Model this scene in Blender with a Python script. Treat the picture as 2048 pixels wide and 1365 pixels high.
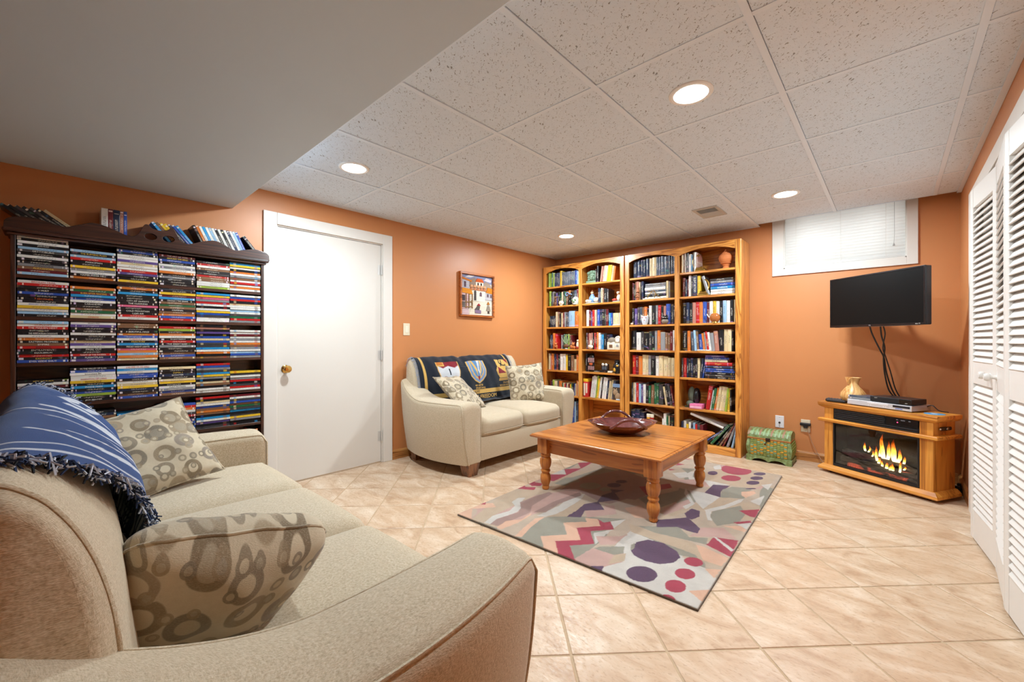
import bpy, bmesh, math, random
import numpy as np
from mathutils import Vector, Matrix, noise

for o in list(bpy.data.objects):
    bpy.data.objects.remove(o)
SC = bpy.context.scene
COL = SC.collection
random.seed(7)
PI = math.pi

# ---------------------------------------------------------------- camera
CAM_Z = 1.11
cam_d = bpy.data.cameras.new('camera')
cam = bpy.data.objects.new('camera', cam_d)
COL.objects.link(cam)
cam.location = (0, 0, CAM_Z)
cam.rotation_euler = (PI / 2, 0, 0.7396)
cam_d.sensor_width = 36.0
cam_d.lens = 834.5 / 2048 * 36.0
cam_d.clip_start = 0.02
SC.camera = cam

# ---------------------------------------------------------------- daylight outside, exposure
world = bpy.data.worlds.new('daylight')
SC.world = world
world.use_nodes = True
world.node_tree.nodes['Background'].inputs[0].default_value = (0.93, 0.96, 1.0, 1)
world.node_tree.nodes['Background'].inputs[1].default_value = 2.6
SC.view_settings.view_transform = 'Standard'
SC.view_settings.look = 'None'
SC.view_settings.gamma = 1.0
SC.view_settings.use_curve_mapping = False
SC.view_settings.exposure = 0.34
SC.cycles.max_bounces = 6
SC.cycles.diffuse_bounces = 5
SC.cycles.glossy_bounces = 2
SC.cycles.transmission_bounces = 5
SC.cycles.transparent_max_bounces = 6
SC.cycles.caustics_reflective = False
SC.cycles.caustics_refractive = False
SC.cycles.use_adaptive_sampling = True
SC.cycles.adaptive_threshold = 0.08
SC.cycles.adaptive_min_samples = 12
LAMP_W = 30.0            # watts of each recessed ceiling lamp
LAMP_COL = (0.82, 0.935, 1.0)

# room, metres: left wall, right wall, back wall, wall behind the camera
XL, XR, YB, YN = -3.46, 0.385, 4.70, -1.9
CEIL, SOF_Z, SOF_Y, SOF_N = 2.238, 2.05, 0.85, -0.45
TOPZ = 2.50


# ---------------------------------------------------------------- colour and materials
def lin(c):
    out = []
    for v in c[:3]:
        v = v / 255.0
        out.append(v / 12.92 if v <= 0.04045 else ((v + 0.055) / 1.055) ** 2.4)
    return (out[0], out[1], out[2], 1.0)


MATS = {}


class NT:
    """small wrapper to write node trees in few lines"""

    def __init__(self, name):
        self.m = bpy.data.materials.new(name)
        self.m.use_nodes = True
        self.t = self.m.node_tree
        self.n = self.t.nodes
        self.b = self.n['Principled BSDF']
        self.o = self.n['Material Output']

    def add(self, kind, **kw):
        nd = self.n.new(kind)
        for k, v in kw.items():
            setattr(nd, k, v)
        return nd

    def link(self, a, b):
        self.t.links.new(a, b)

    def put(self, nd, sock, val):
        s = nd.inputs[sock]
        if hasattr(val, 'is_linked'):
            self.link(val, s)
        elif isinstance(val, (tuple, list)) and len(val) == 3 and s.type == 'RGBA':
            s.default_value = (*val, 1)
        else:
            s.default_value = val

    def coord(self, which='Object', scale=(1, 1, 1), loc=(0, 0, 0), rot=(0, 0, 0), src=None):
        if src is None:
            src = self.add('ShaderNodeTexCoord').outputs[which]
        mp = self.add('ShaderNodeMapping')
        self.link(src, mp.inputs[0])
        mp.inputs[1].default_value = loc
        mp.inputs[2].default_value = rot
        mp.inputs[3].default_value = scale
        return mp.outputs[0]

    def noise(self, vec, scale, detail=3, rough=0.55, dist=0.0):
        nd = self.add('ShaderNodeTexNoise')
        self.link(vec, nd.inputs['Vector'])
        nd.inputs['Scale'].default_value = scale
        nd.inputs['Detail'].default_value = detail
        nd.inputs['Roughness'].default_value = rough
        nd.inputs['Distortion'].default_value = dist
        return nd.outputs['Fac']

    def math(self, op, a, b=0.0, c=0.0):
        nd = self.add('ShaderNodeMath', operation=op)
        self.put(nd, 0, a)
        self.put(nd, 1, b)
        if op in ('MULTIPLY_ADD', 'COMPARE', 'SMOOTH_MIN'):
            self.put(nd, 2, c)
        return nd.outputs[0]

    def step(self, v, lo, hi, a=0.0, b=1.0):
        nd = self.add('ShaderNodeMapRange', interpolation_type='SMOOTHSTEP')
        self.put(nd, 0, v)
        nd.inputs[1].default_value = lo
        nd.inputs[2].default_value = hi
        nd.inputs[3].default_value = a
        nd.inputs[4].default_value = b
        return nd.outputs[0]

    def mix(self, fac, a, b, mode='MIX'):
        nd = self.add('ShaderNodeMix', data_type='RGBA', blend_type=mode)
        self.put(nd, 0, fac)
        self.put(nd, 6, a)
        self.put(nd, 7, b)
        return nd.outputs[2]

    def ramp(self, fac, stops):
        nd = self.add('ShaderNodeValToRGB')
        self.link(fac, nd.inputs[0])
        el = nd.color_ramp.elements
        while len(el) < len(stops):
            el.new(0.5)
        for e, (p, c) in zip(el, stops):
            e.position = p
            e.color = lin(c) if max(c) > 1.001 else (*c[:3], 1)
        return nd.outputs[0]

    def bump(self, height, strength=0.3, dist=0.01):
        nd = self.add('ShaderNodeBump')
        nd.inputs['Strength'].default_value = strength
        nd.inputs['Distance'].default_value = dist
        self.link(height, nd.inputs['Height'])
        self.link(nd.outputs[0], self.b.inputs['Normal'])

    def fin(self, color=None, rough=0.5, metal=0.0, spec=0.5, coat=0.0, sheen=0.0):
        if color is not None:
            self.put(self.b, 'Base Color', color)
        self.put(self.b, 'Roughness', rough)
        self.b.inputs['Metallic'].default_value = metal
        self.b.inputs['Specular IOR Level'].default_value = spec
        self.b.inputs['Coat Weight'].default_value = coat
        self.b.inputs['Coat Roughness'].default_value = 0.12
        self.b.inputs['Sheen Weight'].default_value = sheen
        return self.m


def plain(key, rgb, rough=0.5, metal=0.0, spec=0.5, coat=0.0, var=0.06, nscale=9.0, emit=0.0):
    """single colour with a faint procedural mottle"""
    if key in MATS:
        return MATS[key]
    t = NT(key)
    n = t.noise(t.coord('Object'), nscale, 4)
    c = lin(rgb)
    dark = tuple(x * (1 - var) for x in c[:3])
    lite = tuple(min(1, x * (1 + var)) for x in c[:3])
    t.fin(t.mix(n, dark, lite), rough, metal, spec, coat)
    if emit:
        t.b.inputs['Emission Color'].default_value = c
        t.b.inputs['Emission Strength'].default_value = emit
    MATS[key] = t.m
    return t.m


def wood(key, light, mid, dark, axis='Z', rough=0.32, fine=1.0, spec=0.5, coat=0.25):
    """long-grain timber; the grain runs along the given object axis"""
    k = key + axis
    if k in MATS:
        return MATS[k]
    t = NT(k)
    s = {'X': (0.9, 14, 14), 'Y': (14, 0.9, 14), 'Z': (14, 14, 0.9)}[axis]
    v = t.coord('Object', tuple(a * fine for a in s))
    warp = t.noise(v, 0.55, 3, 0.6, 1.2)
    ring = t.math('FRACT', t.math('MULTIPLY', warp, 7.0))
    ring = t.step(ring, 0.05, 0.95)
    s2 = {'X': (3, 160, 160), 'Y': (160, 3, 160), 'Z': (160, 160, 3)}[axis]
    pores = t.noise(t.coord('Object', s2), 1.0, 2, 0.7)
    base = t.ramp(ring, [(0.0, mid), (0.45, light), (0.8, mid), (1.0, dark)])
    col = t.mix(t.step(pores, 0.5, 0.75, 0.0, 0.45), base, lin(dark)[:3])
    t.bump(pores, 0.08, 0.002)
    MATS[k] = t.fin(col, rough, 0, spec, coat)
    return t.m


def oak(axis):
    return wood('oak', (222, 156, 76), (208, 136, 56), (160, 94, 34), axis, 0.36)


def table_oak(axis):
    return wood('table oak', (200, 128, 58), (186, 111, 46), (150, 84, 34), axis, 0.3, 0.8)


def mahogany(axis):
    return wood('mahogany', (74, 40, 26), (60, 30, 19), (38, 18, 12), axis, 0.34)


def m_wall():
    if 'wall' in MATS:
        return MATS['wall']
    t = NT('terracotta wall paint')
    v = t.coord('Object')
    n = t.noise(v, 1.3, 4)
    f = t.noise(v, 260.0, 2)
    c = t.mix(n, lin((197, 129, 78))[:3], lin((203, 136, 85))[:3])
    t.bump(f, 0.12, 0.001)
    MATS['wall'] = t.fin(c, 0.42, 0, 0.45)
    return t.m


def m_white():
    return plain('white trim paint', (220, 214, 206), 0.38, var=0.02)


def m_tile_ceiling():
    if 'ceiltile' in MATS:
        return MATS['ceiltile']
    t = NT('fissured ceiling tile')
    src = t.add('ShaderNodeTexCoord').outputs['Object']
    warp = t.noise(src, 30.0, 2)
    wv = t.add('ShaderNodeVectorMath', operation='MULTIPLY_ADD')
    t.link(t.coord('Object', (1, 1, 1), src=src), wv.inputs[0])
    wv.inputs[1].default_value = (1, 1, 1)
    cmb = t.add('ShaderNodeCombineXYZ')
    t.link(t.math('MULTIPLY', warp, 0.05), cmb.inputs[0])
    t.link(t.math('MULTIPLY', warp, -0.05), cmb.inputs[1])
    t.link(cmb.outputs[0], wv.inputs[2])
    f1 = t.noise(wv.outputs[0], 150.0, 1, 0.4, 0.5)
    f2 = t.noise(src, 300.0, 1, 0.4)
    hole = t.math('MAXIMUM', t.step(f1, 0.665, 0.70), t.step(f2, 0.72, 0.75))
    mott = t.noise(src, 40.0, 3)
    base = t.mix(mott, lin((214, 227, 240))[:3], lin((223, 235, 246))[:3])
    col = t.mix(hole, base, lin((146, 150, 154))[:3])
    t.bump(t.math('SUBTRACT', 1.0, hole), 0.6, 0.003)
    MATS['ceiltile'] = t.fin(col, 0.9, 0, 0.1)
    return t.m


def m_floor_tile():
    if 'floortile' in MATS:
        return MATS['floortile']
    t = NT('beige ceramic floor tile')
    rnd = t.add('ShaderNodeObjectInfo').outputs['Random']
    src = t.add('ShaderNodeTexCoord').outputs['Object']
    mp = t.add('ShaderNodeVectorMath', operation='ADD')
    cb = t.add('ShaderNodeCombineXYZ')
    t.link(t.math('MULTIPLY', rnd, 37.0), cb.inputs[0])
    t.link(t.math('MULTIPLY', rnd, 91.0), cb.inputs[1])
    t.link(src, mp.inputs[0])
    t.link(cb.outputs[0], mp.inputs[1])
    sv = t.add('ShaderNodeMapping')
    t.link(mp.outputs[0], sv.inputs[0])
    sv.inputs[3].default_value = (1.0, 2.1, 1)
    sv.inputs[2].default_value = (0, 0, 0.5)
    big = t.noise(sv.outputs[0], 5.0, 4, 0.62, 0.8)
    fine = t.noise(sv.outputs[0], 46.0, 3, 0.7)
    base = t.ramp(big, [(0.28, (172, 137, 107)), (0.45, (196, 166, 137)), (0.58, (208, 183, 157)), (0.75, (221, 202, 181))])
    col = t.mix(t.step(fine, 0.52, 0.72, 0, 0.5), base, lin((150, 112, 80))[:3])
    col = t.mix(t.math('MULTIPLY', rnd, 0.22), col, lin((190, 152, 116))[:3])
    t.bump(t.math('ADD', big, t.math('MULTIPLY', fine, 0.4)), 0.22, 0.006)
    MATS['floortile'] = t.fin(col, t.step(fine, 0.3, 0.7, 0.30, 0.48), 0, 0.5)
    return t.m


def m_fabric():
    if 'fabric' in MATS:
        return MATS['fabric']
    t = NT('oatmeal woven upholstery')
    v = t.coord('Object')
    a = t.noise(t.coord('Object', (1, 1, 6)), 150.0, 1, 0.7)
    b = t.noise(t.coord('Object', (6, 1, 1)), 150.0, 1, 0.7)
    w = t.math('MULTIPLY', t.math('ADD', a, b), 0.75)
    col = t.ramp(w, [(0.45, (162, 144, 116)), (0.75, (195, 178, 151)), (1.0, (213, 199, 176))])
    big = t.noise(v, 3.0, 3)
    col = t.mix(t.math('MULTIPLY', big, 0.25), col, lin((177, 158, 130))[:3])
    t.bump(w, 0.35, 0.003)
    MATS['fabric'] = t.fin(col, 0.92, 0, 0.2, 0, 0.25)
    return t.m


def m_pillow():
    if 'pillow' in MATS:
        return MATS['pillow']
    t = NT('circle print chenille')
    v2 = t.coord('Object', (1, 1, 0.25))
    wob = t.noise(v2, 9.0, 2)
    col = None
    base = t.mix(t.noise(v2, 60.0, 3), lin((184, 168, 140))[:3], lin((204, 190, 164))[:3])
    col = base
    for sc, seed, lo, hi in ((11.5, 0.0, 0.38, 0.54), (24.0, 3.7, 0.26, 0.42)):
        vo = t.add('ShaderNodeTexVoronoi', voronoi_dimensions='2D')
        t.link(t.coord('Object', (sc, sc, 1), (seed, seed * 1.7, 0)), vo.inputs['Vector'])
        vo.inputs['Scale'].default_value = 1.0
        vo.inputs['Randomness'].default_value = 0.55
        sep = t.add('ShaderNodeSeparateColor')
        t.link(vo.outputs['Color'], sep.inputs[0])
        rad = t.math('MULTIPLY_ADD', sep.outputs[0], hi - lo, lo)
        d = t.math('DIVIDE', t.math('MULTIPLY_ADD', wob, 0.06, vo.outputs['Distance']), rad)
        ring = t.ramp(sep.outputs[1], [(0.0, (118, 102, 78)), (0.35, (148, 130, 102)), (0.6, (112, 104, 90)), (0.85, (162, 142, 112)), (1.0, (136, 124, 112))])
        core = t.ramp(sep.outputs[2], [(0.0, (206, 192, 164)), (0.5, (176, 160, 132)), (1.0, (142, 132, 114))])
        inside = t.step(d, 0.94, 1.04, 1.0, 0.0)
        if sc > 15:
            inside = t.math('MULTIPLY', inside, t.step(sep.outputs[1], 0.28, 0.33))
        c = t.mix(t.step(d, 0.52, 0.60, 1.0, 0.0), ring, core)
        col = t.mix(inside, col, c) if sc < 15 else t.mix(t.math('MULTIPLY', inside, 0.85), col, c)
    weave = t.noise(t.coord('Object', (1, 4, 1)), 240.0, 2, 0.7)
    col = t.mix(t.step(weave, 0.45, 0.7, 0, 0.22), col, lin((214, 202, 178))[:3])
    t.bump(weave, 0.4, 0.003)
    MATS['pillow'] = t.fin(col, 0.85, 0, 0.25, 0, 0.3)
    return t.m


def m_attr(key='vertex colour', attr='paint', rough=0.95, sheen=0.2, fs=500.0, bs=0.4):
    if key in MATS:
        return MATS[key]
    t = NT(key)
    a = t.add('ShaderNodeAttribute', attribute_name=attr)
    n = t.noise(t.coord('Object'), fs, 2, 0.7)
    col = t.mix(t.step(n, 0.35, 0.65, 0.0, 0.22), a.outputs['Color'], (0.02, 0.02, 0.02), 'MULTIPLY')
    n2 = t.noise(t.coord('Object'), 14.0, 3)
    col = t.mix(t.step(n2, 0.3, 0.7, 0.0, 0.14), col, (0.25, 0.22, 0.2), 'MULTIPLY')
    t.bump(n, bs, 0.004)
    MATS[key] = t.fin(col, rough, 0, 0.15, 0, sheen)
    return t.m


def m_spine(key, L, text_lo, horizontal=True):
    """printed spine: colour from the object, logo blocks at the ends, worn smudges of print between"""
    if key in MATS:
        return MATS[key]
    t = NT(key)
    oi = t.add('ShaderNodeObjectInfo')
    src = t.add('ShaderNodeTexCoord').outputs['Object']
    sep = t.add('ShaderNodeSeparateXYZ')
    t.link(src, sep.inputs[0])
    along = sep.outputs[1] if horizontal else sep.outputs[2]
    across = sep.outputs[2] if horizontal else sep.outputs[0]
    rnd = oi.outputs['Random']
    sh = t.math('MULTIPLY', rnd, 53.0)
    cb = t.add('ShaderNodeCombineXYZ')
    t.link(t.math('MULTIPLY_ADD', along, 1.0, sh), cb.inputs[0])
    t.link(t.math('MULTIPLY', across, 0.6), cb.inputs[1])
    blotch = t.noise(cb.outputs[0], 22.0, 2)
    # colour drift along the print
    hue = t.add('ShaderNodeTexWhiteNoise', noise_dimensions='1D')
    t.link(t.math('FLOOR', t.math('MULTIPLY_ADD', along, 1.0 / (L * 0.16), sh)), hue.inputs['W'])
    acc = t.mix(0.45, hue.outputs['Color'], oi.outputs['Color'])
    col = t.mix(t.step(blotch, 0.58, 0.70, 0, 0.5), oi.outputs['Color'], acc)
    # logo blocks near both ends
    u = t.math('DIVIDE', along, L)          # -0.5 .. 0.5
    edge = t.step(t.math('ABSOLUTE', u), 0.36, 0.37)
    cell = t.add('ShaderNodeTexWhiteNoise', noise_dimensions='1D')
    t.link(t.math('FLOOR', t.math('MULTIPLY_ADD', u, 22.0, sh)), cell.inputs['W'])
    on = t.math('MULTIPLY', edge, t.step(cell.outputs['Value'], 0.58 if horizontal else 0.75, 0.60 if horizontal else 0.77))
    if horizontal:
        on = t.math('MULTIPLY', on, t.step(t.math('ABSOLUTE', across), 0.0048, 0.0054, 1, 0))
    lg = t.mix(t.math('MULTIPLY', cell.outputs['Value'], 0.9), cell.outputs['Color'], (0.80, 0.77, 0.72) if horizontal else oi.outputs['Color'])
    col = t.mix(t.math('MULTIPLY', on, 0.85), col, lg)
    # smudged lettering in the middle
    vm = t.add('ShaderNodeCombineXYZ')
    t.link(t.math('MULTIPLY_ADD', along, 420.0 if horizontal else 260.0, sh), vm.inputs[0])
    t.link(t.math('MULTIPLY', across, 60.0), vm.inputs[1])
    let = t.noise(vm.outputs[0], 1.0, 1)
    span = t.step(t.math('ABSOLUTE', t.math('ADD', u, t.math('MULTIPLY_ADD', rnd, 0.2, -0.1))), 0.17, 0.2, 1, 0)
    if horizontal:
        span = t.math('MULTIPLY', span, t.step(t.math('ABSOLUTE', across), 0.0030, 0.0036, 1, 0))
    else:
        span = t.math('MULTIPLY', span, t.step(t.math('ABSOLUTE', across), 0.006, 0.007, 1, 0))
    ink = t.math('MULTIPLY', t.math('MULTIPLY', t.step(let, 0.48, 0.55), span), oi.outputs['Alpha'])
    bw = t.add('ShaderNodeRGBToBW')
    t.link(oi.outputs['Color'], bw.inputs[0])
    dark = t.step(bw.outputs[0], 0.22, 0.3)
    inkc = t.mix(dark, (0.72, 0.66, 0.55), (0.10, 0.08, 0.09))
    inkc = t.mix(t.step(cell.outputs['Value'], 2, 3), inkc, inkc)
    col = t.mix(t.math('MULTIPLY', ink, 0.75), col, inkc)
    MATS[key] = t.fin(col, 0.3, 0, 0.5)
    return t.m


# ---------------------------------------------------------------- mesh building
class MB:
    def __init__(self):
        self.bm = bmesh.new()
        self.uv = None

    def _tag(self, faces, mi):
        for f in faces:
            f.material_index = mi

    def box(self, x0, x1, y0, y1, z0, z1, mi=0, bev=0.0, M=None, seg=2):
        bm = self.bm
        v = [bm.verts.new(p) for p in ((x0, y0, z0), (x1, y0, z0), (x1, y1, z0), (x0, y1, z0), (x0, y0, z1), (x1, y0, z1), (x1, y1, z1), (x0, y1, z1))]
        fs = [bm.faces.new([v[i] for i in q]) for q in ((0, 3, 2, 1), (4, 5, 6, 7), (0, 1, 5, 4), (1, 2, 6, 5), (2, 3, 7, 6), (3, 0, 4, 7))]
        self._tag(fs, mi)
        if bev > 0:
            es = list({e for f in fs for e in f.edges})
            r = bmesh.ops.bevel(bm, geom=es, offset=bev, segments=seg, affect='EDGES', profile=0.5)
            self._tag(r['faces'], mi)
            v = list({w for f in r['faces'] for w in f.verts} | {w for w in v if w.is_valid})
        if M is not None:
            bmesh.ops.transform(bm, matrix=M, verts=[w for w in v if w.is_valid])
        return self

    def loft(self, secs, mi=0, closed=True, caps=True, loop=False):
        """secs: list of rings (lists of 3d points with equal length)"""
        bm = self.bm
        rings = [[bm.verts.new(p) for p in s] for s in secs]
        n = len(rings[0])
        m = len(rings)
        for i in range(m if loop else m - 1):
            a, b = rings[i], rings[(i + 1) % m]
            for j in range(n if closed else n - 1):
                k = (j + 1) % n
                try:
                    self._tag([bm.faces.new((a[j], a[k], b[k], b[j]))], mi)
                except ValueError:
                    pass
        if caps and closed and not loop:
            for r, rev in ((rings[0], True), (rings[-1], False)):
                try:
                    self._tag([bm.faces.new(list(reversed(r)) if rev else r)], mi)
                except ValueError:
                    pass
        return self

    def lathe(self, prof, c=(0, 0, 0), seg=20, mi=0, sx=1.0, sy=1.0, M=None):
        secs = []
        for r, z in prof:
            ring = [Vector((c[0] + sx * max(r, 1e-4) * math.cos(2 * PI * k / seg), c[1] + sy * max(r, 1e-4) * math.sin(2 * PI * k / seg), c[2] + z)) for k in range(seg)]
            if M is not None:
                ring = [M @ p for p in ring]
            secs.append(ring)
        return self.loft(secs, mi)

    def tube(self, pts, r, seg=8, mi=0, closed=False, rs=None, flat=1.0):
        pts = [Vector(p) for p in pts]
        n = len(pts)
        secs = []
        up = Vector((0, 0, 1))
        prev = None
        for i, p in enumerate(pts):
            if closed:
                d = pts[(i + 1) % n] - pts[i - 1]
            else:
                d = pts[min(i + 1, n - 1)] - pts[max(i - 1, 0)]
            if d.length < 1e-9:
                d = Vector((0, 0, 1))
            d.normalize()
            if prev is None:
                a = d.cross(up)
                if a.length < 1e-3:
                    a = d.cross(Vector((1, 0, 0)))
            else:
                a = prev - d * prev.dot(d)
                if a.length < 1e-4:
                    a = d.cross(up)
            a.normalize()
            prev = a
            b = d.cross(a)
            rr = rs[i] if rs else r
            secs.append([p + a * rr * math.cos(2 * PI * k / seg) + b * rr * flat * math.sin(2 * PI * k / seg) for k in range(seg)])
        return self.loft(secs, mi, True, True, closed)

    def prism(self, poly, axis, lo, hi, mi=0):
        """closed 2d outline extruded along an axis; poly given in the two other axes in xyz order"""
        def P(q, t):
            a, b = q
            return {'x': (t, a, b), 'y': (a, t, b), 'z': (a, b, t)}[axis]
        return self.loft([[P(q, lo) for q in poly], [P(q, hi) for q in poly]], mi)

    def ball(self, c, r, mi=0, seg=14, rings=9, M=None):
        r = r if isinstance(r, (tuple, list)) else (r, r, r)
        mt = Matrix.Translation(c) @ (M or Matrix()) @ Matrix.Diagonal((r[0], r[1], r[2], 1))
        g = bmesh.ops.create_uvsphere(self.bm, u_segments=seg, v_segments=rings, radius=1.0, matrix=mt)
        self._tag({f for v in g['verts'] for f in v.link_faces}, mi)
        return self

    def puff(self, x0, x1, y0, y1, z0, z1, r=0.04, cuts=10, crown=(0, 0, 0), mi=0, fn=None):
        """soft upholstered block: rounded edges and domed faces"""
        bm = self.bm
        n = cuts + 1
        vd = {}

        def vert(i, j, k):
            if (i, j, k) not in vd:
                vd[i, j, k] = bm.verts.new((2 * i / n - 1, 2 * j / n - 1, 2 * k / n - 1))
            return vd[i, j, k]
        for a in range(n):
            for b in range(n):
                for w in (0, n):
                    for q in (((w, a, b), (w, a + 1, b), (w, a + 1, b + 1), (w, a, b + 1)), ((a, w, b), (a + 1, w, b), (a + 1, w, b + 1), (a, w, b + 1)), ((a, b, w), (a + 1, b, w), (a + 1, b + 1, w), (a, b + 1, w))):
                        bm.faces.new([vert(*p) for p in q])
        vs = list(vd.values())
        c = Vector(((x0 + x1) / 2, (y0 + y1) / 2, (z0 + z1) / 2))
        h = Vector(((x1 - x0) / 2, (y1 - y0) / 2, (z1 - z0) / 2))
        rad = [min(r, q) for q in h]
        for v in vs:
            q = v.co.copy()
            w = Vector([math.copysign(abs(t) ** 0.75, t) for t in q])
            p = Vector([w[i] * h[i] for i in range(3)])
            inner = Vector([max(-(h[i] - rad[i]), min(h[i] - rad[i], p[i])) for i in range(3)])
            d = p - inner
            k = [d[i] / rad[i] if rad[i] > 0 else 0 for i in range(3)]
            m = max(abs(t) for t in k)
            l = math.sqrt(sum(t * t for t in k))
            if l > 1e-6:
                s = m / l
                p = inner + d * s
            dome = [(1 - q[(i + 1) % 3] ** 2) * (1 - q[(i + 2) % 3] ** 2) for i in range(3)]
            for i in range(3):
                p[i] += crown[i] * dome[i] * q[i]
            p = p + c
            if fn:
                p = Vector(fn(p))
            v.co = p
        self._tag({f for v in vs for f in v.link_faces}, mi)
        return self

    def done(self, name, mats, parent=None, loc=(0, 0, 0), rot=(0, 0, 0), smooth=None, recalc=True):
        bm = self.bm
        if recalc:
            bmesh.ops.recalc_face_normals(bm, faces=bm.faces[:])
        if smooth is not None:
            for f in bm.faces:
                f.smooth = True
            ang = math.radians(smooth)
            for e in bm.edges:
                if len(e.link_faces) == 2 and e.calc_face_angle(0) > ang:
                    e.smooth = False
        me = bpy.data.meshes.new(name)
        bm.to_mesh(me)
        bm.free()
        for m in (mats if isinstance(mats, (list, tuple)) else [mats]):
            me.materials.append(m)
        return inst(name, me, parent, loc, rot)


def inst(name, me, parent=None, loc=(0, 0, 0), rot=(0, 0, 0), scale=None):
    o = bpy.data.objects.new(name, me)
    COL.objects.link(o)
    o.location = loc
    o.rotation_euler = rot
    if scale:
        o.scale = scale
    if parent:
        o.parent = parent
    return o


def tag(o, label, cat, group=None, kind=None):
    o['label'] = label
    o['category'] = cat
    if group:
        o['group'] = group
    if kind:
        o['kind'] = kind
    return o


def thing(name, label, cat, loc=(0, 0, 0), rz=0.0, group=None, kind=None):
    o = bpy.data.objects.new(name, None)
    COL.objects.link(o)
    o.empty_display_size = 0.1
    o.location = loc
    o.rotation_euler = (0, 0, rz)
    return tag(o, label, cat, group, kind)


_TXT = {}


def text_mesh(s, size=1.0, spacing=1.0, res=2):
    """lettering as a flat mesh, centred, unit cap height scaled by size"""
    k = (s, spacing, res)
    if k not in _TXT:
        cu = bpy.data.curves.new('lettering', 'FONT')
        cu.body = s
        cu.size = 1.0
        cu.align_x = 'CENTER'
        cu.align_y = 'CENTER'
        cu.space_character = spacing
        cu.resolution_u = res
        ob = bpy.data.objects.new('lettering', cu)
        me = bpy.data.meshes.new_from_object(ob)
        bpy.data.objects.remove(ob)
        co = np.empty(len(me.vertices) * 3)
        me.vertices.foreach_get('co', co)
        co = co.reshape(-1, 3)
        faces = [tuple(p.vertices) for p in me.polygons]
        bpy.data.meshes.remove(me)
        if len(co):
            co = co - (co.max(0) + co.min(0)) / 2
            co = co / max(1e-6, (co[:, 1].max() - co[:, 1].min()))
        _TXT[k] = (co, faces)
    return _TXT[k]


def text_obj(s, mat, parent, fit_w, fit_h, M, name='lettering', spacing=1.0, res=2, grow=False):
    """lettering fitted in a fit_w x fit_h field, mapped by matrix M (local xy plane -> parent space)"""
    co, faces = text_mesh(s, 1.0, spacing, res)
    if not len(co):
        return None
    w = co[:, 0].max() - co[:, 0].min()
    sx = fit_h
    if w * sx > fit_w or grow:
        sx = fit_w / w
    pts = [M @ Vector((x * sx, y * fit_h, 0)) for x, y, z in co]
    me = bpy.data.meshes.new(name)
    me.from_pydata(pts, [], faces)
    me.materials.append(mat)
    return inst(name, me, parent)


def catmull(P, n):
    P = [Vector(p) for p in P]
    Q = [P[0]] + P + [P[-1]]
    out = []
    for i in range(len(P) - 1):
        a, b, c, d = Q[i], Q[i + 1], Q[i + 2], Q[i + 3]
        for k in range(n):
            t = k / n
            out.append(0.5 * (2 * b + (c - a) * t + (2 * a - 5 * b + 4 * c - d) * t * t + (3 * b - a - 3 * c + d) * t ** 3))
    out.append(P[-1])
    return out


# ================================================================ THE SETTING
def struct(o, label, cat):
    return tag(o, label, cat, None, 'structure')


def clip(poly, x0, x1, y0, y1):
    for ax, lim, sg in ((0, x0, 1), (0, x1, -1), (1, y0, 1), (1, y1, -1)):
        out = []
        for i in range(len(poly)):
            a, b = poly[i - 1], poly[i]
            da, db = sg * (a[ax] - lim), sg * (b[ax] - lim)
            if (da >= 0) != (db >= 0):
                t = da / (da - db)
                out.append((a[0] + (b[0] - a[0]) * t, a[1] + (b[1] - a[1]) * t))
            if db >= 0:
                out.append(b)
        poly = out
        if not poly:
            return []
    return poly


# floor: grout bed with single tiles laid at 45 degrees
m_grout = plain('sandy grout', (184, 158, 128), 0.9, var=0.12, nscale=30)
floor = MB().box(XL - 0.1, XR + 0.75, YN - 0.1, YB + 0.1, -0.06, -0.0025).done('floor', m_grout)
struct(floor, 'beige ceramic tile floor laid diagonally with sandy grout', 'floor')
TP, JOINT = 0.3455, 0.009
hs = (TP - JOINT) / 2
r2 = math.sqrt(0.5)
full_tile = None
A0, B0 = 0.2765, 1.4625
for ia in range(-14, 20):
    for ib in range(-10, 20):
        a = A0 + (ia + 0.5) * TP
        b = B0 + (ib + 0.5) * TP
        cx, cy = (a - b) * r2, (a + b) * r2
        poly = [((a + da - b - db) * r2, (a + da + b + db) * r2) for da, db in ((-hs, -hs), (hs, -hs), (hs, hs), (-hs, hs))]
        pc = clip(poly, XL + 0.003, XR - 0.003, YN + 0.003, YB - 0.003)
        if len(pc) < 3:
            continue
        area = abs(sum(pc[i - 1][0] * pc[i][1] - pc[i][0] * pc[i - 1][1] for i in range(len(pc)))) / 2
        if area < 0.0008:
            continue
        whole = abs(area - 4 * hs * hs) < 1e-5
        if whole and full_tile:
            inst('floor_tile', full_tile, floor, (cx, cy, 0))
            continue
        loc = [(p[0] - cx, p[1] - cy) for p in pc]
        mb = MB()
        ins = [(x * 0.988, y * 0.988) for x, y in loc]
        mb.loft([[(x, y, -0.004) for x, y in loc], [(x, y, -0.0012) for x, y in loc], [(x, y, 0.0) for x, y in ins]])
        o = mb.done('floor_tile', m_floor_tile(), floor, (cx, cy, 0))
        if whole:
            full_tile = o.data

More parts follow.
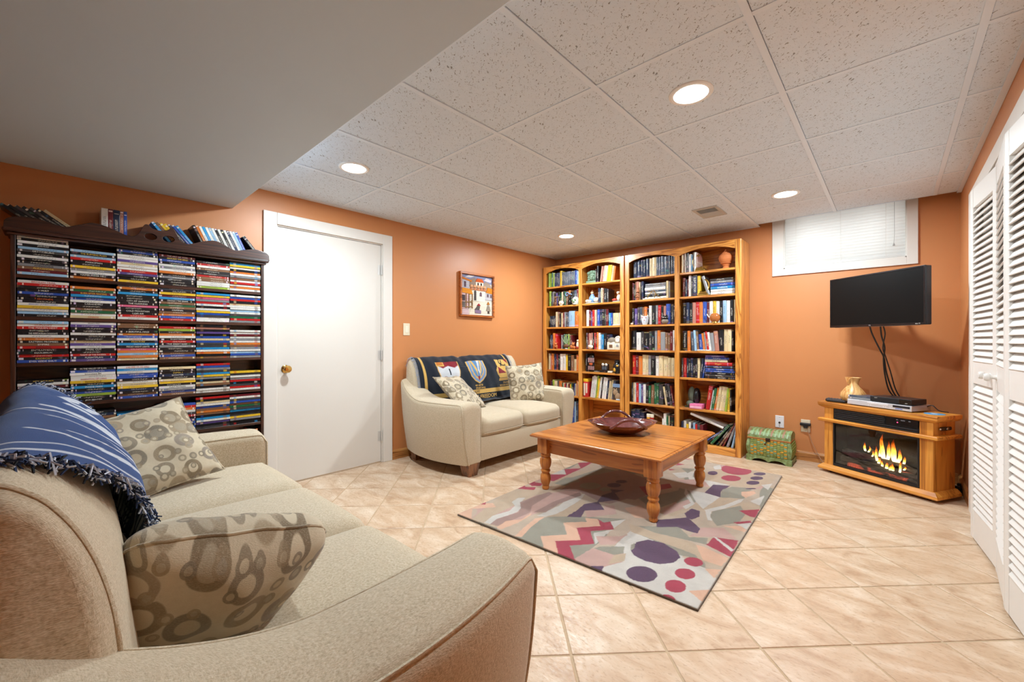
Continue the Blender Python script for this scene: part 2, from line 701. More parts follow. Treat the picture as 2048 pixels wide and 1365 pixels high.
# walls
mw = m_wall()
D1Y0, D1Y1, D1Z = 1.135, 2.028, 1.997
mb = MB()
mb.box(XL - 0.1, XL, YN - 0.1, D1Y0, 0, TOPZ).box(XL - 0.1, XL, D1Y1, YB + 0.1, 0, TOPZ).box(XL - 0.1, XL, D1Y0, D1Y1, D1Z, TOPZ)
struct(mb.done('wall_left', mw), 'terracotta orange painted wall with the white flush door', 'wall')
WX0, WX1, WZ0, WZ1 = -0.772, 0.088, 1.795, 2.36
mb = MB()
mb.box(XL, WX0, YB, YB + 0.1, 0, TOPZ).box(WX1, XR + 0.1, YB, YB + 0.1, 0, TOPZ).box(WX0, WX1, YB, YB + 0.1, 0, WZ0).box(WX0, WX1, YB, YB + 0.1, WZ1, TOPZ)
struct(mb.done('wall_back', mw), 'terracotta orange painted wall behind the bookcases and small window', 'wall')
CY0, CY1, CZ = 2.14, 3.95, 1.985
mb = MB()
mb.box(XR, XR + 0.1, YN - 0.1, CY0, 0, TOPZ).box(XR, XR + 0.1, CY1, YB, 0, TOPZ).box(XR, XR + 0.1, CY0, CY1, CZ, TOPZ)
struct(mb.done('wall_right', mw), 'terracotta orange painted wall around the louvered closet doors', 'wall')
struct(MB().box(XL, XR, YN - 0.1, YN, 0, TOPZ).done('wall_near', mw), 'terracotta orange painted wall closing the room behind the viewer', 'wall')
mb = MB()
mb.box(XR + 0.72, XR + 0.75, CY0 - 0.1, CY1 + 0.1, 0, TOPZ).box(XR + 0.1, XR + 0.75, CY0 - 0.13, CY0 - 0.1, 0, TOPZ).box(XR + 0.1, XR + 0.75, CY1 + 0.1, CY1 + 0.13, 0, TOPZ)
struct(mb.done('wall_closet', plain('closet white', (214, 211, 205), 0.7)), 'plain white closet walls behind the louvered doors', 'wall')

# ceiling: deck, lay-in tiles, tee bars, wall angle
deck = MB().box(XL - 0.1, XR + 0.75, YN - 0.1, YB + 0.35, TOPZ, TOPZ + 0.05).done('ceiling', plain('ceiling deck', (205, 202, 197), 0.9))
struct(deck, 'white suspended ceiling of square fissured lay-in tiles', 'ceiling')
GX = [-0.3696 + k * 0.6096 for k in range(-5, 2)]
GY = [1.6214 + k * 0.6096 for k in range(-1, 5)]
YE = 4.585
m_bar = plain('white tee bar', (222, 234, 246), 0.45, var=0.02)
xs = [XL] + GX + [XR]
ys = [SOF_Y] + GY + [None]
for i in range(len(xs) - 1):
    for j in range(len(ys) - 1):
        y1 = ys[j + 1]
        if y1 is None:
            y1 = YE if xs[i] > -1.0 else YB
        x0, x1, y0 = xs[i] + 0.0128, xs[i + 1] - 0.006, ys[j] + 0.0118
        if x1 - x0 < 0.05:
            continue
        MB().box(x0 - (x0 + x1) / 2, (x1 - x0) / 2, y0 - (y0 + y1) / 2, (y1 - 0.006 - y0) / 2, 0.0030, 0.02, bev=0.002, seg=1).done('ceiling_tile', m_tile_ceiling(), deck, ((x0 + x1) / 2, (y0 + y1) / 2, CEIL))
for gx in GX:
    ye = YE if gx > -0.9 else YB - 0.002
    mb = MB().box(gx - 0.012, gx + 0.012, SOF_Y, ye, CEIL - 0.0015, CEIL + 0.004).box(gx - 0.002, gx + 0.002, SOF_Y, ye, CEIL + 0.004, CEIL + 0.03)
    mb.done('tee_bar', m_bar, deck)
for gy in GY:
    for i in range(len(xs) - 1):
        if xs[i + 1] - xs[i] < 0.08:
            continue
        MB().box(xs[i] + 0.012, xs[i + 1] - 0.012, gy - 0.011, gy + 0.011, CEIL + 0.0, CEIL + 0.0045).done('cross_tee', m_bar, deck)
MB().box(XL + 0.001, XL + 0.03, SOF_Y, YB - 0.002, CEIL - 0.001, CEIL + 0.003).box(XL + 0.001, XL + 0.003, SOF_Y, YB - 0.002, CEIL, CEIL + 0.03).done('wall_angle', m_bar, deck)
MB().box(XL + 0.03, -0.985, YB - 0.026, YB - 0.001, CEIL - 0.001, CEIL + 0.003).done('wall_angle', m_bar, deck)
MB().box(XR - 0.026, XR - 0.001, SOF_Y, YE + 0.03, CEIL - 0.004, CEIL + 0.002).box(XR - 0.003, XR - 0.001, SOF_Y, YE + 0.03, CEIL, CEIL + 0.03).done('wall_angle', m_bar, deck)
MB().box(-0.985, XR - 0.03, YE - 0.004, YE, CEIL - 0.0, CEIL + 0.02).done('edge_lip', m_bar, deck)

# dropped soffit over the sofa
struct(MB().box(XL, XR, YN, SOF_N, CEIL, CEIL + 0.02).done('ceiling_rear', m_tile_ceiling()), 'white fissured tile ceiling behind the soffit', 'ceiling')
m_sof = plain('soffit paint', (200, 216, 230), 0.6, var=0.015, nscale=2)
struct(MB().box(XL, XR, SOF_N, SOF_Y, SOF_Z, TOPZ, bev=0.004).done('ceiling_soffit', m_sof), 'smooth light grey dropped soffit over the foreground sofa', 'ceiling')

# baseboards
mbase = wood('baseboard oak', (192, 136, 76), (178, 118, 62), (140, 86, 40), 'Y', 0.42)
mbx = wood('baseboard oak', (192, 136, 76), (178, 118, 62), (140, 86, 40), 'X', 0.42)
BBP = [(0, 0), (0.014, 0), (0.014, 0.07), (0.009, 0.082), (0, 0.088)]
for n, y0, y1 in (('a', 2.125, YB - 0.02), ('b', YN, 1.03)):
    o = MB().prism([(XL + a, b) for a, b in BBP], 'y', y0, y1).done('baseboard_left', mbase)
    struct(o, 'honey oak baseboard under the loveseat wall' if n == 'a' else 'honey oak baseboard behind the movie cabinet', 'baseboard')
o = MB().prism([(YB - a, b) for a, b in BBP], 'x', XL + 0.015, XR - 0.015).done('baseboard_back', mbx)
struct(o, 'honey oak baseboard along the window wall', 'baseboard')
o = MB().prism([(XR - a, b) for a, b in BBP], 'y', 4.10, YB - 0.015).done('baseboard_right', mbase)
struct(o, 'short honey oak baseboard beside the louvered closet', 'baseboard')

# flush white door
mwt = m_white()
door = thing('door_1', 'white flush interior door with brass knob and wide white casing', 'door', (XL, 0, 0), kind='structure')
m_door = plain('white door paint', (214, 208, 200), 0.36, var=0.02, nscale=2)
MB().box(-0.048, -0.012, D1Y0 + 0.014, D1Y1 - 0.010, 0.008, D1Z - 0.012, bev=0.002).done('slab', m_door, door)
MB().box(-0.1, 0.0, D1Y0, D1Y0 + 0.010, 0, D1Z).box(-0.1, 0, D1Y1 - 0.007, D1Y1, 0, D1Z).box(-0.1, 0, D1Y0, D1Y1, D1Z - 0.008, D1Z).done('jamb', mwt, door)
MB().box(0, 0.019, D1Y0 - 0.092, D1Y0 + 0.001, 0, D1Z + 0.088, bev=0.003).done('casing', mwt, door)
MB().box(0, 0.019, D1Y1 - 0.001, D1Y1 + 0.092, 0, D1Z + 0.088, bev=0.003).done('casing', mwt, door)
MB().box(0, 0.0185, D1Y0 + 0.001, D1Y1 - 0.001, D1Z - 0.001, D1Z + 0.088, bev=0.003).done('casing', mwt, door)
m_brass = plain('brass', (214, 172, 96), 0.18, 1.0, var=0.05)
Mx = Matrix.Translation((-0.012, 1.203, 0.894)) @ Matrix.Rotation(PI / 2, 4, 'Y')
kn = MB().lathe([(0.0, 0.0), (0.031, 0.0), (0.031, 0.004), (0.026, 0.008), (0.011, 0.012), (0.011, 0.034), (0.018, 0.038), (0.027, 0.048), (0.028, 0.058), (0.022, 0.068), (0.0, 0.071)], seg=24, M=Mx).done('knob', m_brass, door, smooth=35)
for hz in (1.76, 0.98, 0.24):
    hg = MB().tube([(0.002, D1Y1 - 0.009, hz - 0.045), (0.002, D1Y1 - 0.009, hz + 0.045)], 0.007, 8).box(-0.012, -0.0105, D1Y1 - 0.04, D1Y1 - 0.012, hz - 0.044, hz + 0.044).done('hinge', plain('painted hinge', (205, 203, 199), 0.3, 0.3), door)

# basement window
win = thing('window_1', 'small high basement window in wide white casing above the television', 'window', (0, YB, 0), kind='structure')
MB().box(-0.862, WX0 + 0.003, -0.018, 0, 1.735, WZ1 + 0.08, bev=0.002).done('casing', mwt, win)
MB().box(WX1 - 0.003, 0.152, -0.018, 0, 1.735, WZ1 + 0.08, bev=0.002).done('casing', mwt, win)
MB().box(WX0 + 0.003, WX1 - 0.003, -0.0175, 0, 1.735, WZ0 + 0.003, bev=0.002).done('casing', mwt, win)
MB().box(WX0 + 0.003, WX1 - 0.003, -0.0175, 0, WZ1 - 0.003, WZ1 + 0.08, bev=0.002).done('casing', mwt, win)
MB().box(WX0, WX0 + 0.012, 0, 0.3, WZ0, WZ1).box(WX1 - 0.012, WX1, 0, 0.3, WZ0, WZ1).box(WX0, WX1, 0, 0.3, WZ0, WZ0 + 0.012).box(WX0, WX1, 0, 0.3, WZ1 - 0.012, WZ1).done('reveal', mwt, win)
fr = MB()
for x in (WX0 + 0.012, -0.36, WX1 - 0.052):
    fr.box(x, x + 0.04, 0.22, 0.26, WZ0 + 0.012, WZ1 - 0.012)
fr.box(WX0 + 0.012, WX1 - 0.012, 0.221, 0.259, WZ0 + 0.012, WZ0 + 0.052).box(WX0 + 0.012, WX1 - 0.012, 0.221, 0.259, WZ1 - 0.052, WZ1 - 0.012)
fr.done('sash', mwt, win)
tg = NT('window glass')
tra = tg.add('ShaderNodeBsdfTransparent')
tra.inputs[0].default_value = (0.94, 0.96, 0.95, 1)
glo = tg.add('ShaderNodeBsdfGlossy')
glo.inputs[1].default_value = 0.02
fre = tg.add('ShaderNodeFresnel')
fre.inputs[0].default_value = 1.45
mg = tg.add('ShaderNodeMixShader')
tg.link(fre.outputs[0], mg.inputs[0])
tg.link(tra.outputs[0], mg.inputs[1])
tg.link(glo.outputs[0], mg.inputs[2])
tg.link(mg.outputs[0], tg.o.inputs[0])
for x in (WX0 + 0.05, -0.322):
    MB().box(x, x + 0.4, 0.238, 0.241, WZ0 + 0.05, WZ1 - 0.05).done('pane', tg.m, win)

# mini blind
tb = NT('translucent blind slat')
tr = tb.add('ShaderNodeBsdfTranslucent')
tr.inputs[0].default_value = lin((250, 249, 246))
mx = tb.add('ShaderNodeMixShader')
mx.inputs[0].default_value = 0.5
tb.link(tb.b.outputs[0], mx.inputs[1])
tb.link(tr.outputs[0], mx.inputs[2])
tb.link(mx.outputs[0], tb.o.inputs[0])
tb.fin(tb.mix(tb.noise(tb.coord('Object'), 8.0), lin((236, 235, 232))[:3], lin((242, 241, 238))[:3]), 0.4)
blind = thing('window_blind', 'closed white mini blind filling the basement window', 'blind', (-0.342, YB + 0.012, WZ0))
bw = 0.418
sm = None
z = 0.045
while z < WZ1 - WZ0 - 0.03:
    if sm is None:
        sec = []
        for x in (-bw, bw):
            sec.append([(x, -0.0155 + 0.031 * k / 6, 0.0032 * math.sin(PI * k / 6)) for k in range(7)])
        mbs = MB()
        mbs.loft(sec, closed=False, caps=False)
        sm = mbs.done('slat', tb.m, blind, (0, 0, z), (math.radians(-70), 0, 0), smooth=60).data
    else:
        inst('slat', sm, blind, (0, 0, z), (math.radians(-70), 0, 0))
    z += 0.0255
MB().box(-bw - 0.004, bw + 0.004, -0.011, 0.011, 0.012, 0.032, bev=0.004).done('bottom_rail', plain('blind rail', (205, 203, 199), 0.4), blind)
MB().box(-bw, bw, -0.012, 0.014, WZ1 - WZ0 - 0.045, WZ1 - WZ0 - 0.015, bev=0.002).done('head_rail', mwt, blind)
for x in (-0.33, 0.0, 0.30):
    MB().tube([(x, -0.014, 0.02), (x, -0.014, WZ1 - WZ0 - 0.03)], 0.0011, 5).done('ladder_cord', mwt, blind)
m_cord = plain('grey cord', (165, 163, 160), 0.6)
MB().tube([(0.352, -0.02, WZ1 - WZ0 - 0.03), (0.353, -0.021, 0.2), (0.349, -0.021, 0.125)], 0.0014, 5).lathe([(0.0, 0.0), (0.008, 0.002), (0.005, 0.016), (0.002, 0.022)], (0.349, -0.021, 0.105), 10).done('pull_cord', m_cord, blind)

# louvered bifold closet doors
clo = thing('door_2', 'white louvered bifold closet doors with round knobs, slightly folded', 'door', (0, 0, 0), kind='structure')
m_lou = plain('white louver paint', (219, 214, 208), 0.42, var=0.02)
PW, PH = 0.432, 1.935
slat_me = None
FOLD = [(XR + 0.02, 3.905), (XR - 0.047, 3.478), (XR - 0.006, 3.048), (XR - 0.008, 3.036), (XR - 0.035, 2.606), (XR + 0.012, 2.178)]
for pi, (a, b) in enumerate(((0, 1), (1, 2), (3, 4), (4, 5))):
    A, Bp = FOLD[a], FOLD[b]
    ang = math.atan2(Bp[1] - A[1], Bp[0] - A[0])
    fm = MB()
    # local x along the panel, y thickness, z up
    fm.box(0.001, 0.046, -0.014, 0.014, 0, PH, bev=0.002, seg=1).box(PW - 0.046, PW - 0.001, -0.014, 0.014, 0, PH, bev=0.002, seg=1)
    for z0, z1 in ((0, 0.165), (0.86, 0.985), (PH - 0.105, PH)):
        fm.box(0.045, PW - 0.045, -0.012, 0.012, z0, z1)
    pan = fm.done('door_panel', m_lou, clo, (A[0], A[1], 0.018), (0, 0, ang))
    for z0, z1 in ((0.165, 0.86), (0.985, PH - 0.105)):
        n = int((z1 - z0) / 0.0335)
        for k in range(n):
            zz = z0 + (k + 0.5) * (z1 - z0) / n
            if slat_me is None:
                o = MB().box(0.045, PW - 0.045, -0.0265, 0.0265, -0.003, 0.003, bev=0.0015, seg=1).done('louver_slat', m_lou, pan, (0, 0, zz), (math.radians(58), 0, 0))
                slat_me = o.data
            else:
                inst('louver_slat', slat_me, pan, (0, 0, zz), (math.radians(58), 0, 0))
    if pi in (1, 2):
        kx = PW - 0.09 if pi == 1 else 0.05
        Mk = Matrix.Translation((kx, -0.012, 0.92)) @ Matrix.Rotation(PI / 2, 4, 'X')
        MB().lathe([(0.0, 0), (0.011, 0.0), (0.008, 0.012), (0.010, 0.018), (0.018, 0.024), (0.0195, 0.032), (0.015, 0.041), (0, 0.044)], seg=18, M=Mk).done('knob', m_lou, pan, smooth=40)
cx = XR
MB().box(cx - 0.018, cx, CY1 - 0.002, CY1 + 0.088, 0, CZ + 0.085, bev=0.003).done('casing', mwt, clo)
MB().box(cx - 0.018, cx, CY0 - 0.088, CY0 + 0.002, 0, CZ + 0.085, bev=0.003).done('casing', mwt, clo)
MB().box(cx - 0.0175, cx, CY0 + 0.002, CY1 - 0.002, CZ - 0.002, CZ + 0.085, bev=0.003).done('casing', mwt, clo)
MB().box(cx, cx + 0.1, CY1 - 0.012, CY1, 0, CZ).box(cx, cx + 0.1, CY0, CY0 + 0.012, 0, CZ).box(cx, cx + 0.1, CY0 + 0.012, CY1 - 0.012, CZ - 0.012, CZ).done('jamb', mwt, clo)
MB().box(cx + 0.01, cx + 0.05, CY0 + 0.012, CY1 - 0.012, CZ - 0.03, CZ - 0.012).done('track', mwt, clo)

# recessed lamps
m_lens = NT('lamp lens')
m_lens.fin((1, 1, 1), 0.4)
m_lens.b.inputs['Emission Color'].default_value = (1, 0.95, 0.88, 1)
m_lens.b.inputs['Emission Strength'].default_value = 14.0
m_ring = plain('white lamp trim', (235, 234, 231), 0.35, var=0.01)
for lx, ly, lb in ((-0.68, 1.955, 'recessed ceiling lamp nearest the viewer, largest of the four'), (-2.594, 1.315, 'recessed ceiling lamp beside the soffit, near the white door'), (-0.607, 3.778, 'recessed ceiling lamp in front of the basement window'), (-2.588, 3.704, 'recessed ceiling lamp near the left bookcase')):
    lt = thing('recessed_lamp', lb, 'lamp', (lx, ly, CEIL), group='recessed ceiling lamps')
    MB().lathe([(0.074, 0.004), (0.074, -0.004), (0.086, -0.006), (0.094, -0.002), (0.095, 0.004), (0.074, 0.004)], seg=40).done('trim_ring', m_ring, lt, smooth=30)
    MB().lathe([(0.0, -0.001), (0.05, -0.001), (0.0745, 0.001), (0.0745, 0.004), (0.0, 0.004)], seg=40).done('lens', m_lens.m, lt, smooth=30)
    ld = bpy.data.lights.new('lamp_glow', 'AREA')
    ld.shape = 'DISK'
    ld.size = 0.145
    ld.energy = LAMP_W
    ld.color = LAMP_COL
    lo = bpy.data.objects.new('lamp_glow', ld)
    COL.objects.link(lo)
    lo.parent = lt
    lo.location = (0, 0, -0.010)

# air vent in the ceiling
vent = thing('ceiling_vent', 'small white metal air register set in a ceiling tile', 'vent', (-1.182, 3.86, CEIL))
m_vent = plain('vent enamel', (188, 185, 180), 0.4)
MB().box(-0.10, 0.10, -0.155, -0.125, -0.006, 0.006, bev=0.002).box(-0.10, 0.10, 0.125, 0.155, -0.006, 0.006, bev=0.002).box(-0.10, -0.075, -0.126, 0.126, -0.006, 0.006, bev=0.002).box(0.075, 0.10, -0.126, 0.126, -0.006, 0.006, bev=0.002).done('frame', m_vent, vent)
MB().box(-0.08, 0.08, -0.13, 0.13, 0.004, 0.006).done('backing', plain('vent dark', (96, 94, 92), 0.8), vent)
vm = None
for k in range(14):
    yy = -0.117 + k * 0.018
    if vm is None:
        vm = MB().box(-0.075, 0.075, -0.007, 0.007, -0.0006, 0.0006).done('vane', m_vent, vent, (0, yy, -0.002), (math.radians(35), 0, 0)).data
    else:
        inst('vane', vm, vent, (0, yy, -0.002), (math.radians(35 if k < 7 else -35), 0, 0))
MB().box(-0.075, 0.075, -0.004, 0.004, -0.005, 0.004).done('divider', m_vent, vent)

# switch and outlets
sw = thing('light_switch', 'ivory light switch plate on the orange wall beside the door', 'switch', (XL, 2.283, 1.222))
m_ivory = plain('ivory plastic', (226, 214, 186), 0.35, var=0.02)
MB().box(0, 0.006, -0.036, 0.036, -0.058, 0.058, bev=0.003).done('plate', m_ivory, sw)
MB().box(0.005, 0.009, -0.016, 0.016, -0.033, 0.033, bev=0.001).done('rocker', plain('ivory rocker', (236, 228, 206), 0.3), sw)
ol = thing('wall_jack', 'white cable jack plate low on the wall above the green chest', 'outlet', (-0.803, YB, 0.335))
MB().box(-0.036, 0.036, -0.006, 0, -0.058, 0.058, bev=0.003).done('plate', plain('white plastic', (228, 226, 228), 0.35, var=0.02), ol)
MB().lathe([(0.009, 0), (0.009, 0.004), (0.005, 0.006), (0.005, 0.016), (0, 0.016)], seg=12, M=Matrix.Translation((0, -0.005, -0.008)) @ Matrix.Rotation(PI / 2, 4, 'X')).done('jack', plain('dark metal', (60, 58, 60), 0.3, 0.8), ol)
for zz in (0.04, -0.045):
    MB().lathe([(0.003, 0), (0.003, 0.002), (0, 0.0022)], seg=10, M=Matrix.Translation((0, -0.0055, zz)) @ Matrix.Rotation(PI / 2, 4, 'X')).done('screw', plain('screw', (180, 178, 176), 0.3, 0.6), ol)
ou = thing('power_outlet', 'ivory power outlet with a black adapter plugged in, left of heater', 'outlet', (-0.597, YB, 0.322))
MB().box(-0.036, 0.036, -0.006, 0, -0.058, 0.058, bev=0.003).done('plate', m_ivory, ou)
MB().box(-0.017, 0.017, -0.009, -0.005, -0.042, -0.012, bev=0.002).done('socket', plain('socket ivory', (206, 192, 160), 0.4), ou)
MB().box(-0.04, 0.042, -0.038, -0.006, 0.004, 0.03, bev=0.005).box(-0.014, 0.018, -0.034, -0.006, -0.016, 0.006, bev=0.004).done('adapter', plain('black plastic', (24, 26, 28), 0.4), ou)
hc = MB().tube(catmull([(-0.582, 4.680, 0.285), (-0.570, 4.676, 0.262), (-0.545, 4.672, 0.18), (-0.505, 4.668, 0.09), (-0.47, 4.655, 0.03), (-0.44, 4.64, 0.008)], 6), 0.0042, 6, flat=0.6).done('heater_cord', plain('translucent cord', (178, 140, 112), 0.4), smooth=60)
tag(hc, 'thin tan power cord running from the outlet down behind the heater', 'cord')


# ================================================================ UPHOLSTERY
m_fab = m_fabric()
m_legw = wood('sofa leg', (142, 92, 56), (124, 76, 44), (86, 50, 28), 'Z', 0.4)
BACK = [(0.035, 0.10), (0.015, 0.30), (0.0, 0.60), (0.0, 0.80), (0.012, 0.895), (0.05, 0.94), (0.09, 0.92), (0.118, 0.884), (0.140, 0.84), (0.157, 0.789), (0.170, 0.729), (0.178, 0.66), (0.19, 0.56), (0.20, 0.46), (0.205, 0.33), (0.205, 0.12)]
BACKC = catmull([(0, a, b) for a, b in BACK], 6)
TOP_I = max(range(len(BACKC)), key=lambda i: BACKC[i].z)


def back_crown(s, inner):
    q = min(1.0, abs(s) / (inner + 0.06))
    return 0.035 * (1 - q ** 4)


def back_front(z, s, inner, off=0.0):
    """depth of the inside back at a height"""
    pts = BACKC[TOP_I:]
    f = pts[-1].y
    for a, b in zip(pts, pts[1:]):
        if a.z >= z >= b.z:
            t = (a.z - z) / max(1e-6, a.z - b.z)
            f = a.y + (b.y - a.y) * t
            break
    k = min(1.0, max(0.0, (0.94 - z) / 0.15))
    return f + back_crown(s, inner) * k + off


def arm_top(f):
    z = 0.605 + 0.125 * max(0.0, (0.45 - f) / 0.38) ** 1.8
    r = 0.05
    if f > 0.905 - r:
        d = min(r, f - (0.905 - r))
        z -= (r - math.sqrt(max(0, r * r - d * d))) * 0.8
    return z


def bow(f):
    return max(0.0, 1 - ((f - 0.47) / 0.45) ** 2)


def couch(name, label, loc, rz, inner, ncush, over=0.075):
    root = thing(name, label, 'sofa', loc, rz)
    # base under the seat
    MB().box(-inner - 0.03, inner + 0.03, 0.05, 0.872, 0.10, 0.305, bev=0.012).done('seat_base', m_fab, root, smooth=40)
    # arms
    for sg in (-1, 1):
        fs = [0.03 + 0.82 * k / 26 for k in range(27)] + [0.865, 0.88, 0.892, 0.900, 0.905]
        secs, outer, innr = [], [], []
        for i, f in enumerate(fs):
            zt = arm_top(f)
            bo = bow(f)
            r = 0.042
            tin, tot, tob = 0.035 * bo, 0.205 + 0.085 * bo, 0.135 + 0.10 * bo
            shr = 0.0 if f < 0.89 else (0.004 if f < 0.9 else (0.009 if f < 0.904 else 0.016))
            ring = []
            for k in range(5):
                q = k / 4
                ring.append((tin * q + shr, 0.10 + shr + (zt - r - 0.10 - shr) * q))
            for k in range(1, 6):
                a = PI - (PI / 2) * k / 5
                ring.append((tin + r + (r - shr) * math.cos(a), zt - r + (r - shr) * math.sin(a)))
            w = tot - tin - 2 * r
            for k in range(1, 6):
                q = k / 6
                ring.append((tin + r + w * q, zt - shr + 0.008 * math.sin(PI * q)))
            for k in range(0, 6):
                a = PI / 2 - (PI / 2) * k / 5
                ring.append((tot - r + (r - shr) * math.cos(a), zt - r + (r - shr) * math.sin(a)))
            for k in range(1, 9):
                q = k / 8
                zz = zt - r + (0.10 + shr - (zt - r)) * q
                ring.append((tot + (tob - tot) * q + 0.012 * math.sin(PI * q) - shr, zz))
            secs.append([(sg * (inner + t), f, z) for t, z in ring])
            c = r * 0.7071
            outer.append((sg * (inner + tot - r + c), f, zt - r + c + 0.001))
            innr.append((sg * (inner + tin + r - c), f, zt - r + c + 0.001))
        arm = MB().loft(secs).done('arm', m_fab, root, smooth=38)
        last = secs[-3]
        edge_o = [(sg * (inner + 0.205 + 0.003 - 0.07 * k / 8 + 0.012 * math.sin(PI * k / 8)), 0.902, 0.55 - 0.445 * k / 8) for k in range(9)]
        edge_i = [(sg * (inner + 0.006), 0.902, 0.55 - 0.40 * k / 6) for k in range(7)]
        MB().tube(outer[:-3] + edge_o, 0.0042, 6).done('piping', m_fab, arm, smooth=60)
        MB().tube(innr[:-3] + edge_i, 0.0042, 6).done('piping', m_fab, arm, smooth=60)
    # back
    hw = inner + over
    secs = []
    ss = [-hw, -hw + 0.004, -hw + 0.012, -hw + 0.025, -hw + 0.045, -hw + 0.07]
    ss = ss + [-hw + 0.07 + (2 * hw - 0.14) * i / 20 for i in range(1, 20)] + [-x for x in reversed(ss)]
    for s in ss:
        d = min(0.07, hw - abs(s))
        e = 1 - (1 - math.sqrt(max(0.0, 1 - (1 - d / 0.07) ** 2))) * 0.42
        ring = []
        for j, p in enumerate(BACKC):
            f, z = p.y, p.z
            if j > TOP_I:
                f += back_crown(s, inner) * min(1.0, (0.94 - z) / 0.15)
            f = 0.09 + (f - 0.09) * e
            z = z if z < 0.75 else 0.75 + (z - 0.75) * (0.5 + 0.5 * e)
            ring.append((s, f, z))
        secs.append(ring)
    bk = MB().loft(secs).done('back', m_fab, root, smooth=45)
    for sg in (-1, 1):
        MB().tube([(sg * (hw - 0.030), 0.09 + (p.y - 0.09) * 0.945, p.z if p.z < 0.75 else 0.75 + (p.z - 0.75) * 0.97) for p in BACKC[14:-8]], 0.0045, 6).done('piping', m_fab, bk, smooth=60)
    # seat cushions
    w = 2 * inner / ncush
    for k in range(ncush):
        a, b = -inner + k * w + 0.003, -inner + (k + 1) * w - 0.003
        cu = MB().puff(a, b, 0.20, 0.895, 0.295, 0.462, r=0.06, cuts=12, crown=(0.002, 0.012, 0.022)).done('seat_cushion', m_fab, root, smooth=60)
        MB().tube([(a + 0.03 + (w - 0.066) * t / 16, 0.8985 + 0.010 * math.sin(PI * t / 16), 0.335) for t in range(17)], 0.004, 6).done('welt', m_fab, cu, smooth=60)
    # legs
    for sx in (-1, 1):
        for f0, f1 in ((0.78, 0.895), (0.06, 0.16)):
            x0, x1 = sx * (inner + 0.01), sx * (inner + 0.135)
            x0, x1 = min(x0, x1), max(x0, x1)
            secs = []
            for z, q in ((0.0, 0.016), (0.11, 0.0)):
                secs.append([(x0 + q, f0 + q, z), (x1 - q, f0 + q, z), (x1 - q, f1 - q, z), (x0 + q, f1 - q, z)])
            MB().loft(secs).done('leg', m_legw, root)
    return root


SOFA_L, SOFA_I = (-1.70, -0.11, 0), 0.850
sofa = couch('sofa', 'long oatmeal fabric sofa with three seat cushions in the foreground', SOFA_L, 0, SOFA_I, 3)
LOVE_L, LOVE_I = (-3.42, 2.96, 0), 0.575
love = couch('loveseat', 'oatmeal fabric loveseat with two seat cushions against the orange wall', LOVE_L, -PI / 2, LOVE_I, 2, 0.15)


def pillow(label, M, size=0.45, thick=0.07, seed=0, group='circle print throw pillows', sy=1.0, blunt=0.0):
    n = 30
    bm = bmesh.new()
    hw = size / 2
    rnd = random.Random(seed)
    off = Vector((rnd.random() * 50, rnd.random() * 50, rnd.random() * 50))
    grids = []
    for sd in (1, -1):
        g = {}
        for i in range(n + 1):
            for j in range(n + 1):
                u, v = -1 + 2 * i / n, -1 + 2 * j / n
                if sd == -1 and (i in (0, n) or j in (0, n)):
                    g[i, j] = grids[0][i, j]
                    continue
                bl = 1 - blunt * (u * v) ** 4
                x = u * hw * (1 - 0.075 * (1 - v * v)) * bl
                y = v * hw * (1 - 0.075 * (1 - u * u)) * sy * bl
                h = thick * ((1 - u * u) * (1 - v * v)) ** 0.42
                wr = noise.noise(Vector((x * 9, y * 9, sd * 3)) + off) * 0.010 + noise.noise(Vector((x * 22, y * 22, sd * 3)) + off) * 0.004
                ed = 1 - max(abs(u), abs(v))
                h = max(0.0, h + wr * min(1, ed * 5))
                rad = max(abs(u), abs(v))
                zoff = noise.noise(Vector((u * 2.2, v * 2.2, 0)) + off) * 0.012
                g[i, j] = bm.verts.new((x, y, sd * h + zoff))
        grids.append(g)
        for i in range(n):
            for j in range(n):
                q = [g[i, j], g[i + 1, j], g[i + 1, j + 1], g[i, j + 1]]
                bm.faces.new(q if sd == 1 else q[::-1])
    root = MB()
    root.bm.free()
    root.bm = bm
    o = root.done('throw_pillow', m_pillow(), smooth=70)
    o.matrix_world = M
    tag(o, label, 'pillow', group)
    ed = []
    c = size / 2
    for a, b in (((-1, -1), (1, -1)), ((1, -1), (1, 1)), ((1, 1), (-1, 1)), ((-1, 1), (-1, -1))):
        for k in range(12):
            u, v = a[0] + (b[0] - a[0]) * k / 12, a[1] + (b[1] - a[1]) * k / 12
            zo = noise.noise(Vector((u * 2.2, v * 2.2, 0)) + off) * 0.012
            bl = 1 - blunt * (u * v) ** 4
            ed.append((u * hw * (1 - 0.075 * (1 - v * v)) * bl, v * hw * (1 - 0.075 * (1 - u * u)) * sy * bl, zo))
    MB().tube(ed, 0.0035, 6, closed=True).done('seam_piping', m_pillow(), o, smooth=60)
    return o


def frame(c, xdir, normal):
    """matrix with local x, local z (normal) in world, centred at c"""
    z = Vector(normal).normalized()
    x = Vector(xdir)
    x = (x - z * x.dot(z)).normalized()
    y = z.cross(x)
    M = Matrix((x, y, z)).transposed().to_4x4()
    M.translation = Vector(c)
    return M


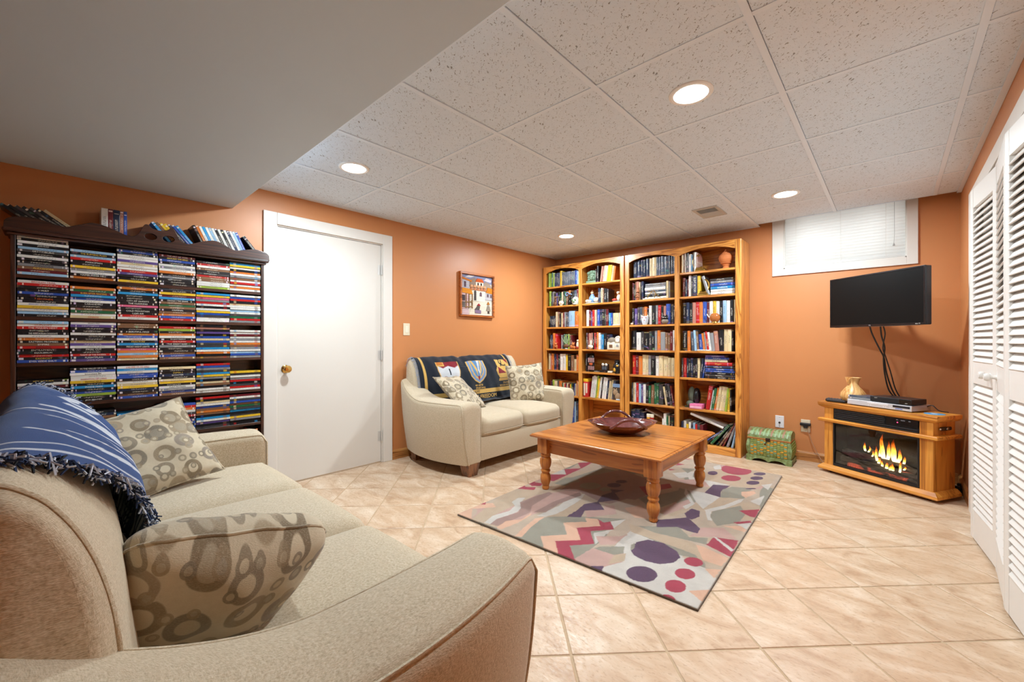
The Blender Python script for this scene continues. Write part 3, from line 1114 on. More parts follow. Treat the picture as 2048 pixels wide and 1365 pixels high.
pillow('beige circle print pillow at far end of the foreground sofa', frame((-2.36, 0.262, 0.640), (-0.20, 0.95, 0.20), (0.74, 0.05, 0.66)), 0.43, 0.075, 3)
pillow('brown circle print pillow propped against the near arm of the foreground sofa', frame((-1.10, 0.225, 0.572), (0.05, 1, -0.36), (-0.78, 0.08, 0.60)), 0.41, 0.115, 11, blunt=0.15)
pillow('circle print pillow leaning on the right arm of the loveseat', frame((-2.94, 3.455, 0.655), (0.46, 0.88, 0.05), (0.80, -0.50, 0.32)), 0.42, 0.07, 21)
pillow('circle print pillow tucked behind the left arm of the loveseat', frame((-2.96, 2.53, 0.635), (-0.28, 0.95, -0.05), (0.62, 0.22, 0.745)), 0.42, 0.065, 31)


# ---------------------------------------------------------------- painted cloth helpers
def in_poly(px, py, poly):
    inside = np.zeros(px.shape, bool)
    n = len(poly)
    for i in range(n):
        x0, y0 = poly[i - 1]
        x1, y1 = poly[i]
        if y0 == y1:
            continue
        c = ((y0 > py) != (y1 > py)) & (px < (x1 - x0) * (py - y0) / (y1 - y0) + x0)
        inside ^= c
    return inside


def paint_mesh(name, co, faces, cols, mat, parent=None, loc=(0, 0, 0), rot=(0, 0, 0)):
    me = bpy.data.meshes.new(name)
    me.from_pydata([tuple(p) for p in co], [], faces)
    at = me.color_attributes.new('paint', 'FLOAT_COLOR', 'POINT')
    at.data.foreach_set('color', np.asarray(cols, dtype=np.float32).ravel())
    me.materials.append(mat)
    me.polygons.foreach_set('use_smooth', np.ones(len(faces), bool))
    me.update()
    return inst(name, me, parent, loc, rot)


def grid_faces(nx, ny):
    i, j = np.meshgrid(np.arange(nx - 1), np.arange(ny - 1), indexing='ij')
    a = (i * ny + j).ravel()
    return np.stack([a, a + ny, a + ny + 1, a + 1], 1).tolist()


# ---------------------------------------------------------------- army blanket on the loveseat back
NAVY, GOLD, CRIM, PALE, SKY = lin((26, 32, 44)), lin((222, 178, 96)), lin((140, 32, 44)), lin((214, 216, 220)), lin((92, 140, 186))


def ell(cx, cy, rx, ry, n=22):
    return [(cx + rx * math.cos(2 * PI * k / n), cy + ry * math.sin(2 * PI * k / n)) for k in range(n)]


def shield(cx, cz, w, h, k=1.0):
    pts = [(-1, 1), (1, 1), (1, 0.1), (0.86, -0.35), (0.5, -0.75), (0, -1), (-0.5, -0.75), (-0.86, -0.35), (-1, 0.1)]
    return [(cx + a * w * k, cz + b * h * k) for a, b in pts]


# shapes in (y, z) on the inside back
BL = [(GOLD, [(2.335, 0), (2.358, 0), (2.358, 2), (2.335, 2)]), (GOLD, [(3.475, 0), (3.49, 0), (3.49, 2), (3.475, 2)]),
      (GOLD, [(2.4, 0.562), (3.47, 0.562), (3.47, 0.606), (2.4, 0.606)]),
      (GOLD, shield(2.63, 0.80, 0.135, 0.125)), (PALE, shield(2.63, 0.80, 0.135, 0.125, 0.93)),
      (CRIM, [(2.50, 0.92), (2.755, 0.92), (2.755, 0.865), (2.70, 0.842), (2.63, 0.862), (2.56, 0.842), (2.505, 0.865)]),
      (CRIM, [(2.52, 0.745), (2.57, 0.765), (2.63, 0.745), (2.69, 0.765), (2.742, 0.745), (2.70, 0.71), (2.63, 0.685), (2.56, 0.71)]),
      (GOLD, [(2.49, 0.925), (2.585, 0.925), (2.585, 0.862), (2.49, 0.862)]), (lin((200, 120, 50)), [(2.50, 0.915), (2.575, 0.915), (2.575, 0.872), (2.50, 0.872)]),
      (NAVY, [(2.622, 0.835), (2.638, 0.835), (2.638, 0.775), (2.622, 0.775)]),
      (GOLD, shield(3.0, 0.795, 0.125, 0.13)), (lin((120, 150, 190)), shield(3.0, 0.795, 0.125, 0.13, 0.9)), (GOLD, shield(3.0, 0.805, 0.095, 0.108, 0.92)), (SKY, shield(3.0, 0.81, 0.085, 0.1, 0.9)),
      (GOLD, [(2.93, 0.90), (2.96, 0.90), (2.99, 0.82), (2.985, 0.74), (2.965, 0.80)]), (PALE, [(3.02, 0.90), (3.05, 0.90), (3.02, 0.82), (3.03, 0.74), (3.0, 0.80)]),
      (GOLD, [(3.06, 0.90), (3.078, 0.90), (3.05, 0.80), (3.01, 0.71), (3.0, 0.70), (3.03, 0.80)]), (CRIM, [(2.98, 0.745), (3.02, 0.745), (3.01, 0.705), (3.0, 0.70), (2.99, 0.705)]),
      (GOLD, [(3.29, 0.925), (3.50, 0.925), (3.50, 0.83), (3.53, 0.79), (3.49, 0.74), (3.46, 0.705), (3.32, 0.705), (3.29, 0.74), (3.27, 0.79), (3.30, 0.83)]),
      (CRIM, [(3.42, 0.92), (3.49, 0.92), (3.49, 0.85)]), (CRIM, [(3.305, 0.83), (3.305, 0.755), (3.43, 0.755)]),
      (NAVY, [(3.345, 0.865), (3.36, 0.90), (3.372, 0.90), (3.362, 0.865), (3.385, 0.865), (3.39, 0.895), (3.402, 0.89), (3.39, 0.845), (3.43, 0.842), (3.44, 0.858), (3.448, 0.83), (3.38, 0.834), (3.36, 0.82), (3.365, 0.85)]),
      (GOLD, [(3.31, 0.70), (3.47, 0.70), (3.48, 0.672), (3.30, 0.672)]), (lin((196, 150, 80)), [(3.315, 0.694), (3.465, 0.694), (3.47, 0.678), (3.31, 0.678)]),
      (GOLD, [(2.78, 0.975), (2.87, 0.975), (2.85, 0.945), (2.80, 0.945)])]
NY_, NL = 250, 130
prof = []
for p in BACKC[TOP_I - 9:]:
    if p.z > 0.485:
        prof.append((p.y, p.z))
prof = prof + [(0.235, 0.481), (0.30, 0.484)]
pp = np.array(prof)
arc = np.r_[0, np.cumsum(np.hypot(np.diff(pp[:, 0]), np.diff(pp[:, 1])))]
lv = np.linspace(0, arc[-1], NL)
fz = np.stack([np.interp(lv, arc, pp[:, 0]), np.interp(lv, arc, pp[:, 1])], 1)
yw = np.linspace(2.285, 3.535, NY_)
co = np.zeros((NY_, NL, 3))
for i, y in enumerate(yw):
    s = 2.96 - y
    for j in range(NL):
        f, z = fz[j]
        jt = int(np.argmax(fz[:, 1]))
        cr = back_crown(s, LOVE_I) * min(1, max(0, (0.94 - z) / 0.15)) if j > jt else 0
        wv = 0.003 * math.sin(y * 23 + j * 0.05) + 0.002 * math.sin(y * 51 - j * 0.09)
        tn = fz[min(j + 2, NL - 1)] - fz[max(j - 2, 0)]
        tn = tn / (np.hypot(*tn) + 1e-9)
        nf, nz = -tn[1], tn[0]
        if j > jt and z < 0.49:
            nf, nz = 0.3, 1.0
        co[i, j] = (s, f + cr + nf * (0.014 + wv), z + nz * (0.014 + wv))
    dip = 0.012 * math.exp(-((y - 2.84) / 0.05) ** 2)
    co[i, :, 2] -= dip * (co[i, :, 2] > 0.85)
Y = np.repeat(yw[:, None], NL, 1)
Z = co[:, :, 2]
frontm = np.tile(np.arange(NL) > NL * 0.24, (NY_, 1))
colr = np.tile(np.array(NAVY), (NY_, NL, 1))
for k, (c, poly) in enumerate(BL):
    m = in_poly(Y, Z, poly)
    if k > 1:
        m &= frontm
    colr[m] = c
blk = paint_mesh('throw_blanket', co.reshape(-1, 3), grid_faces(NY_, NL), colr.reshape(-1, 4), m_attr('woven cotton throw', fs=700.0, bs=0.5), None, LOVE_L, (0, 0, -PI / 2))
tag(blk, 'navy and gold military throw blanket draped over the back of the loveseat', 'blanket')


def cloth_text(s, y, z, w, h, col, key):
    cot, faces = text_mesh(s, res=3)
    ww = cot[:, 0].max() - cot[:, 0].min()
    sx = min(h, w / ww)
    pts = []
    for px, pz, _ in cot:
        yy, zz = y + px * sx, z + pz * h
        ss = 2.96 - yy
        wv = 0.007
        pts.append((ss, back_front(zz, ss, LOVE_I) + 0.0205, zz))
    me = bpy.data.meshes.new('lettering')
    me.from_pydata(pts, [], faces)
    me.materials.append(plain(key, col, 0.9))
    return inst('lettering', me, blk)


GT, NVT = (222, 178, 96), (30, 32, 40)
cloth_text('4th BSTB', 2.985, 0.650, 0.16, 0.020, GT, 'gold thread')
cloth_text('SPARTANS', 3.005, 0.621, 0.2, 0.020, GT, 'gold thread')
cloth_text('27th BSB', 3.40, 0.651, 0.16, 0.019, GT, 'gold thread')
cloth_text('ROUGH RIDER', 3.385, 0.623, 0.22, 0.019, GT, 'gold thread')
cloth_text('1ST TEAM!', 2.885, 0.584, 0.26, 0.032, NVT, 'navy thread')
cloth_text('IRAQI FREEDOM', 3.03, 0.528, 0.70, 0.046, GT, 'gold thread')
fm = MB()
rf = random.Random(5)
for s_ in (0.676, -0.576):
    for k in range(110):
        j = int(k / 110 * (NL - 2))
        i = 0 if s_ > 0 else NY_ - 1
        p = Vector(co[i, j])
        sgn = 1 if s_ > 0 else -1
        fm.tube([p, p + Vector((sgn * 0.014, 0.004 * rf.uniform(-1, 1), 0.003)), p + Vector((sgn * rf.uniform(0.022, 0.036), rf.uniform(-0.004, 0.008), -rf.uniform(0.004, 0.016)))], 0.0016, 4)
fo = fm.done('fringe', plain('grey blue fringe', (150, 156, 170), 0.9), blk)
fo['kind'] = 'stuff'

# ---------------------------------------------------------------- blue throw on the foreground sofa
BLUE, WHT = lin((44, 80, 138)), lin((214, 220, 232))
NX, NL2 = 240, 150
prof = [(p.y, p.z) for p in BACKC[TOP_I - 12:] if p.z > 0.50]
prof = prof + [(0.235, 0.497), (0.27, 0.49)]
pp = np.array(prof)
arc = np.r_[0, np.cumsum(np.hypot(np.diff(pp[:, 0]), np.diff(pp[:, 1])))]
lv = np.linspace(0, arc[-1], NL2)
fz = np.stack([np.interp(lv, arc, pp[:, 0]), np.interp(lv, arc, pp[:, 1])], 1)
co = np.zeros((NX, NL2, 3))
U = np.zeros((NX, NL2))
V = np.zeros((NX, NL2))
jt = int(np.argmax(fz[:, 1]))
for j in range(NL2):
    q = max(0.0, (j - jt) / (NL2 - jt))
    xn = -0.90 - 0.76 * q ** 1.1
    xf = -2.30 - 0.02 * q
    f, z = fz[j]
    for i in range(NX):
        a = i / (NX - 1)
        x = xn + (xf - xn) * a
        s = x - SOFA_L[0]
        cr = back_crown(s, SOFA_I) * min(1, max(0, (0.94 - z) / 0.15)) if j > jt else 0
        wv = 0.010 * math.sin(x * 9 + 3 * q) + 0.004 * math.sin(x * 27 - 5 * q)
        puffy = 0.045 * math.sin(PI * min(1, q * 1.05)) * (0.6 + 0.4 * math.sin(PI * a))
        tn = fz[min(j + 2, NL2 - 1)] - fz[max(j - 2, 0)]
        tn = tn / (np.hypot(*tn) + 1e-9)
        nf, nz = -tn[1], tn[0]
        of = 0.016 + 0.6 * wv + (puffy if j > jt else 0)
        co[i, j] = (s, f + cr + nf * of, z + max(nz, -0.2) * of)
        U[i, j] = a
        V[i, j] = q
colr = np.tile(np.array(BLUE), (NX, NL2, 1))


def stroke(c0, c1, w0, w1, bend=0.0, n=24):
    """tapering curved band between two points in (u, v)"""
    L, R = [], []
    dx, dy = c1[0] - c0[0], c1[1] - c0[1]
    l = math.hypot(dx, dy)
    nx, ny = -dy / l, dx / l
    for k in range(n + 1):
        t = k / n
        w = (w0 + (w1 - w0) * t) * (0.35 + 0.65 * math.sin(PI * min(1, max(0.0, t * 0.9 + 0.07))))
        b = bend * math.sin(PI * t)
        px, py = c0[0] + dx * t + nx * b, c0[1] + dy * t + ny * b
        L.append((px + nx * w, py + ny * w))
        R.append((px - nx * w, py - ny * w))
    return L + R[::-1]


wh = [stroke((0.045, -0.05), (0.04, 1.02), 0.006, 0.006), stroke((0.075, -0.05), (0.068, 1.02), 0.003, 0.003), stroke((0.955, -0.05), (0.955, 1.02), 0.008, 0.008), stroke((0.915, -0.05), (0.915, 1.02), 0.005, 0.005),
      stroke((0.15, 0.02), (0.13, 0.95), 0.010, 0.014, 0.015), stroke((0.19, 0.10), (0.16, 0.90), 0.004, 0.006, 0.012), stroke((0.30, 0.05), (0.26, 0.52), 0.012, 0.010, 0.02), stroke((0.36, 0.0), (0.32, 0.40), 0.006, 0.006, 0.02),
      stroke((0.52, 0.04), (0.50, 0.98), 0.028, 0.05, 0.03), stroke((0.60, 0.10), (0.58, 0.98), 0.02, 0.05, 0.02), stroke((0.68, 0.45), (0.66, 0.98), 0.02, 0.06, 0.01), stroke((0.80, 0.02), (0.82, 0.98), 0.010, 0.016, -0.02), stroke((0.86, 0.02), (0.87, 0.98), 0.006, 0.008, -0.01),
      stroke((0.66, 0.10), (0.76, 0.24), 0.07, 0.05, 0.0), stroke((0.44, 0.0), (0.42, 0.30), 0.008, 0.012, 0.01), stroke((0.23, 0.55), (0.20, 0.98), 0.008, 0.02, 0.005)]
for p in wh:
    colr[in_poly(U, V, p)] = WHT
for row in range(4):
    for k in range(13):
        u0, v0 = 0.275 + 0.036 * row + 0.003 * k, 0.42 + 0.042 * k
        if rf.random() < 0.9:
            colr[in_poly(U, V, [(u0, v0), (u0 + 0.024, v0 + 0.006), (u0 + 0.024, v0 + 0.030), (u0, v0 + 0.026)])] = WHT
for p in (ell(0.71, 0.17, 0.03, 0.02), stroke((0.67, 0.12), (0.74, 0.22), 0.010, 0.010), stroke((0.60, 0.60), (0.58, 0.95), 0.006, 0.010), stroke((0.52, 0.55), (0.50, 0.9), 0.005, 0.007)):
    colr[in_poly(U, V, p)] = BLUE
thr = paint_mesh('sofa_throw', co.reshape(-1, 3), grid_faces(NX, NL2), colr.reshape(-1, 4), m_attr('woven cotton throw'), None, SOFA_L)
tag(thr, 'blue and white fringed woven throw over the back of the foreground sofa', 'blanket')
m_fr = [plain('fringe blue', (40, 56, 92), 0.9), plain('fringe white', (196, 202, 216), 0.9), plain('fringe dark', (30, 32, 40), 0.9)]


def fringe(seq, dirs, n, lo, hi, seed, thick=0.0022):
    r_ = random.Random(seed)
    mb = MB()
    m = len(seq)
    for k in range(n):
        t = r_.random() * (m - 1.001)
        i = int(t)
        p = seq[i].lerp(seq[i + 1], t - i)
        d = dirs(i / m)
        l = r_.uniform(lo, hi)
        w1 = Vector((r_.uniform(-1, 1), r_.uniform(-1, 1), r_.uniform(-0.5, 1))) * l * 0.35
        w2 = Vector((r_.uniform(-1, 1), r_.uniform(-1, 1), r_.uniform(-1, 0.4))) * l * 0.5
        mb.tube([p, p + d * l * 0.5 + w1, p + d * l + w2], thick, 4, mi=r_.choice((0, 0, 1, 1, 2)))
    f_ = mb.done('fringe', m_fr, thr)
    f_['kind'] = 'stuff'


near = [Vector(co[0, j]) for j in range(0, NL2, 2)]
far = [Vector(co[-1, j]) for j in range(0, NL2, 2)]
bot = [Vector(co[i, -1]) for i in range(0, NX, 3)]
fringe(near, lambda t: Vector((0.75, 0.25, -0.2)), 900, 0.014, 0.034, 1, 0.0016)
fringe(far, lambda t: Vector((-0.6, 0.5, 0.2)), 500, 0.014, 0.03, 2, 0.0015)
fringe(bot, lambda t: Vector((0.1, 0.8, -0.05)), 500, 0.016, 0.034, 3, 0.0016)

# ================================================================ RUG
RUG = """T126 0,1 415,25 920,120 1229,272 1420,315 816,364 337,359 15;R192 122,186 572,315 816,391 835,402 553,371 274,344 32;G474 1,426 255,503 403,714 500,683 410,581 324,686 208,584 95,700 -26,612 -35;G145 865,171 1044,238 1454,404 1471,379 1220,373 865;M258 768,233 1097,383 1515,722 1406,787 1084,731 794,598 758,391 835;B644 720,713 937,939 971,1028 735,859 623,747 662;O767 769,826 875,930 818,955 704,880 674;T980 861,1006 1105,1057 1229,1097 960,1019 759;R963 936,1011 1089,1039 1214,1103 1149,1046 952,1008 816;L860 1742,940 1698,1187 1701,1060 1543,912 1620;T991 2094,1280 2216,1429 2197,1418 1947,1331 1727,1187 1701,1014 1707;R830 1550,988 1711,1079 1560,991 1485;L985 1386,1086 1404,1195 1380,1164 1088,1094 1180;L936 535,1132 508,1289 359,1390 343,1452 281,1456 -25,1016 -14,1007 37,1056 139,1039 212,952 254;T889 570,1057 552,1239 573,1428 499,1440 404,1359 398,1188 455,1041 470,949 474;G1011 471,1167 462,1313 445,1327 413,1246 388,1146 444;O1354 415,1441 415,1448 516,1313 561,1279 557;L795 521,851 616,854 325,866 206,790 324,859 440;R818 294,927 387,947 431,943 272,887 224;G896 207,994 290,1022 220,993 173,878 167;R862 107,889 165,993 173,1002 63,912 38;T993 173,1032 229,1059 152,1009 68;P940 -10,1003 44,1022 -9,994 -24;P1034 276,1022 376,1060 447,1139 463,1227 418,1260 367,1252 296,1206 238,1136 219,1076 233;G1037 268,1013 331,1021 362,1042 307;P1234 131,1237 112,1237 93,1232 75,1223 58,1211 43,1196 32,1180 26,1163 23,1147 26,1132 33,1120 45,1111 61,1106 79,1106 99,1110 118,1119 137,1132 152,1148 164,1165 171,1183 172,1200 168,1214 160,1226 147;K1364 384,1365 372,1364 360,1359 348,1353 337,1344 329,1334 323,1323 320,1313 321,1303 324,1294 331,1287 340,1283 351,1281 363,1283 376,1287 388,1294 399,1303 407,1313 413,1324 416,1335 415,1345 412,1354 405,1360 395;K1368 249,1370 236,1368 223,1364 210,1357 199,1349 190,1339 184,1328 181,1317 181,1307 185,1298 192,1290 201,1286 213,1284 226,1285 240,1289 253,1296 264,1305 274,1315 280,1327 283,1338 282,1348 278,1357 271,1364 261;K1367 118,1369 104,1368 91,1364 77,1358 66,1350 57,1340 50,1330 47,1319 48,1308 52,1299 59,1292 69,1286 81,1284 95,1285 110,1288 123,1295 136,1303 146,1313 152,1325 155,1336 154,1347 150,1356 142,1363 131;K1366 -3,1366 -11,1365 -20,1361 -27,1355 -35,1348 -40,1340 -44,1332 -46,1323 -46,1315 -44,1309 -40,1303 -34,1300 -27,1299 -19,1301 -10,1304 -2,1310 5,1317 11,1326 16,1334 18,1343 17,1351 15,1358 10,1363 4;O1384 337,1446 380,1441 281;O1383 102,1449 167,1452 59;O585 327,685 427,648 470,718 504,777 429,681 317,779 202,678 101,789 -23,700 -26,584 95,686 208;K718 504,767 555,860 441,764 331,858 212,766 109,879 -10,794 -30,678 101,779 202,681 317,777 429;G559 434,859 623,851 616,770 484,718 504,648 470;R592 566,682 660,644 720,696 764,772 649,654 481;P550 409,529 585,534 664,586 756,682 660,592 566,625 457;P580 743,546 879,577 1002,679 888,598 758;L404 302,419 528,388 702,437 829,469 729,486 548,479 400,452 326;T452 326,488 425,479 580,486 723,527 698,550 530,550 409;M356 330,350 547,391 835,435 785,402 553,414 379;L220 16,192 122,222 251,193 337,138 367,124 456,160 487,191 393,251 329,273 259,242 99,263 23;M263 23,242 99,281 266,242 340,182 404,196 559,221 690,259 678,280 410,339 316,330 206,314 35;O321 12,306 121,362 201,348 323,371 274,377 150,359 15;O474 1,444 116,419 265,452 326,457 249,474 142,510 18;O1 -7,-1 210,51 273,117 235,17 113,126 0;K-10 195,-15 257,7 255,31 218;P-19 330,-17 366,13 362;K-13 583,-13 705,22 661,92 706,115 646;K-10 733,-16 816,23 787,80 809,101 748,52 706;L-13 1045,-27 1153,17 1203,102 1126,67 955;K72 896,0 1022,98 1105,10 1210,103 1326,-1 1449,93 1550,108 1375,113 1135,114 899;G145 865,138 1044,212 1079,275 1026,206 891;G446 1046,453 1027,455 1006,453 984,446 963,436 945,421 929,405 919,387 912,368 912,351 917,336 927,324 942,315 960,312 981,314 1004,320 1025,331 1045,346 1061,364 1072,383 1078,401 1078,419 1072,434 1061;P556 1265,559 1256,559 1245,557 1233,553 1222,546 1212,538 1203,528 1197,518 1193,509 1192,500 1194,493 1199,487 1207,484 1216,484 1227,486 1239,491 1250,497 1261,506 1270,515 1276,525 1280,535 1281,544 1278,551 1273;P556 1159,560 1146,562 1132,560 1117,555 1103,547 1091,538 1080,527 1073,515 1069,503 1069,492 1073,482 1080,475 1090,470 1103,469 1117,470 1132,475 1147,483 1160,493 1170,504 1178,516 1182,528 1181,540 1177,549 1170;G542 1032,546 1021,547 1009,546 996,542 984,536 974,528 965,519 959,509 956,499 956,489 959,481 966,474 974,470 985,468 998,469 1010,473 1022,479 1033,487 1042,497 1048,507 1051,517 1051,527 1048,535 1041;P537 1028,626 1081,586 957;K673 1215,825 1432,870 1358,805 1210,844 1132,787 1084;G761 998,793 1068,842 1131,928 1337,1013 1192,943 930,892 886;P1086 1404,1085 1629,1192 1680,1171 1498,1197 1381;G1197 1381,1166 1553,1206 1668,1331 1727,1328 1460;L948 1425,1018 1280,1096 1143,1081 1010,1048 1045,1072 1142,979 1291;L1177 1081,1251 1236,1305 1419,1326 1458,1329 1380,1272 1191,1218 1080,1230 1005,1262 934,1237 928;G1222 1084,1281 1198,1339 1304,1394 1178,1390 1012,1301 875,1234 991;K1349 1209,1447 1321,1450 1158,1423 1152;K1362 993,1440 1088,1449 1056,1387 984;L1388 979,1449 1056,1446 939;O1332 901,1409 966,1450 928,1443 894;R1220 635,1238 792,1338 876,1434 764,1332 717;G946 573,1135 719,1223 625,1306 682,1321 593,1270 587,1057 552;P1095 941,1107 1047,1159 1040,1183 948,1161 870,1128 878;P995 723,1131 887,1237 776,1245 703,1200 696,1127 712,1037 629;K1328 714,1442 758,1452 537,1321 593;L1322 717,1342 718,1448 629,1441 599;K1242 2178,1244 2139,1239 2100,1228 2065,1210 2035,1187 2013,1161 1998,1133 1993,1104 1998,1078 2012,1054 2035,1036 2066,1024 2103,1019 2143,1022 2183,1033 2221,1052 2254,1076 2279,1105 2294,1135 2298,1165 2291,1192 2274,1215 2248,1232 2215;K1216 1917,1218 1895,1215 1873,1209 1851,1198 1831,1185 1815,1169 1802,1153 1795,1136 1794,1121 1798,1107 1808,1096 1822,1090 1841,1087 1863,1089 1885,1096 1908,1106 1929,1120 1946,1136 1959,1154 1966,1171 1967,1187 1962,1200 1952,1210 1936;P1344 2182,1345 2169,1343 2155,1338 2140,1332 2127,1323 2114,1314 2104,1303 2097,1293 2094,1284 2094,1276 2098,1271 2106,1267 2117,1266 2129,1268 2144,1273 2158,1280 2173,1288 2185,1298 2195,1308 2202,1319 2206,1328 2205,1336 2201,1341 2193;P1349 2045,1350 2031,1348 2015,1343 1999,1336 1984,1328 1971,1318 1960,1308 1954,1297 1951,1288 1952,1280 1957,1273 1966,1270 1978,1268 1993,1270 2009,1274 2025,1281 2040,1290 2054,1300 2065,1311 2072,1321 2074,1331 2073,1339 2067,1345 2058;P1347 1902,1348 1887,1346 1871,1342 1855,1335 1840,1327 1827,1317 1816,1307 1809,1297 1807,1287 1808,1279 1813,1272 1823,1269 1835,1267 1850,1269 1866,1273 1882,1279 1898,1288 1911,1298 1922,1309 1929,1319 1932,1329 1930,1337 1924,1343 1914;P1036 1949,1039 1933,1039 1917,1037 1901,1033 1886,1027 1874,1019 1866,1011 1861,1002 1860,993 1863,985 1871,978 1882,973 1896,970 1911,970 1928,971 1944,975 1959,981 1972,989 1981,998 1986,1007 1986,1016 1983,1024 1975,1031 1963;P1352 1739,1351 1734,1349 1728,1345 1721,1340 1713,1333 1705,1326 1698,1318 1693,1311 1688,1304 1686,1299 1685,1295 1687,1294 1690,1294 1695,1296 1701,1300 1709,1305 1716,1312 1724,1319 1731,1327 1737,1334 1741,1341 1744,1346 1744,1350 1743;L749 1705,875 1871,906 1724,836 1609;L955 2128,990 2210,1031 2097,993 2033;G755 1893,864 1954,846 1787;K691 2180,713 2280,761 2239;K690 2023,750 2020,695 1933;K680 1798,740 1818,706 1764;O1285 1595,1352 1675,1372 1625,1334 1485,1300 1520;L1366 1852,1425 1943,1427 1761;L1370 1434,1427 1628,1435 1393;P471 1558,574 1598,602 1511,507 1511;K60 1500,150 1560,140 1640,230 1700,210 1790,120 1730,130 1650,50 1590"""
RC = {'T': (188, 164, 138), 'R': (192, 154, 142), 'G': (146, 140, 124), 'M': (158, 126, 116), 'B': (190, 168, 148), 'O': (216, 170, 142), 'L': (202, 194, 184), 'P': (86, 58, 84), 'K': (164, 52, 72)}
RW, RL = 1.452, 2.228
nx, ny = 360, 552
gx = np.linspace(0, RW, nx)
gy = np.linspace(0, RL, ny)
PX, PY = np.meshgrid(gx, gy, indexing='ij')
rcol = np.tile(np.array(lin((186, 165, 144))), (nx, ny, 1))
wobx = PX * 1000 + 0.8 * np.sin(PY * 130)
woby = PY * 1000 + 0.8 * np.sin(PX * 150)
# quiet fields over the whole rug first
for a_, b_, c_ in ((0.9, 5.1, 'T'), (2.3, 3.1, 'R'), (4.0, 2.2, 'G'), (1.4, 6.2, 'B')):
    rcol[np.sin(PX * a_ * 3 + 2 * np.sin(PY * b_ * 0.6 + a_)) * np.cos(PY * b_) > 0.62] = lin(RC[c_])
for item in RUG.split(';'):
    poly = [tuple(float(v) for v in q.split()) for q in item[1:].split(',')]
    rcol[in_poly(wobx, woby, poly)] = lin(RC[item[0]])
rng = np.random.RandomState(3)
H = 0.0125 + 0.0012 * rng.rand(nx, ny)
dist = np.minimum(np.minimum(PX, RW - PX), np.minimum(PY, RL - PY))
H = np.where(dist < 0.004, 0.009, H)
top = np.stack([PX, PY, H], 2).reshape(-1, 3)
faces = grid_faces(nx, ny)
idx = np.arange(nx * ny).reshape(nx, ny)
loop = np.r_[idx[:, 0], idx[-1, 1:], idx[-2::-1, -1], idx[0, -2:0:-1]]
base = len(top)
skirt = top[loop].copy()
skirt[:, 2] = 0.001
co = np.r_[top, skirt]
n = len(loop)
for k in range(n):
    q = (k + 1) % n
    faces.append([int(loop[k]), base + k, base + q, int(loop[q])])
cols = np.r_[rcol.reshape(-1, 4), np.tile(np.array(lin((74, 60, 46))), (n, 1))]
ed = (dist < 0.0015).reshape(-1)
cols[:nx * ny][ed] = lin((110, 92, 72))
rug = paint_mesh('area_rug', co, faces, cols, m_attr('wool pile', 'paint', 1.0, 0.3, 380.0, 0.8), None, (-2.04, 1.723, 0.0005), (0, 0, math.radians(2.0)))
tag(rug, 'abstract tufted wool rug with crimson zigzags and purple dots under the coffee table', 'rug')

# ================================================================ COFFEE TABLE
TX, TY, TZ = -1.4875, 2.8645, 0.0135
TH = 0.425 - TZ
tab = thing('coffee_table', 'square honey oak coffee table with turned legs on the rug', 'table', (TX, TY, TZ))
hw = 0.4975
secs = []
for o_, z_ in ((-0.022, -0.024), (-0.006, -0.022), (-0.002, -0.018), (0.0, -0.012), (-0.003, -0.007), (-0.010, -0.005), (-0.012, 0.0)):
    h = hw + o_
    secs.append([(-h, -h, TH + z_), (h, -h, TH + z_), (h, h, TH + z_), (-h, h, TH + z_)])
MB().loft(secs).done('tabletop', table_oak('X'), tab)
a = 0.412
for sx in (-1, 1):
    MB().box(sx * a - 0.011, sx * a + 0.011, -a + 0.04, a - 0.04, TH - 0.138, TH - 0.024, bev=0.002).done('apron', table_oak('Y'), tab)
    MB().box(-a + 0.04, a - 0.04, sx * a - 0.011, sx * a + 0.011, TH - 0.138, TH - 0.024, bev=0.002).done('apron', table_oak('X'), tab)
LEGP = [(0.0, 0.0), (0.021, 0.0), (0.026, 0.006), (0.027, 0.018), (0.024, 0.026), (0.027, 0.034), (0.035, 0.055), (0.040, 0.080), (0.037, 0.105), (0.030, 0.118), (0.027, 0.124), (0.033, 0.130), (0.036, 0.138), (0.033, 0.146), (0.027, 0.150), (0.030, 0.156), (0.038, 0.172), (0.0435, 0.200), (0.042, 0.222), (0.035, 0.238), (0.031, 0.242), (0.037, 0.246), (0.039, 0.252), (0.036, 0.258), (0.036, 0.275), (0.0, 0.275)]
lme = None
for sx in (-1, 1):
    for sy in (-1, 1):
        if lme is None:
            mb = MB().lathe(LEGP, seg=28)
            mb.box(-0.0435, 0.0435, -0.0435, 0.0435, 0.272, TH - 0.024, bev=0.003)
            lme = mb.done('leg', table_oak('Z'), tab, (sx * 0.4125, sy * 0.4125, 0), smooth=30).data
        else:
            inst('leg', lme, tab, (sx * 0.4125, sy * 0.4125, 0))

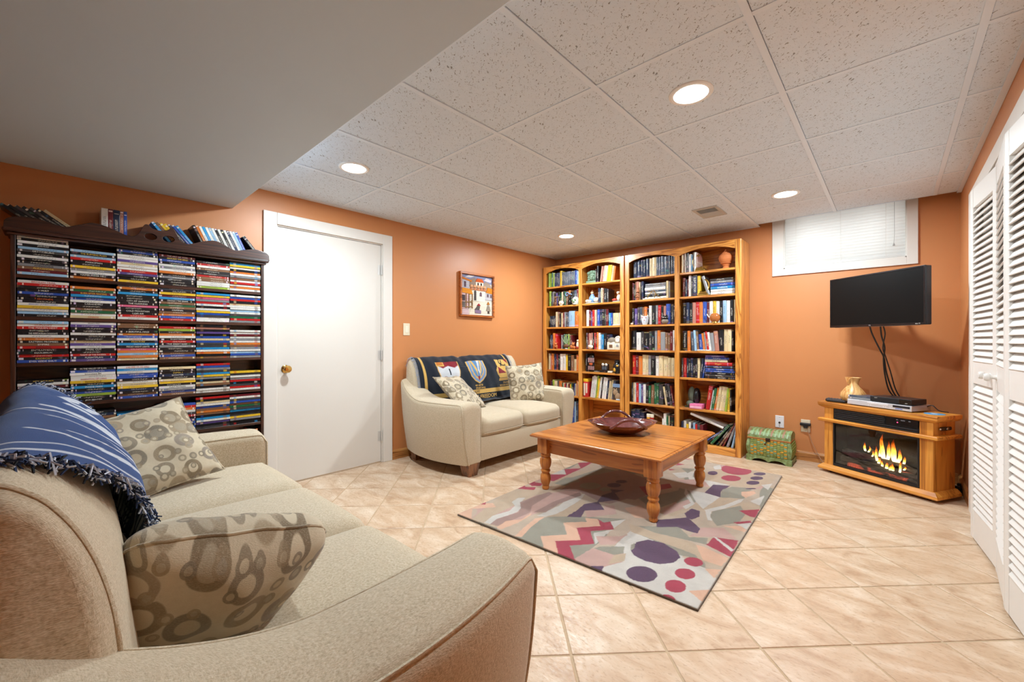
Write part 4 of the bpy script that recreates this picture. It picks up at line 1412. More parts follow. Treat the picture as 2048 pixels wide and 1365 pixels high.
# glazed dish with two handles
dish = thing('serving_dish', 'glossy burgundy ceramic dish with two loop handles on the coffee table', 'dish', (-1.492, 2.855, 0.425), 0.74)
tgz = NT('burgundy glaze')
nn = tgz.noise(tgz.coord('Object'), 14.0, 4)
m_glz = tgz.fin(tgz.ramp(nn, [(0.3, (78, 36, 36)), (0.6, (106, 56, 56)), (0.8, (134, 86, 82))]), 0.08, 0, 0.6, 0.6)
N = 48
secs = []
for r, z in ((0.001, 0.0), (0.085, 0.0), (0.09, 0.004), (0.14, 0.020), (0.195, 0.052), (0.222, 0.074), (0.226, 0.079), (0.221, 0.081), (0.185, 0.062), (0.13, 0.032), (0.08, 0.018), (0.001, 0.016)):
    ring = []
    for k in range(N):
        t = 2 * PI * k / N
        el = 1.0 + 0.12 * abs(math.cos(t)) ** 6
        lift = 0.012 * abs(math.cos(t)) ** 4 * (r / 0.22) ** 2
        ring.append((r * el * 1.02 * math.cos(t), r * 0.86 * math.sin(t), z + lift))
    secs.append(ring)
MB().loft(secs).done('bowl', m_glz, dish, smooth=50)
for sy in (-1, 1):
    pts = catmull([(-0.125, sy * 0.168, 0.066), (-0.10, sy * 0.188, 0.088), (-0.055, sy * 0.196, 0.118), (0.0, sy * 0.198, 0.13), (0.055, sy * 0.196, 0.118), (0.10, sy * 0.188, 0.088), (0.125, sy * 0.168, 0.066)], 6)
    MB().tube(pts, 0.0105, 10, rs=[0.0125 if i < 4 or i > len(pts) - 5 else 0.0105 + 0.0012 * math.sin(i * 1.3) for i in range(len(pts))]).done('handle', m_glz, dish, smooth=60)


# ================================================================ BOOKCASES AND BOOKS
PAL = {'k': ((26, 26, 30), 'black'), 'd': ((66, 64, 66), 'dark grey'), 'g': ((136, 136, 138), 'grey'), 'w': ((222, 219, 212), 'white'), 's': ((214, 194, 152), 'cream'),
       't': ((128, 92, 66), 'brown'), 'm': ((104, 30, 38), 'maroon'), 'r': ((186, 34, 34), 'red'), 'o': ((208, 116, 48), 'orange'), 'y': ((226, 184, 48), 'yellow'), 'e': ((34, 96, 62), 'green'),
       'a': ((150, 176, 62), 'lime green'), 'c': ((42, 140, 196), 'bright blue'), 'b': ((44, 78, 160), 'blue'), 'n': ((32, 44, 72), 'navy'), 'l': ((150, 186, 214), 'pale blue'),
       'v': ((92, 72, 132), 'purple'), 'p': ((210, 96, 128), 'pink'), 'q': ((70, 80, 96), 'slate'), 'x': ((176, 120, 104), 'dusty pink')}
ORD = ['first', 'second', 'third', 'fourth', 'fifth', 'sixth', 'seventh', 'eighth', 'ninth', 'tenth', 'eleventh', 'twelfth', 'thirteenth', 'fourteenth', 'fifteenth', 'sixteenth', 'seventeenth', 'eighteenth', 'nineteenth', 'twentieth']
rb = random.Random(42)
m_book = m_spine('printed book cover', 0.2, 0.5, False)
m_page = plain('page edges', (222, 210, 184), 0.9, var=0.12, nscale=220)
m_txt = {'w': plain('white lettering', (232, 228, 216), 0.5), 'k': plain('black lettering', (24, 22, 24), 0.5), 'r': plain('red lettering', (186, 30, 30), 0.5), 'y': plain('gold lettering', (226, 188, 80), 0.5), 'b': plain('blue lettering', (40, 70, 160), 0.5), 'o': plain('orange lettering', (214, 96, 40), 0.5)}
_cov, PAGE = {}, None


def book_mesh(w, h, d):
    k = (round(w, 3), round(h, 2), round(d, 2))
    if k in _cov:
        return _cov[k]
    t = min(0.0026, w * 0.18)
    r = min(0.006, w * 0.3)
    out = [(-w / 2, d / 2), (-w / 2, -d / 2 + r)]
    for i in range(1, 4):
        a = -1 + i / 2.0
        out.append((a * (w / 2 - 0.0012), -d / 2 + r * 0.35 * a * a - 0.0005 + (0.0)))
    out += [(w / 2, -d / 2 + r), (w / 2, d / 2), (w / 2 - t, d / 2), (w / 2 - t, -d / 2 + r + 0.003), (-w / 2 + t, -d / 2 + r + 0.003), (-w / 2 + t, d / 2)]
    o = MB().prism(out, 'z', -h / 2, h / 2).done('book', m_book, smooth=40)
    _cov[k] = o.data
    bpy.data.objects.remove(o)
    return _cov[k]


def make_book(c, w, h, d, M, label, group, text=None, tcol=None, lying=False, name='book', ink=0.85):
    global PAGE
    w = round(w, 3)
    o = inst(name, book_mesh(w, h, d))
    o.matrix_world = M
    col = lin(PAL[c][0])
    j = rb.uniform(0.86, 1.12)
    o.color = (col[0] * j, col[1] * j, col[2] * j, 0.0 if text else ink)
    tag(o, label, 'book', group)
    if PAGE is None:
        p = MB().box(-0.5, 0.5, -0.5, 0.5, -0.5, 0.5).done('pages', m_page)
        PAGE = p.data
        bpy.data.objects.remove(p)
    t = min(0.0026, w * 0.18)
    inst('pages', PAGE, o, (0, 0.002, 0), (0, 0, 0), (w - 2 * t - 0.0004, d - 0.020, h - 0.008))
    if text:
        tc = tcol or ('k' if sum(PAL[c][0]) > 380 else 'w')
        if lying:
            Mt = Matrix(((0, -1, 0, 0), (0, 0, -1, -d / 2 - 0.0012), (1, 0, 0, 0), (0, 0, 0, 1)))
        else:
            Mt = Matrix(((0, 1, 0, 0), (0, 0, -1, -d / 2 - 0.0012), (-1, 0, 0, 0.008), (0, 0, 0, 1)))
        text_obj(text, m_txt[tc], o, h * 0.72, w * 0.52, Mt)
    return o


SHZ = [1.817, 1.567, 1.290, 1.008, 0.733, 0.420, 0.070]
BAYS = [(-3.380, -2.874, 'left bookcase, left column'), (-2.828, -2.312, 'left bookcase, right column'), (-2.200, -1.686, 'right bookcase, left column'), (-1.640, -1.108, 'right bookcase, right column')]
SHN = ['top', 'second', 'third', 'fourth', 'fifth', 'sixth', 'bottom']
YF = 4.37
UNITS = [(-3.430, -2.262, 'left'), (-2.250, -1.058, 'right')]
for ui, (x0, x1, nm) in enumerate(UNITS):
    bc = thing('bookcase', 'honey oak bookcase with two arched columns, %s of the pair' % nm, 'bookcase', ((x0 + x1) / 2, YF, 0), group='oak bookcases')
    cxm = (x0 + x1) / 2
    H_ = 2.082
    hw = (x1 - x0) / 2
    ms, mxx, mzz = oak('Z'), oak('X'), oak('Z')
    for sg in (-1, 1):
        a, b = sorted((sg * hw, sg * (hw - 0.02)))
        MB().box(a, b, 0.018, 0.312, 0, H_, bev=0.0015, seg=1).done('side_panel', ms, bc)
        a, b = sorted((sg * hw, sg * (hw - 0.05)))
        MB().box(a, b, 0, 0.019, 0, H_, bev=0.003, seg=2).done('stile', ms, bc)
    b0, b1 = BAYS[ui * 2], BAYS[ui * 2 + 1]
    m0, m1 = b0[1] - cxm, b1[0] - cxm
    MB().box(m0, m1, 0.0, 0.019, 0.065, H_ - 0.088, bev=0.002).done('stile', ms, bc)
    MB().box((m0 + m1) / 2 - 0.010, (m0 + m1) / 2 + 0.010, 0.019, 0.30, 0.06, H_ - 0.02).done('divider', ms, bc)
    MB().box(-hw + 0.02, hw - 0.02, 0.300, 0.308, 0.0, H_ - 0.02).done('back_panel', oak('X'), bc)
    MB().box(-hw + 0.02, hw - 0.02, 0.018, 0.300, H_ - 0.02, H_ - 0.001).done('top_board', mxx, bc)
    MB().box(-hw + 0.05, hw - 0.05, 0.001, 0.02, 0.002, 0.060, bev=0.002).done('toe_rail', mxx, bc)
    # arched head rail, one piece over both columns
    out = [(-hw + 0.05, H_ - 0.001), (hw - 0.05, H_ - 0.001)]
    lo = []
    for (bx0, bx1, _) in (b0, b1):
        for k in range(13):
            q = k / 12
            lo.append((bx0 - cxm + (bx1 - bx0) * q, H_ - 0.088 + 0.050 * math.sin(PI * q) ** 0.8))
    poly = [(-hw + 0.05, H_ - 0.001)] + [(p[0], p[1]) for p in lo] + [(hw - 0.05, H_ - 0.001)]
    hm = MB()
    # triangulate by strips so that the concave arch is clean
    top_pts = [(p[0], H_ - 0.001) for p in lo]
    hm.loft([[(p[0], 0.0, p[1]) for p in lo], [(p[0], 0.0, H_ - 0.001) for p in lo], [(p[0], 0.019, H_ - 0.001) for p in lo], [(p[0], 0.019, p[1]) for p in lo]], closed=False, caps=False, loop=True)
    hm.done('arched_rail', mxx, bc)
    for (bx0, bx1, _) in (b0, b1):
        for zt in SHZ:
            MB().box(bx0 - cxm - 0.03, bx1 - cxm + 0.03, 0.019, 0.298, zt - 0.02, zt, bev=0.002, seg=1).done('shelf', mxx, bc)
            MB().box(bx0 - cxm, bx1 - cxm, 0.010, 0.0192, zt - 0.021, zt + 0.0, bev=0.002, seg=1).done('shelf_lip', mxx, bc)

# one line per shelf: colour.height(cm).width(mm)[.lean][:LETTERING]; _.width leaves a gap
ROWS = {
    (0, 0): 'a.19.20 a.19.20 e.19.18 a.19.20 n.18.24 n.18.20 n.18.22 y.20.24 d.18.18 q.18.18 q.18.20 q.18.20 q.18.18 q.18.20 q.18.22 q.18.20 b.19.24 l.19.22 l.19.14',
    (0, 1): '_.10 a.20.24 d.18.20 g.19.22 k.18.24 v.17.22 k.18.30 e.17.22 s.18.16 k.19.18 e.18.22 t.18.28 o.19.30 k.18.40 q.18.36 m.19.24 r.18.18',
    (0, 2): '_.20 k.15.14 n.15.13 k.15.14 q.15.13 k.15.14 n.15.13 s.20.22 t.20.24 k.18.20 s.18.30 m.19.18 g.19.20 d.19.22 q.19.18 l.20.72 o.19.50 o.17.20',
    (0, 3): '_.20 k.19.20 q.18.16 n.19.16 o.21.38 r.20.34 _.60 g.18.22 d.17.20 e.19.18 o.17.30 k.17.20 a.19.20 t.18.20 m.18.18',
    (0, 4): 's.21.22 x.19.14 o.21.34 _.4 n.21.28 m.21.22 k.20.22 w.21.34 w.21.40 y.20.24 k.21.42 t.20.34 s.15.30 o.21.26 l.14.22',
    (0, 5): '_.16 m.17.18 d.16.18 a.18.24.-3 s.17.16.-4 s.17.16.-4 d.17.18 o.17.34 e.15.16 s.15.14 r.14.16 q.14.14 s.15.16 m.14.18 y.14.16 e.15.16 k.15.16 b.15.16 s.15.14 o.19.14 s.18.12',
    (0, 6): '_.30 b.28.24 d.26.30 e.25.22 r.28.20 k.26.30 w.27.18 n.28.22 t.26.30 s.25.24 d.28.24 k.27.26 b.25.30 l.28.22 q.27.26 n.28.30',
    (1, 0): '_.165 d.17.8 _.02 k.20.26 _.20 x.19.22.8 x.19.22.8 s.19.22.8 w.19.24.8 y.19.22.8 y.19.30.8 s.18.26.8 o.17.22.8',
    (1, 1): '_.195 n.18.26 q.17.14 s.18.22 t.17.22 k.17.36 d.16.20',
    (1, 2): '_.26 w.20.32 m.20.22 v.18.14 r.20.24 s.20.22 g.19.12 b.20.26 n.20.28 k.20.22 d.20.18 m.20.24 k.18.10 c.15.20 b.15.18 s.15.36 s.15.30 w.15.26',
    (1, 3): '_.30 d.20.18 m.19.16 x.20.36 x.20.24 k.20.20 r.20.22 m.19.12 o.21.26 w.20.26 l.18.18 c.18.26 k.19.40 k.18.40 n.18.40',
    (1, 4): '_.20 k.22.24',
    (1, 5): '_.66 w.26.18.7 w.27.20.7 w.26.18.7 a.27.14.7 y.24.18.7 w.26.20.7 k.25.16.7 w.26.22.7 w.25.20.7 n.23.20.7 s.22.18.7 s.23.18.7 q.22.22.7',
    (2, 0): '_.20 n.19.14 n.19.18 n.20.36 n.20.20 n.20.22 n.21.34 _.3 s.21.22 s.21.36 q.21.18 q.21.22 q.21.28 q.20.34 q.21.20 q.21.20 q.21.18',
    (2, 1): '_.14 m.20.16 k.19.18 t.21.14 x.21.34 s.20.14 d.20.16 n.21.22 _.255 s.19.24 g.18.18',
    (2, 2): '_.10 k.19.20 v.19.28 d.20.22 q.20.24 t.20.20 o.20.26 k.18.18 w.21.26 k.21.32 g.21.24 r.21.26 k.20.24 x.20.22 b.22.38 d.21.24 k.20.20',
    (2, 3): 'k.22.52 w.20.44 d.21.30 k.20.50 d.21.24 k.21.26 g.22.28 o.22.28 g.20.44 t.19.22 t.19.22 m.21.24 w.22.26',
    (2, 4): '_.12 r.22.34:Gods m.22.28 o.21.36 s.22.34 s.22.24 g.22.28 k.22.40 w.21.34 s.22.36 s.21.44 s.20.30 s.20.42',
    (2, 5): 'd.22.18 s.22.20 w.22.14 r.22.28 l.21.24 v.20.20 w.21.28 k.23.22.2 e.20.28 t.21.30.2 e.23.24 e.23.24 d.22.40 s.20.22.-9 k.23.22.-9 d.23.22.-9 m.22.18.-9',
    (2, 6): 'n.27.46 n.27.56 n.24.50 _.205 w.20.16 w.26.32 e.24.18 s.24.16 k.25.44',
    (3, 0): 's.20.22 t.20.12 w.21.18 d.20.24 w.19.30 c.18.8 d.20.18 w.20.22 x.19.12',
    (3, 1): '_.14 m.20.28 n.18.20 m.18.14 w.22.26 d.21.16 n.22.44:SILENT_VICTORY y.21.32',
    (3, 2): '_.14 k.22.30 n.22.32 k.21.26 x.22.30 r.22.30 o.22.30 b.22.34 m.22.24 w.22.28 y.22.26 w.22.28 k.22.28 l.22.28 w.22.32 k.22.26 s.22.20',
    (3, 3): '_.16 k.21.40:The_Longest_Line o.21.28 q.20.26.-4 l.21.22.-4 t.20.18.-4 b.17.34.-4 o.18.18.-6 g.19.16.-6 r.20.16.-7 w.19.20.-7 g.18.30.-6 x.20.34.-5 k.21.36.-2 s.22.30 s.22.30 k.21.16',
    (3, 4): 'd.20.22 r.20.32 n.20.20 k.19.22 n.20.24 k.20.22 k.20.22 s.20.26 n.20.18.6 b.20.14.8',
    (3, 5): '_.225 r.24.34.8 w.20.12.9 e.22.22.9 o.23.20.9 s.24.22.8 s.24.24.8 s.24.28.7 a.23.16.6 y.23.26.3 k.22.12',
    (3, 6): 'n.20.22 w.21.30 y.18.26 w.20.22 n.19.22 l.20.22 r.19.20 d.20.26 m.19.30',
}
TXTC = {('Gods'): 'y', 'ZULU': 'w', 'The Longest Line': 'w'}


def book_label(c, k, row, bay):
    return '%s book, %s from left on %s shelf, %s' % (PAL[c][1], ORD[k], SHN[row], BAYS[bay][2])


for (bay, row), line in ROWS.items():
    bx0, bx1, _ = BAYS[bay]
    toks = line.split()
    x = bx0 + 0.004
    total = 0
    for t in toks:
        p = t.split(':')[0].split('.')
        if p[0] == '_':
            total += float(p[1]) / 1000
        else:
            th = math.radians(float(p[3])) if len(p) > 3 else 0
            total += float(p[2]) / 1000 / math.cos(th)
    room = bx1 - bx0 - 0.008
    leans = [abs(float(t.split(':')[0].split('.')[3])) for t in toks if len(t.split(':')[0].split('.')) > 3]
    if leans:
        room -= 0.012 + 0.20 * math.sin(math.radians(max(leans)))
    full = (bay, row) not in {(1, 0), (1, 1), (1, 4), (2, 1), (2, 6), (3, 0), (3, 1), (3, 4), (3, 6), (0, 3), (1, 3)}
    sc = min(1.3 if full else 1.0, room / total) if total > 0 else 1.0
    k = 0
    prev_lean = 0.0
    for t in toks:
        text = None
        if ':' in t:
            t, text = t.split(':')
            text = text.replace('_', ' ')
        p = t.split('.')
        if p[0] == '_':
            x += float(p[1]) / 1000 * sc
            continue
        c, h, w = p[0], float(p[1]) / 100, float(p[2]) / 1000 * sc
        lean = math.radians(float(p[3])) if len(p) > 3 else 0.0
        h = h * rb.uniform(0.975, 1.01)
        h = min(h, (0.215 if row == 0 else (SHZ[row - 1] - 0.022 - SHZ[row])) - 0.008)
        d = 0.15 if h < 0.19 else (0.17 if h < 0.23 else 0.20)
        w = max(0.007, w - 0.0006)
        yf = YF + 0.040 + rb.uniform(0, 0.012)
        ct, st = math.cos(lean), math.sin(lean)
        if lean < 0 and prev_lean >= 0:
            x += h * math.sin(-lean) * 0.9
        if lean >= 0:
            # low corner is bottom right
            rx = x + w * ct if lean else x + w
            corner = Vector((rx, 0, SHZ[row] + 0.0008))
            loc = corner + Vector((-w / 2 * ct + h / 2 * st, 0, w / 2 * st + h / 2 * ct))
        else:
            corner = Vector((x, 0, SHZ[row] + 0.0008))
            loc = corner + Vector((w / 2 * ct + h / 2 * st, 0, -w / 2 * st + h / 2 * ct))
        loc.y = yf + d / 2
        M = Matrix.Translation(loc) @ Matrix.Rotation(lean, 4, 'Y')
        make_book(c, w, h, d, M, book_label(c, k, row, bay), 'books in the oak bookcases', text, TXTC.get(text))
        x += (w + 0.0006) / ct
        k += 1
        prev_lean = lean


def stack(bay, row, x0, items, yoff=0.04, what='pile'):
    """books lying flat on one another, spines to the front"""
    z = SHZ[row] + 0.0008
    n = len(items)
    for k, it in enumerate(items):
        text = None
        if ':' in it:
            it, text = it.split(':')
            text = text.replace('_', ' ')
        c, l, w = it.split('.')[:3]
        l, w = float(l) / 100, float(w) / 1000
        d = 0.15
        dx = rb.uniform(-0.004, 0.004)
        M = Matrix.Translation((x0 + l / 2 + dx, YF + yoff + d / 2 + rb.uniform(0, 0.008), z + w / 2)) @ Matrix.Rotation(PI / 2, 4, 'Y')
        pos = 'top' if k == n - 1 else ('bottom' if k == 0 else ORD[k] + ' from bottom')
        make_book(c, w, l, d, M, '%s book, %s of flat pile, %s shelf, %s' % (PAL[c][1], pos, SHN[row], BAYS[bay][2]), 'books in the oak bookcases', text, 'y' if text and text.startswith('Dragon') else None, True)
        z += w + 0.0006


stack(2, 1, -2.028, ['w.24.30', 'k.24.24', 'w.23.22', 'q.24.20', 'w.23.32', 'g.23.18', 'g.23.24'])
stack(3, 1, -1.345, ['w.22.28', 'w.22.26', 'c.22.28:WARRIOR', 'b.22.28', 'g.21.26', 'd.21.22'])
stack(3, 4, -1.397, ['k.28.20', 'd.28.22', 'k.27.20', 'b.27.18', 'b.26.22', 'n.26.24', 'r.25.34:Dragon', 's.21.16', 'w.21.12', 'b.22.18', 'v.18.22'])
stack(1, 4, -2.770, ['k.26.16'])
stack(3, 3, -1.46, ['w.12.14'], 0.016)
stack(1, 2, -2.42, ['w.10.10'], 0.016)


def one_book(c, w, h, d, loc, rot, label, text=None):
    M = Matrix.Translation(loc) @ Matrix.Rotation(rot[2], 4, 'Z') @ Matrix.Rotation(rot[1], 4, 'Y') @ Matrix.Rotation(rot[0], 4, 'X')
    return make_book(c, w, h, d, M, label, 'books in the oak bookcases', text)


one_book('g', 0.028, 0.20, 0.15, (-1.392, 4.49, SHZ[1] + 0.102), (0, math.radians(-17), 0), 'grey book leaning left against the gold bookend, second shelf, right bookcase')
one_book('w', 0.024, 0.33, 0.22, (-1.385, 4.53, SHZ[6] + 0.238), (0, math.radians(109), 0), 'large white book lying slanted across books on bottom shelf, right bookcase')
one_book('t', 0.022, 0.24, 0.16, (-1.925, 4.52, SHZ[6] + 0.235), (0, math.radians(111), 0), 'brown book lying slanted on bottom shelf, left column, right bookcase')
for k, (c, w, h, a, xx) in enumerate((('b', 0.012, 0.24, 50, -1.335), ('k', 0.030, 0.24, 47, -1.305), ('e', 0.026, 0.27, 38, -1.262), ('k', 0.018, 0.24, 34, -1.228), ('t', 0.016, 0.25, 31, -1.205), ('m', 0.014, 0.27, 25, -1.186), ('g', 0.022, 0.25, 19, -1.160), ('l', 0.020, 0.24, 12, -1.134))):
    th = math.radians(a)
    hx = h
    loc = Vector((xx - 0.012, 4.52, SHZ[6] + 0.001)) + Vector((-w / 2 * math.cos(th) + h / 2 * math.sin(th) - (h * math.sin(th) - 0.06) * 0.55, 0, w / 2 * math.sin(th) + h / 2 * math.cos(th)))
    one_book(c, w, h, 0.19, loc, (0, th, 0), '%s book, %s of the leaning books at right of the bottom shelf' % (PAL[c][1], ORD[k]))


# ---------------------------------------------------------------- ornaments on the shelves
def ornament(name, label, cat, loc, parts, rz=0.0, group='shelf ornaments'):
    """parts: (part name, material, [shape tuples])"""
    t = thing(name, label, cat, loc, rz, group)
    for pn, mat, shapes in parts:
        mb = MB()
        for s in shapes:
            if s[0] == 'b':
                mb.ball(s[1], s[2])
            elif s[0] == 'l':
                mb.lathe(s[1], s[2] if len(s) > 2 else (0, 0, 0), 18, 0, *(s[3:5] if len(s) > 3 else ()))
            elif s[0] == 't':
                mb.tube(catmull(s[1], 5), s[2], 8)
            elif s[0] == 'x':
                mb.box(*s[1], bev=s[2] if len(s) > 2 else 0.0)
        mb.done(pn, mat, t, smooth=32)
    return t


def C(key, rgb, rough=0.5, metal=0.0):
    return plain('ornament ' + key, rgb, rough, metal, var=0.18, nscale=40)


verd, terra, ivory, gold_ = C('verdigris', (118, 142, 118), 0.7), C('terracotta', (198, 116, 62), 0.75), C('ivory', (226, 214, 190), 0.5), C('aged gold', (176, 140, 72), 0.3, 0.9)
blackg, redg, blueg, skin, greyg, greeng, brn, pinkg = C('black', (24, 24, 26), 0.25), C('red', (176, 60, 44), 0.5), C('blue', (120, 150, 186), 0.5), C('skin', (206, 160, 128), 0.6), C('grey', (150, 150, 150), 0.6), C('green', (96, 128, 84), 0.5), C('brown', (110, 74, 48), 0.6), C('pink', (214, 110, 150), 0.45)
ys_ = YF + 0.075
ornament('stone_head', 'green verdigris carved head ornament on the top shelf of left bookcase', 'ornament', (-2.728, ys_ + 0.03, SHZ[0]),
         [('plinth', verd, [('x', (-0.08, 0.07, -0.04, 0.04, 0, 0.034), 0.006)]), ('head', verd, [('b', (0, 0, 0.085), (0.05, 0.045, 0.06)), ('b', (0.005, -0.042, 0.075), (0.014, 0.014, 0.02)), ('b', (-0.018, -0.04, 0.095), (0.012, 0.01, 0.008)), ('b', (0.022, -0.04, 0.095), (0.012, 0.01, 0.008)), ('b', (0.0, -0.038, 0.052), (0.02, 0.012, 0.008))]),
          ('curls', verd, [('b', (-0.05 + 0.02 * i, -0.022 + 0.01 * (i % 2), 0.142 - 0.002 * (i - 2.5) ** 2), 0.021) for i in range(6)] + [('b', (-0.055, -0.01, 0.11 - 0.03 * i), 0.018) for i in range(3)] + [('b', (0.058, -0.01, 0.12 - 0.026 * i), 0.02) for i in range(4)])])
ornament('seated_figurine', 'porcelain girl with white sheep figurine on second shelf of left bookcase', 'figurine', (-2.722, ys_, SHZ[1]),
         [('base', greyg, [('l', [(0, 0), (0.095, 0), (0.1, 0.008), (0.09, 0.016), (0, 0.016)], (0, 0, 0), 1.0, 0.45)]), ('dress', blueg, [('b', (0.0, 0, 0.055), (0.045, 0.035, 0.05)), ('b', (0, 0, 0.095), (0.025, 0.022, 0.032))]), ('head', skin, [('b', (0, -0.004, 0.132), 0.019)]), ('hair', brn, [('b', (0, 0.004, 0.14), (0.021, 0.02, 0.016)), ('b', (0, 0, 0.158), 0.01)]), ('sheep', ivory, [('b', (-0.06, -0.015, 0.035), (0.03, 0.022, 0.02)), ('b', (0.06, -0.01, 0.045), (0.036, 0.024, 0.03)), ('b', (0.088, -0.014, 0.05), 0.014), ('b', (-0.02, -0.03, 0.03), (0.026, 0.014, 0.016))])])
ornament('kneeling_figurine', 'small porcelain figure in white cap beside red bundle, left bookcase', 'figurine', (-2.385, ys_, SHZ[1]),
         [('base', greyg, [('l', [(0, 0), (0.062, 0), (0.065, 0.008), (0.055, 0.014), (0, 0.014)], (0, 0, 0), 1.0, 0.5)]), ('body', ivory, [('b', (0.02, 0, 0.05), (0.026, 0.022, 0.04))]), ('head', skin, [('b', (0.015, -0.004, 0.10), 0.018)]), ('cap', ivory, [('b', (0.015, 0, 0.112), (0.022, 0.022, 0.012))]), ('bundle', redg, [('b', (-0.028, -0.01, 0.028), (0.034, 0.022, 0.018))])])
ornament('longhorn_figurine', 'small brown horned figurine on second shelf of left bookcase', 'figurine', (-3.255, ys_ - 0.04, SHZ[1]),
         [('body', brn, [('b', (0, 0, 0.03), (0.03, 0.02, 0.03)), ('b', (0.01, 0, 0.07), (0.014, 0.012, 0.03)), ('b', (0.012, -0.004, 0.105), 0.014)]), ('horns', C('horn', (196, 160, 116), 0.5), [('t', [(-0.015, 0, 0.11), (-0.005, 0, 0.12), (0.012, 0, 0.116), (0.03, 0, 0.12), (0.04, 0, 0.115)], 0.004)])])
ornament('porcelain_rose', 'small white porcelain rose on second shelf of left bookcase', 'ornament', (-3.155, ys_ - 0.045, SHZ[1]),
         [('petals', ivory, [('b', (0.02 * math.cos(k), 0.012 * math.sin(k), 0.032 + 0.004 * (k % 3)), (0.02, 0.012, 0.024)) for k in range(7)]), ('foot', ivory, [('l', [(0, 0), (0.022, 0), (0.012, 0.012), (0, 0.014)])])])
ornament('curled_dragon', 'dark figurine with curled blue head on second shelf of left bookcase', 'figurine', (-3.03, ys_ - 0.045, SHZ[1]),
         [('body', blackg, [('b', (0, 0, 0.035), (0.026, 0.018, 0.035)), ('b', (0.004, 0, 0.09), (0.016, 0.013, 0.03))]), ('scroll', blueg, [('t', [(-0.035 + 0.032 * math.cos(a) * (1 - a / 9), 0, 0.135 + 0.03 * math.sin(a) * (1 - a / 9)) for a in [0.5 * q for q in range(13)]], 0.0065), ('t', [(0.0, 0, 0.135), (0.02, 0, 0.14), (0.035, 0, 0.125)], 0.007)])])
ornament('painted_gourd', 'pale green painted gourd pot on second shelf of left bookcase', 'ornament', (-2.935, ys_ - 0.04, SHZ[1]),
         [('pot', C('celadon', (190, 200, 184), 0.4), [('l', [(0, 0), (0.04, 0.0), (0.052, 0.03), (0.046, 0.062), (0.03, 0.09), (0.012, 0.1), (0, 0.1)])]), ('flowers', greeng, [('b', (-0.02, -0.046, 0.05), (0.014, 0.006, 0.012)), ('b', (0.018, -0.046, 0.055), (0.014, 0.006, 0.012)), ('b', (0.0, -0.050, 0.032), (0.02, 0.005, 0.008))])])
ornament('clay_bull', 'terracotta bull figurine, leftmost on fourth shelf of left bookcase', 'figurine', (-3.245, ys_ - 0.045, SHZ[3]),
         [('body', terra, [('b', (0, 0, 0.035), (0.032, 0.02, 0.022)), ('b', (0.012, -0.012, 0.062), (0.018, 0.016, 0.016))] + [('b', (sx * 0.02, 0, 0.014), (0.009, 0.009, 0.016)) for sx in (-1, 1)]), ('horns', terra, [('t', [(-0.01, -0.012, 0.075), (-0.024, -0.012, 0.088)], 0.004), ('t', [(0.032, -0.012, 0.075), (0.046, -0.012, 0.084)], 0.004)])])
ornament('agave_plate', 'round green leaf plate on a small stand, fourth shelf of left bookcase', 'ornament', (-3.085, ys_ - 0.02, SHZ[3]),
         [('plate', greeng, [('b', (0, 0, 0.105), (0.06, 0.010, 0.085))]), ('leaves', C('leaf', (150, 170, 130), 0.5), [('t', [(0.0, -0.012, 0.05), (0.02 * (k - 2), -0.014, 0.10), (0.032 * (k - 2), -0.012, 0.165 - 0.006 * (k - 2) ** 2)], 0.004) for k in range(5)]), ('bowl', brn, [('b', (0, -0.008, 0.04), (0.045, 0.024, 0.026))]), ('foot', greyg, [('l', [(0, 0), (0.03, 0), (0.02, 0.014), (0, 0.016)])])])
ornament('clay_pig', 'terracotta animal pair, middle of fourth shelf of left bookcase', 'figurine', (-2.972, ys_ - 0.045, SHZ[3]),
         [('body', terra, [('b', (-0.012, 0, 0.03), (0.03, 0.02, 0.026)), ('b', (0.006, -0.008, 0.062), 0.020), ('b', (0.02, 0.0, 0.02), (0.016, 0.014, 0.02))]), ('ears', terra, [('b', (-0.004, -0.004, 0.084), 0.007), ('b', (0.02, -0.004, 0.08), 0.007)])])
ornament('clay_bird', 'white and rust clay bird, rightmost on fourth shelf of left bookcase', 'figurine', (-2.902, ys_ - 0.045, SHZ[3]),
         [('body', ivory, [('b', (0, 0, 0.05), (0.022, 0.018, 0.05)), ('b', (0.002, -0.004, 0.105), 0.015)]), ('base', redg, [('b', (0, 0, 0.022), (0.03, 0.02, 0.02))])])
ornament('village_house', 'grey and white carved house ornament on fourth shelf of left bookcase', 'ornament', (-2.43, ys_ - 0.04, SHZ[3]),
         [('house', ivory, [('x', (-0.05, 0.05, -0.03, 0.03, 0, 0.09), 0.004)]), ('roof', C('stone', (128, 116, 100), 0.8), [('b', (0, 0, 0.10), (0.056, 0.034, 0.045))]), ('window', brn, [('x', (-0.02, 0.02, -0.033, -0.029, 0.025, 0.06))])])
ornament('chapel_clock', 'white chapel shaped clock ornament on fourth shelf of left bookcase', 'ornament', (-2.352, ys_ - 0.045, SHZ[3]),
         [('body', ivory, [('x', (-0.036, 0.036, -0.02, 0.02, 0, 0.075), 0.003)]), ('dial', C('dial', (236, 232, 220), 0.3), [('b', (0.004, -0.005, 0.115), (0.046, 0.018, 0.046))]), ('pennant', greyg, [('x', (-0.014, 0.014, -0.024, -0.019, 0.036, 0.062))]), ('rim', gold_, [('t', [(0.004 + 0.032 * math.cos(q), -0.022, 0.115 + 0.032 * math.sin(q)) for q in [k * PI / 6 for k in range(13)]], 0.002)])])
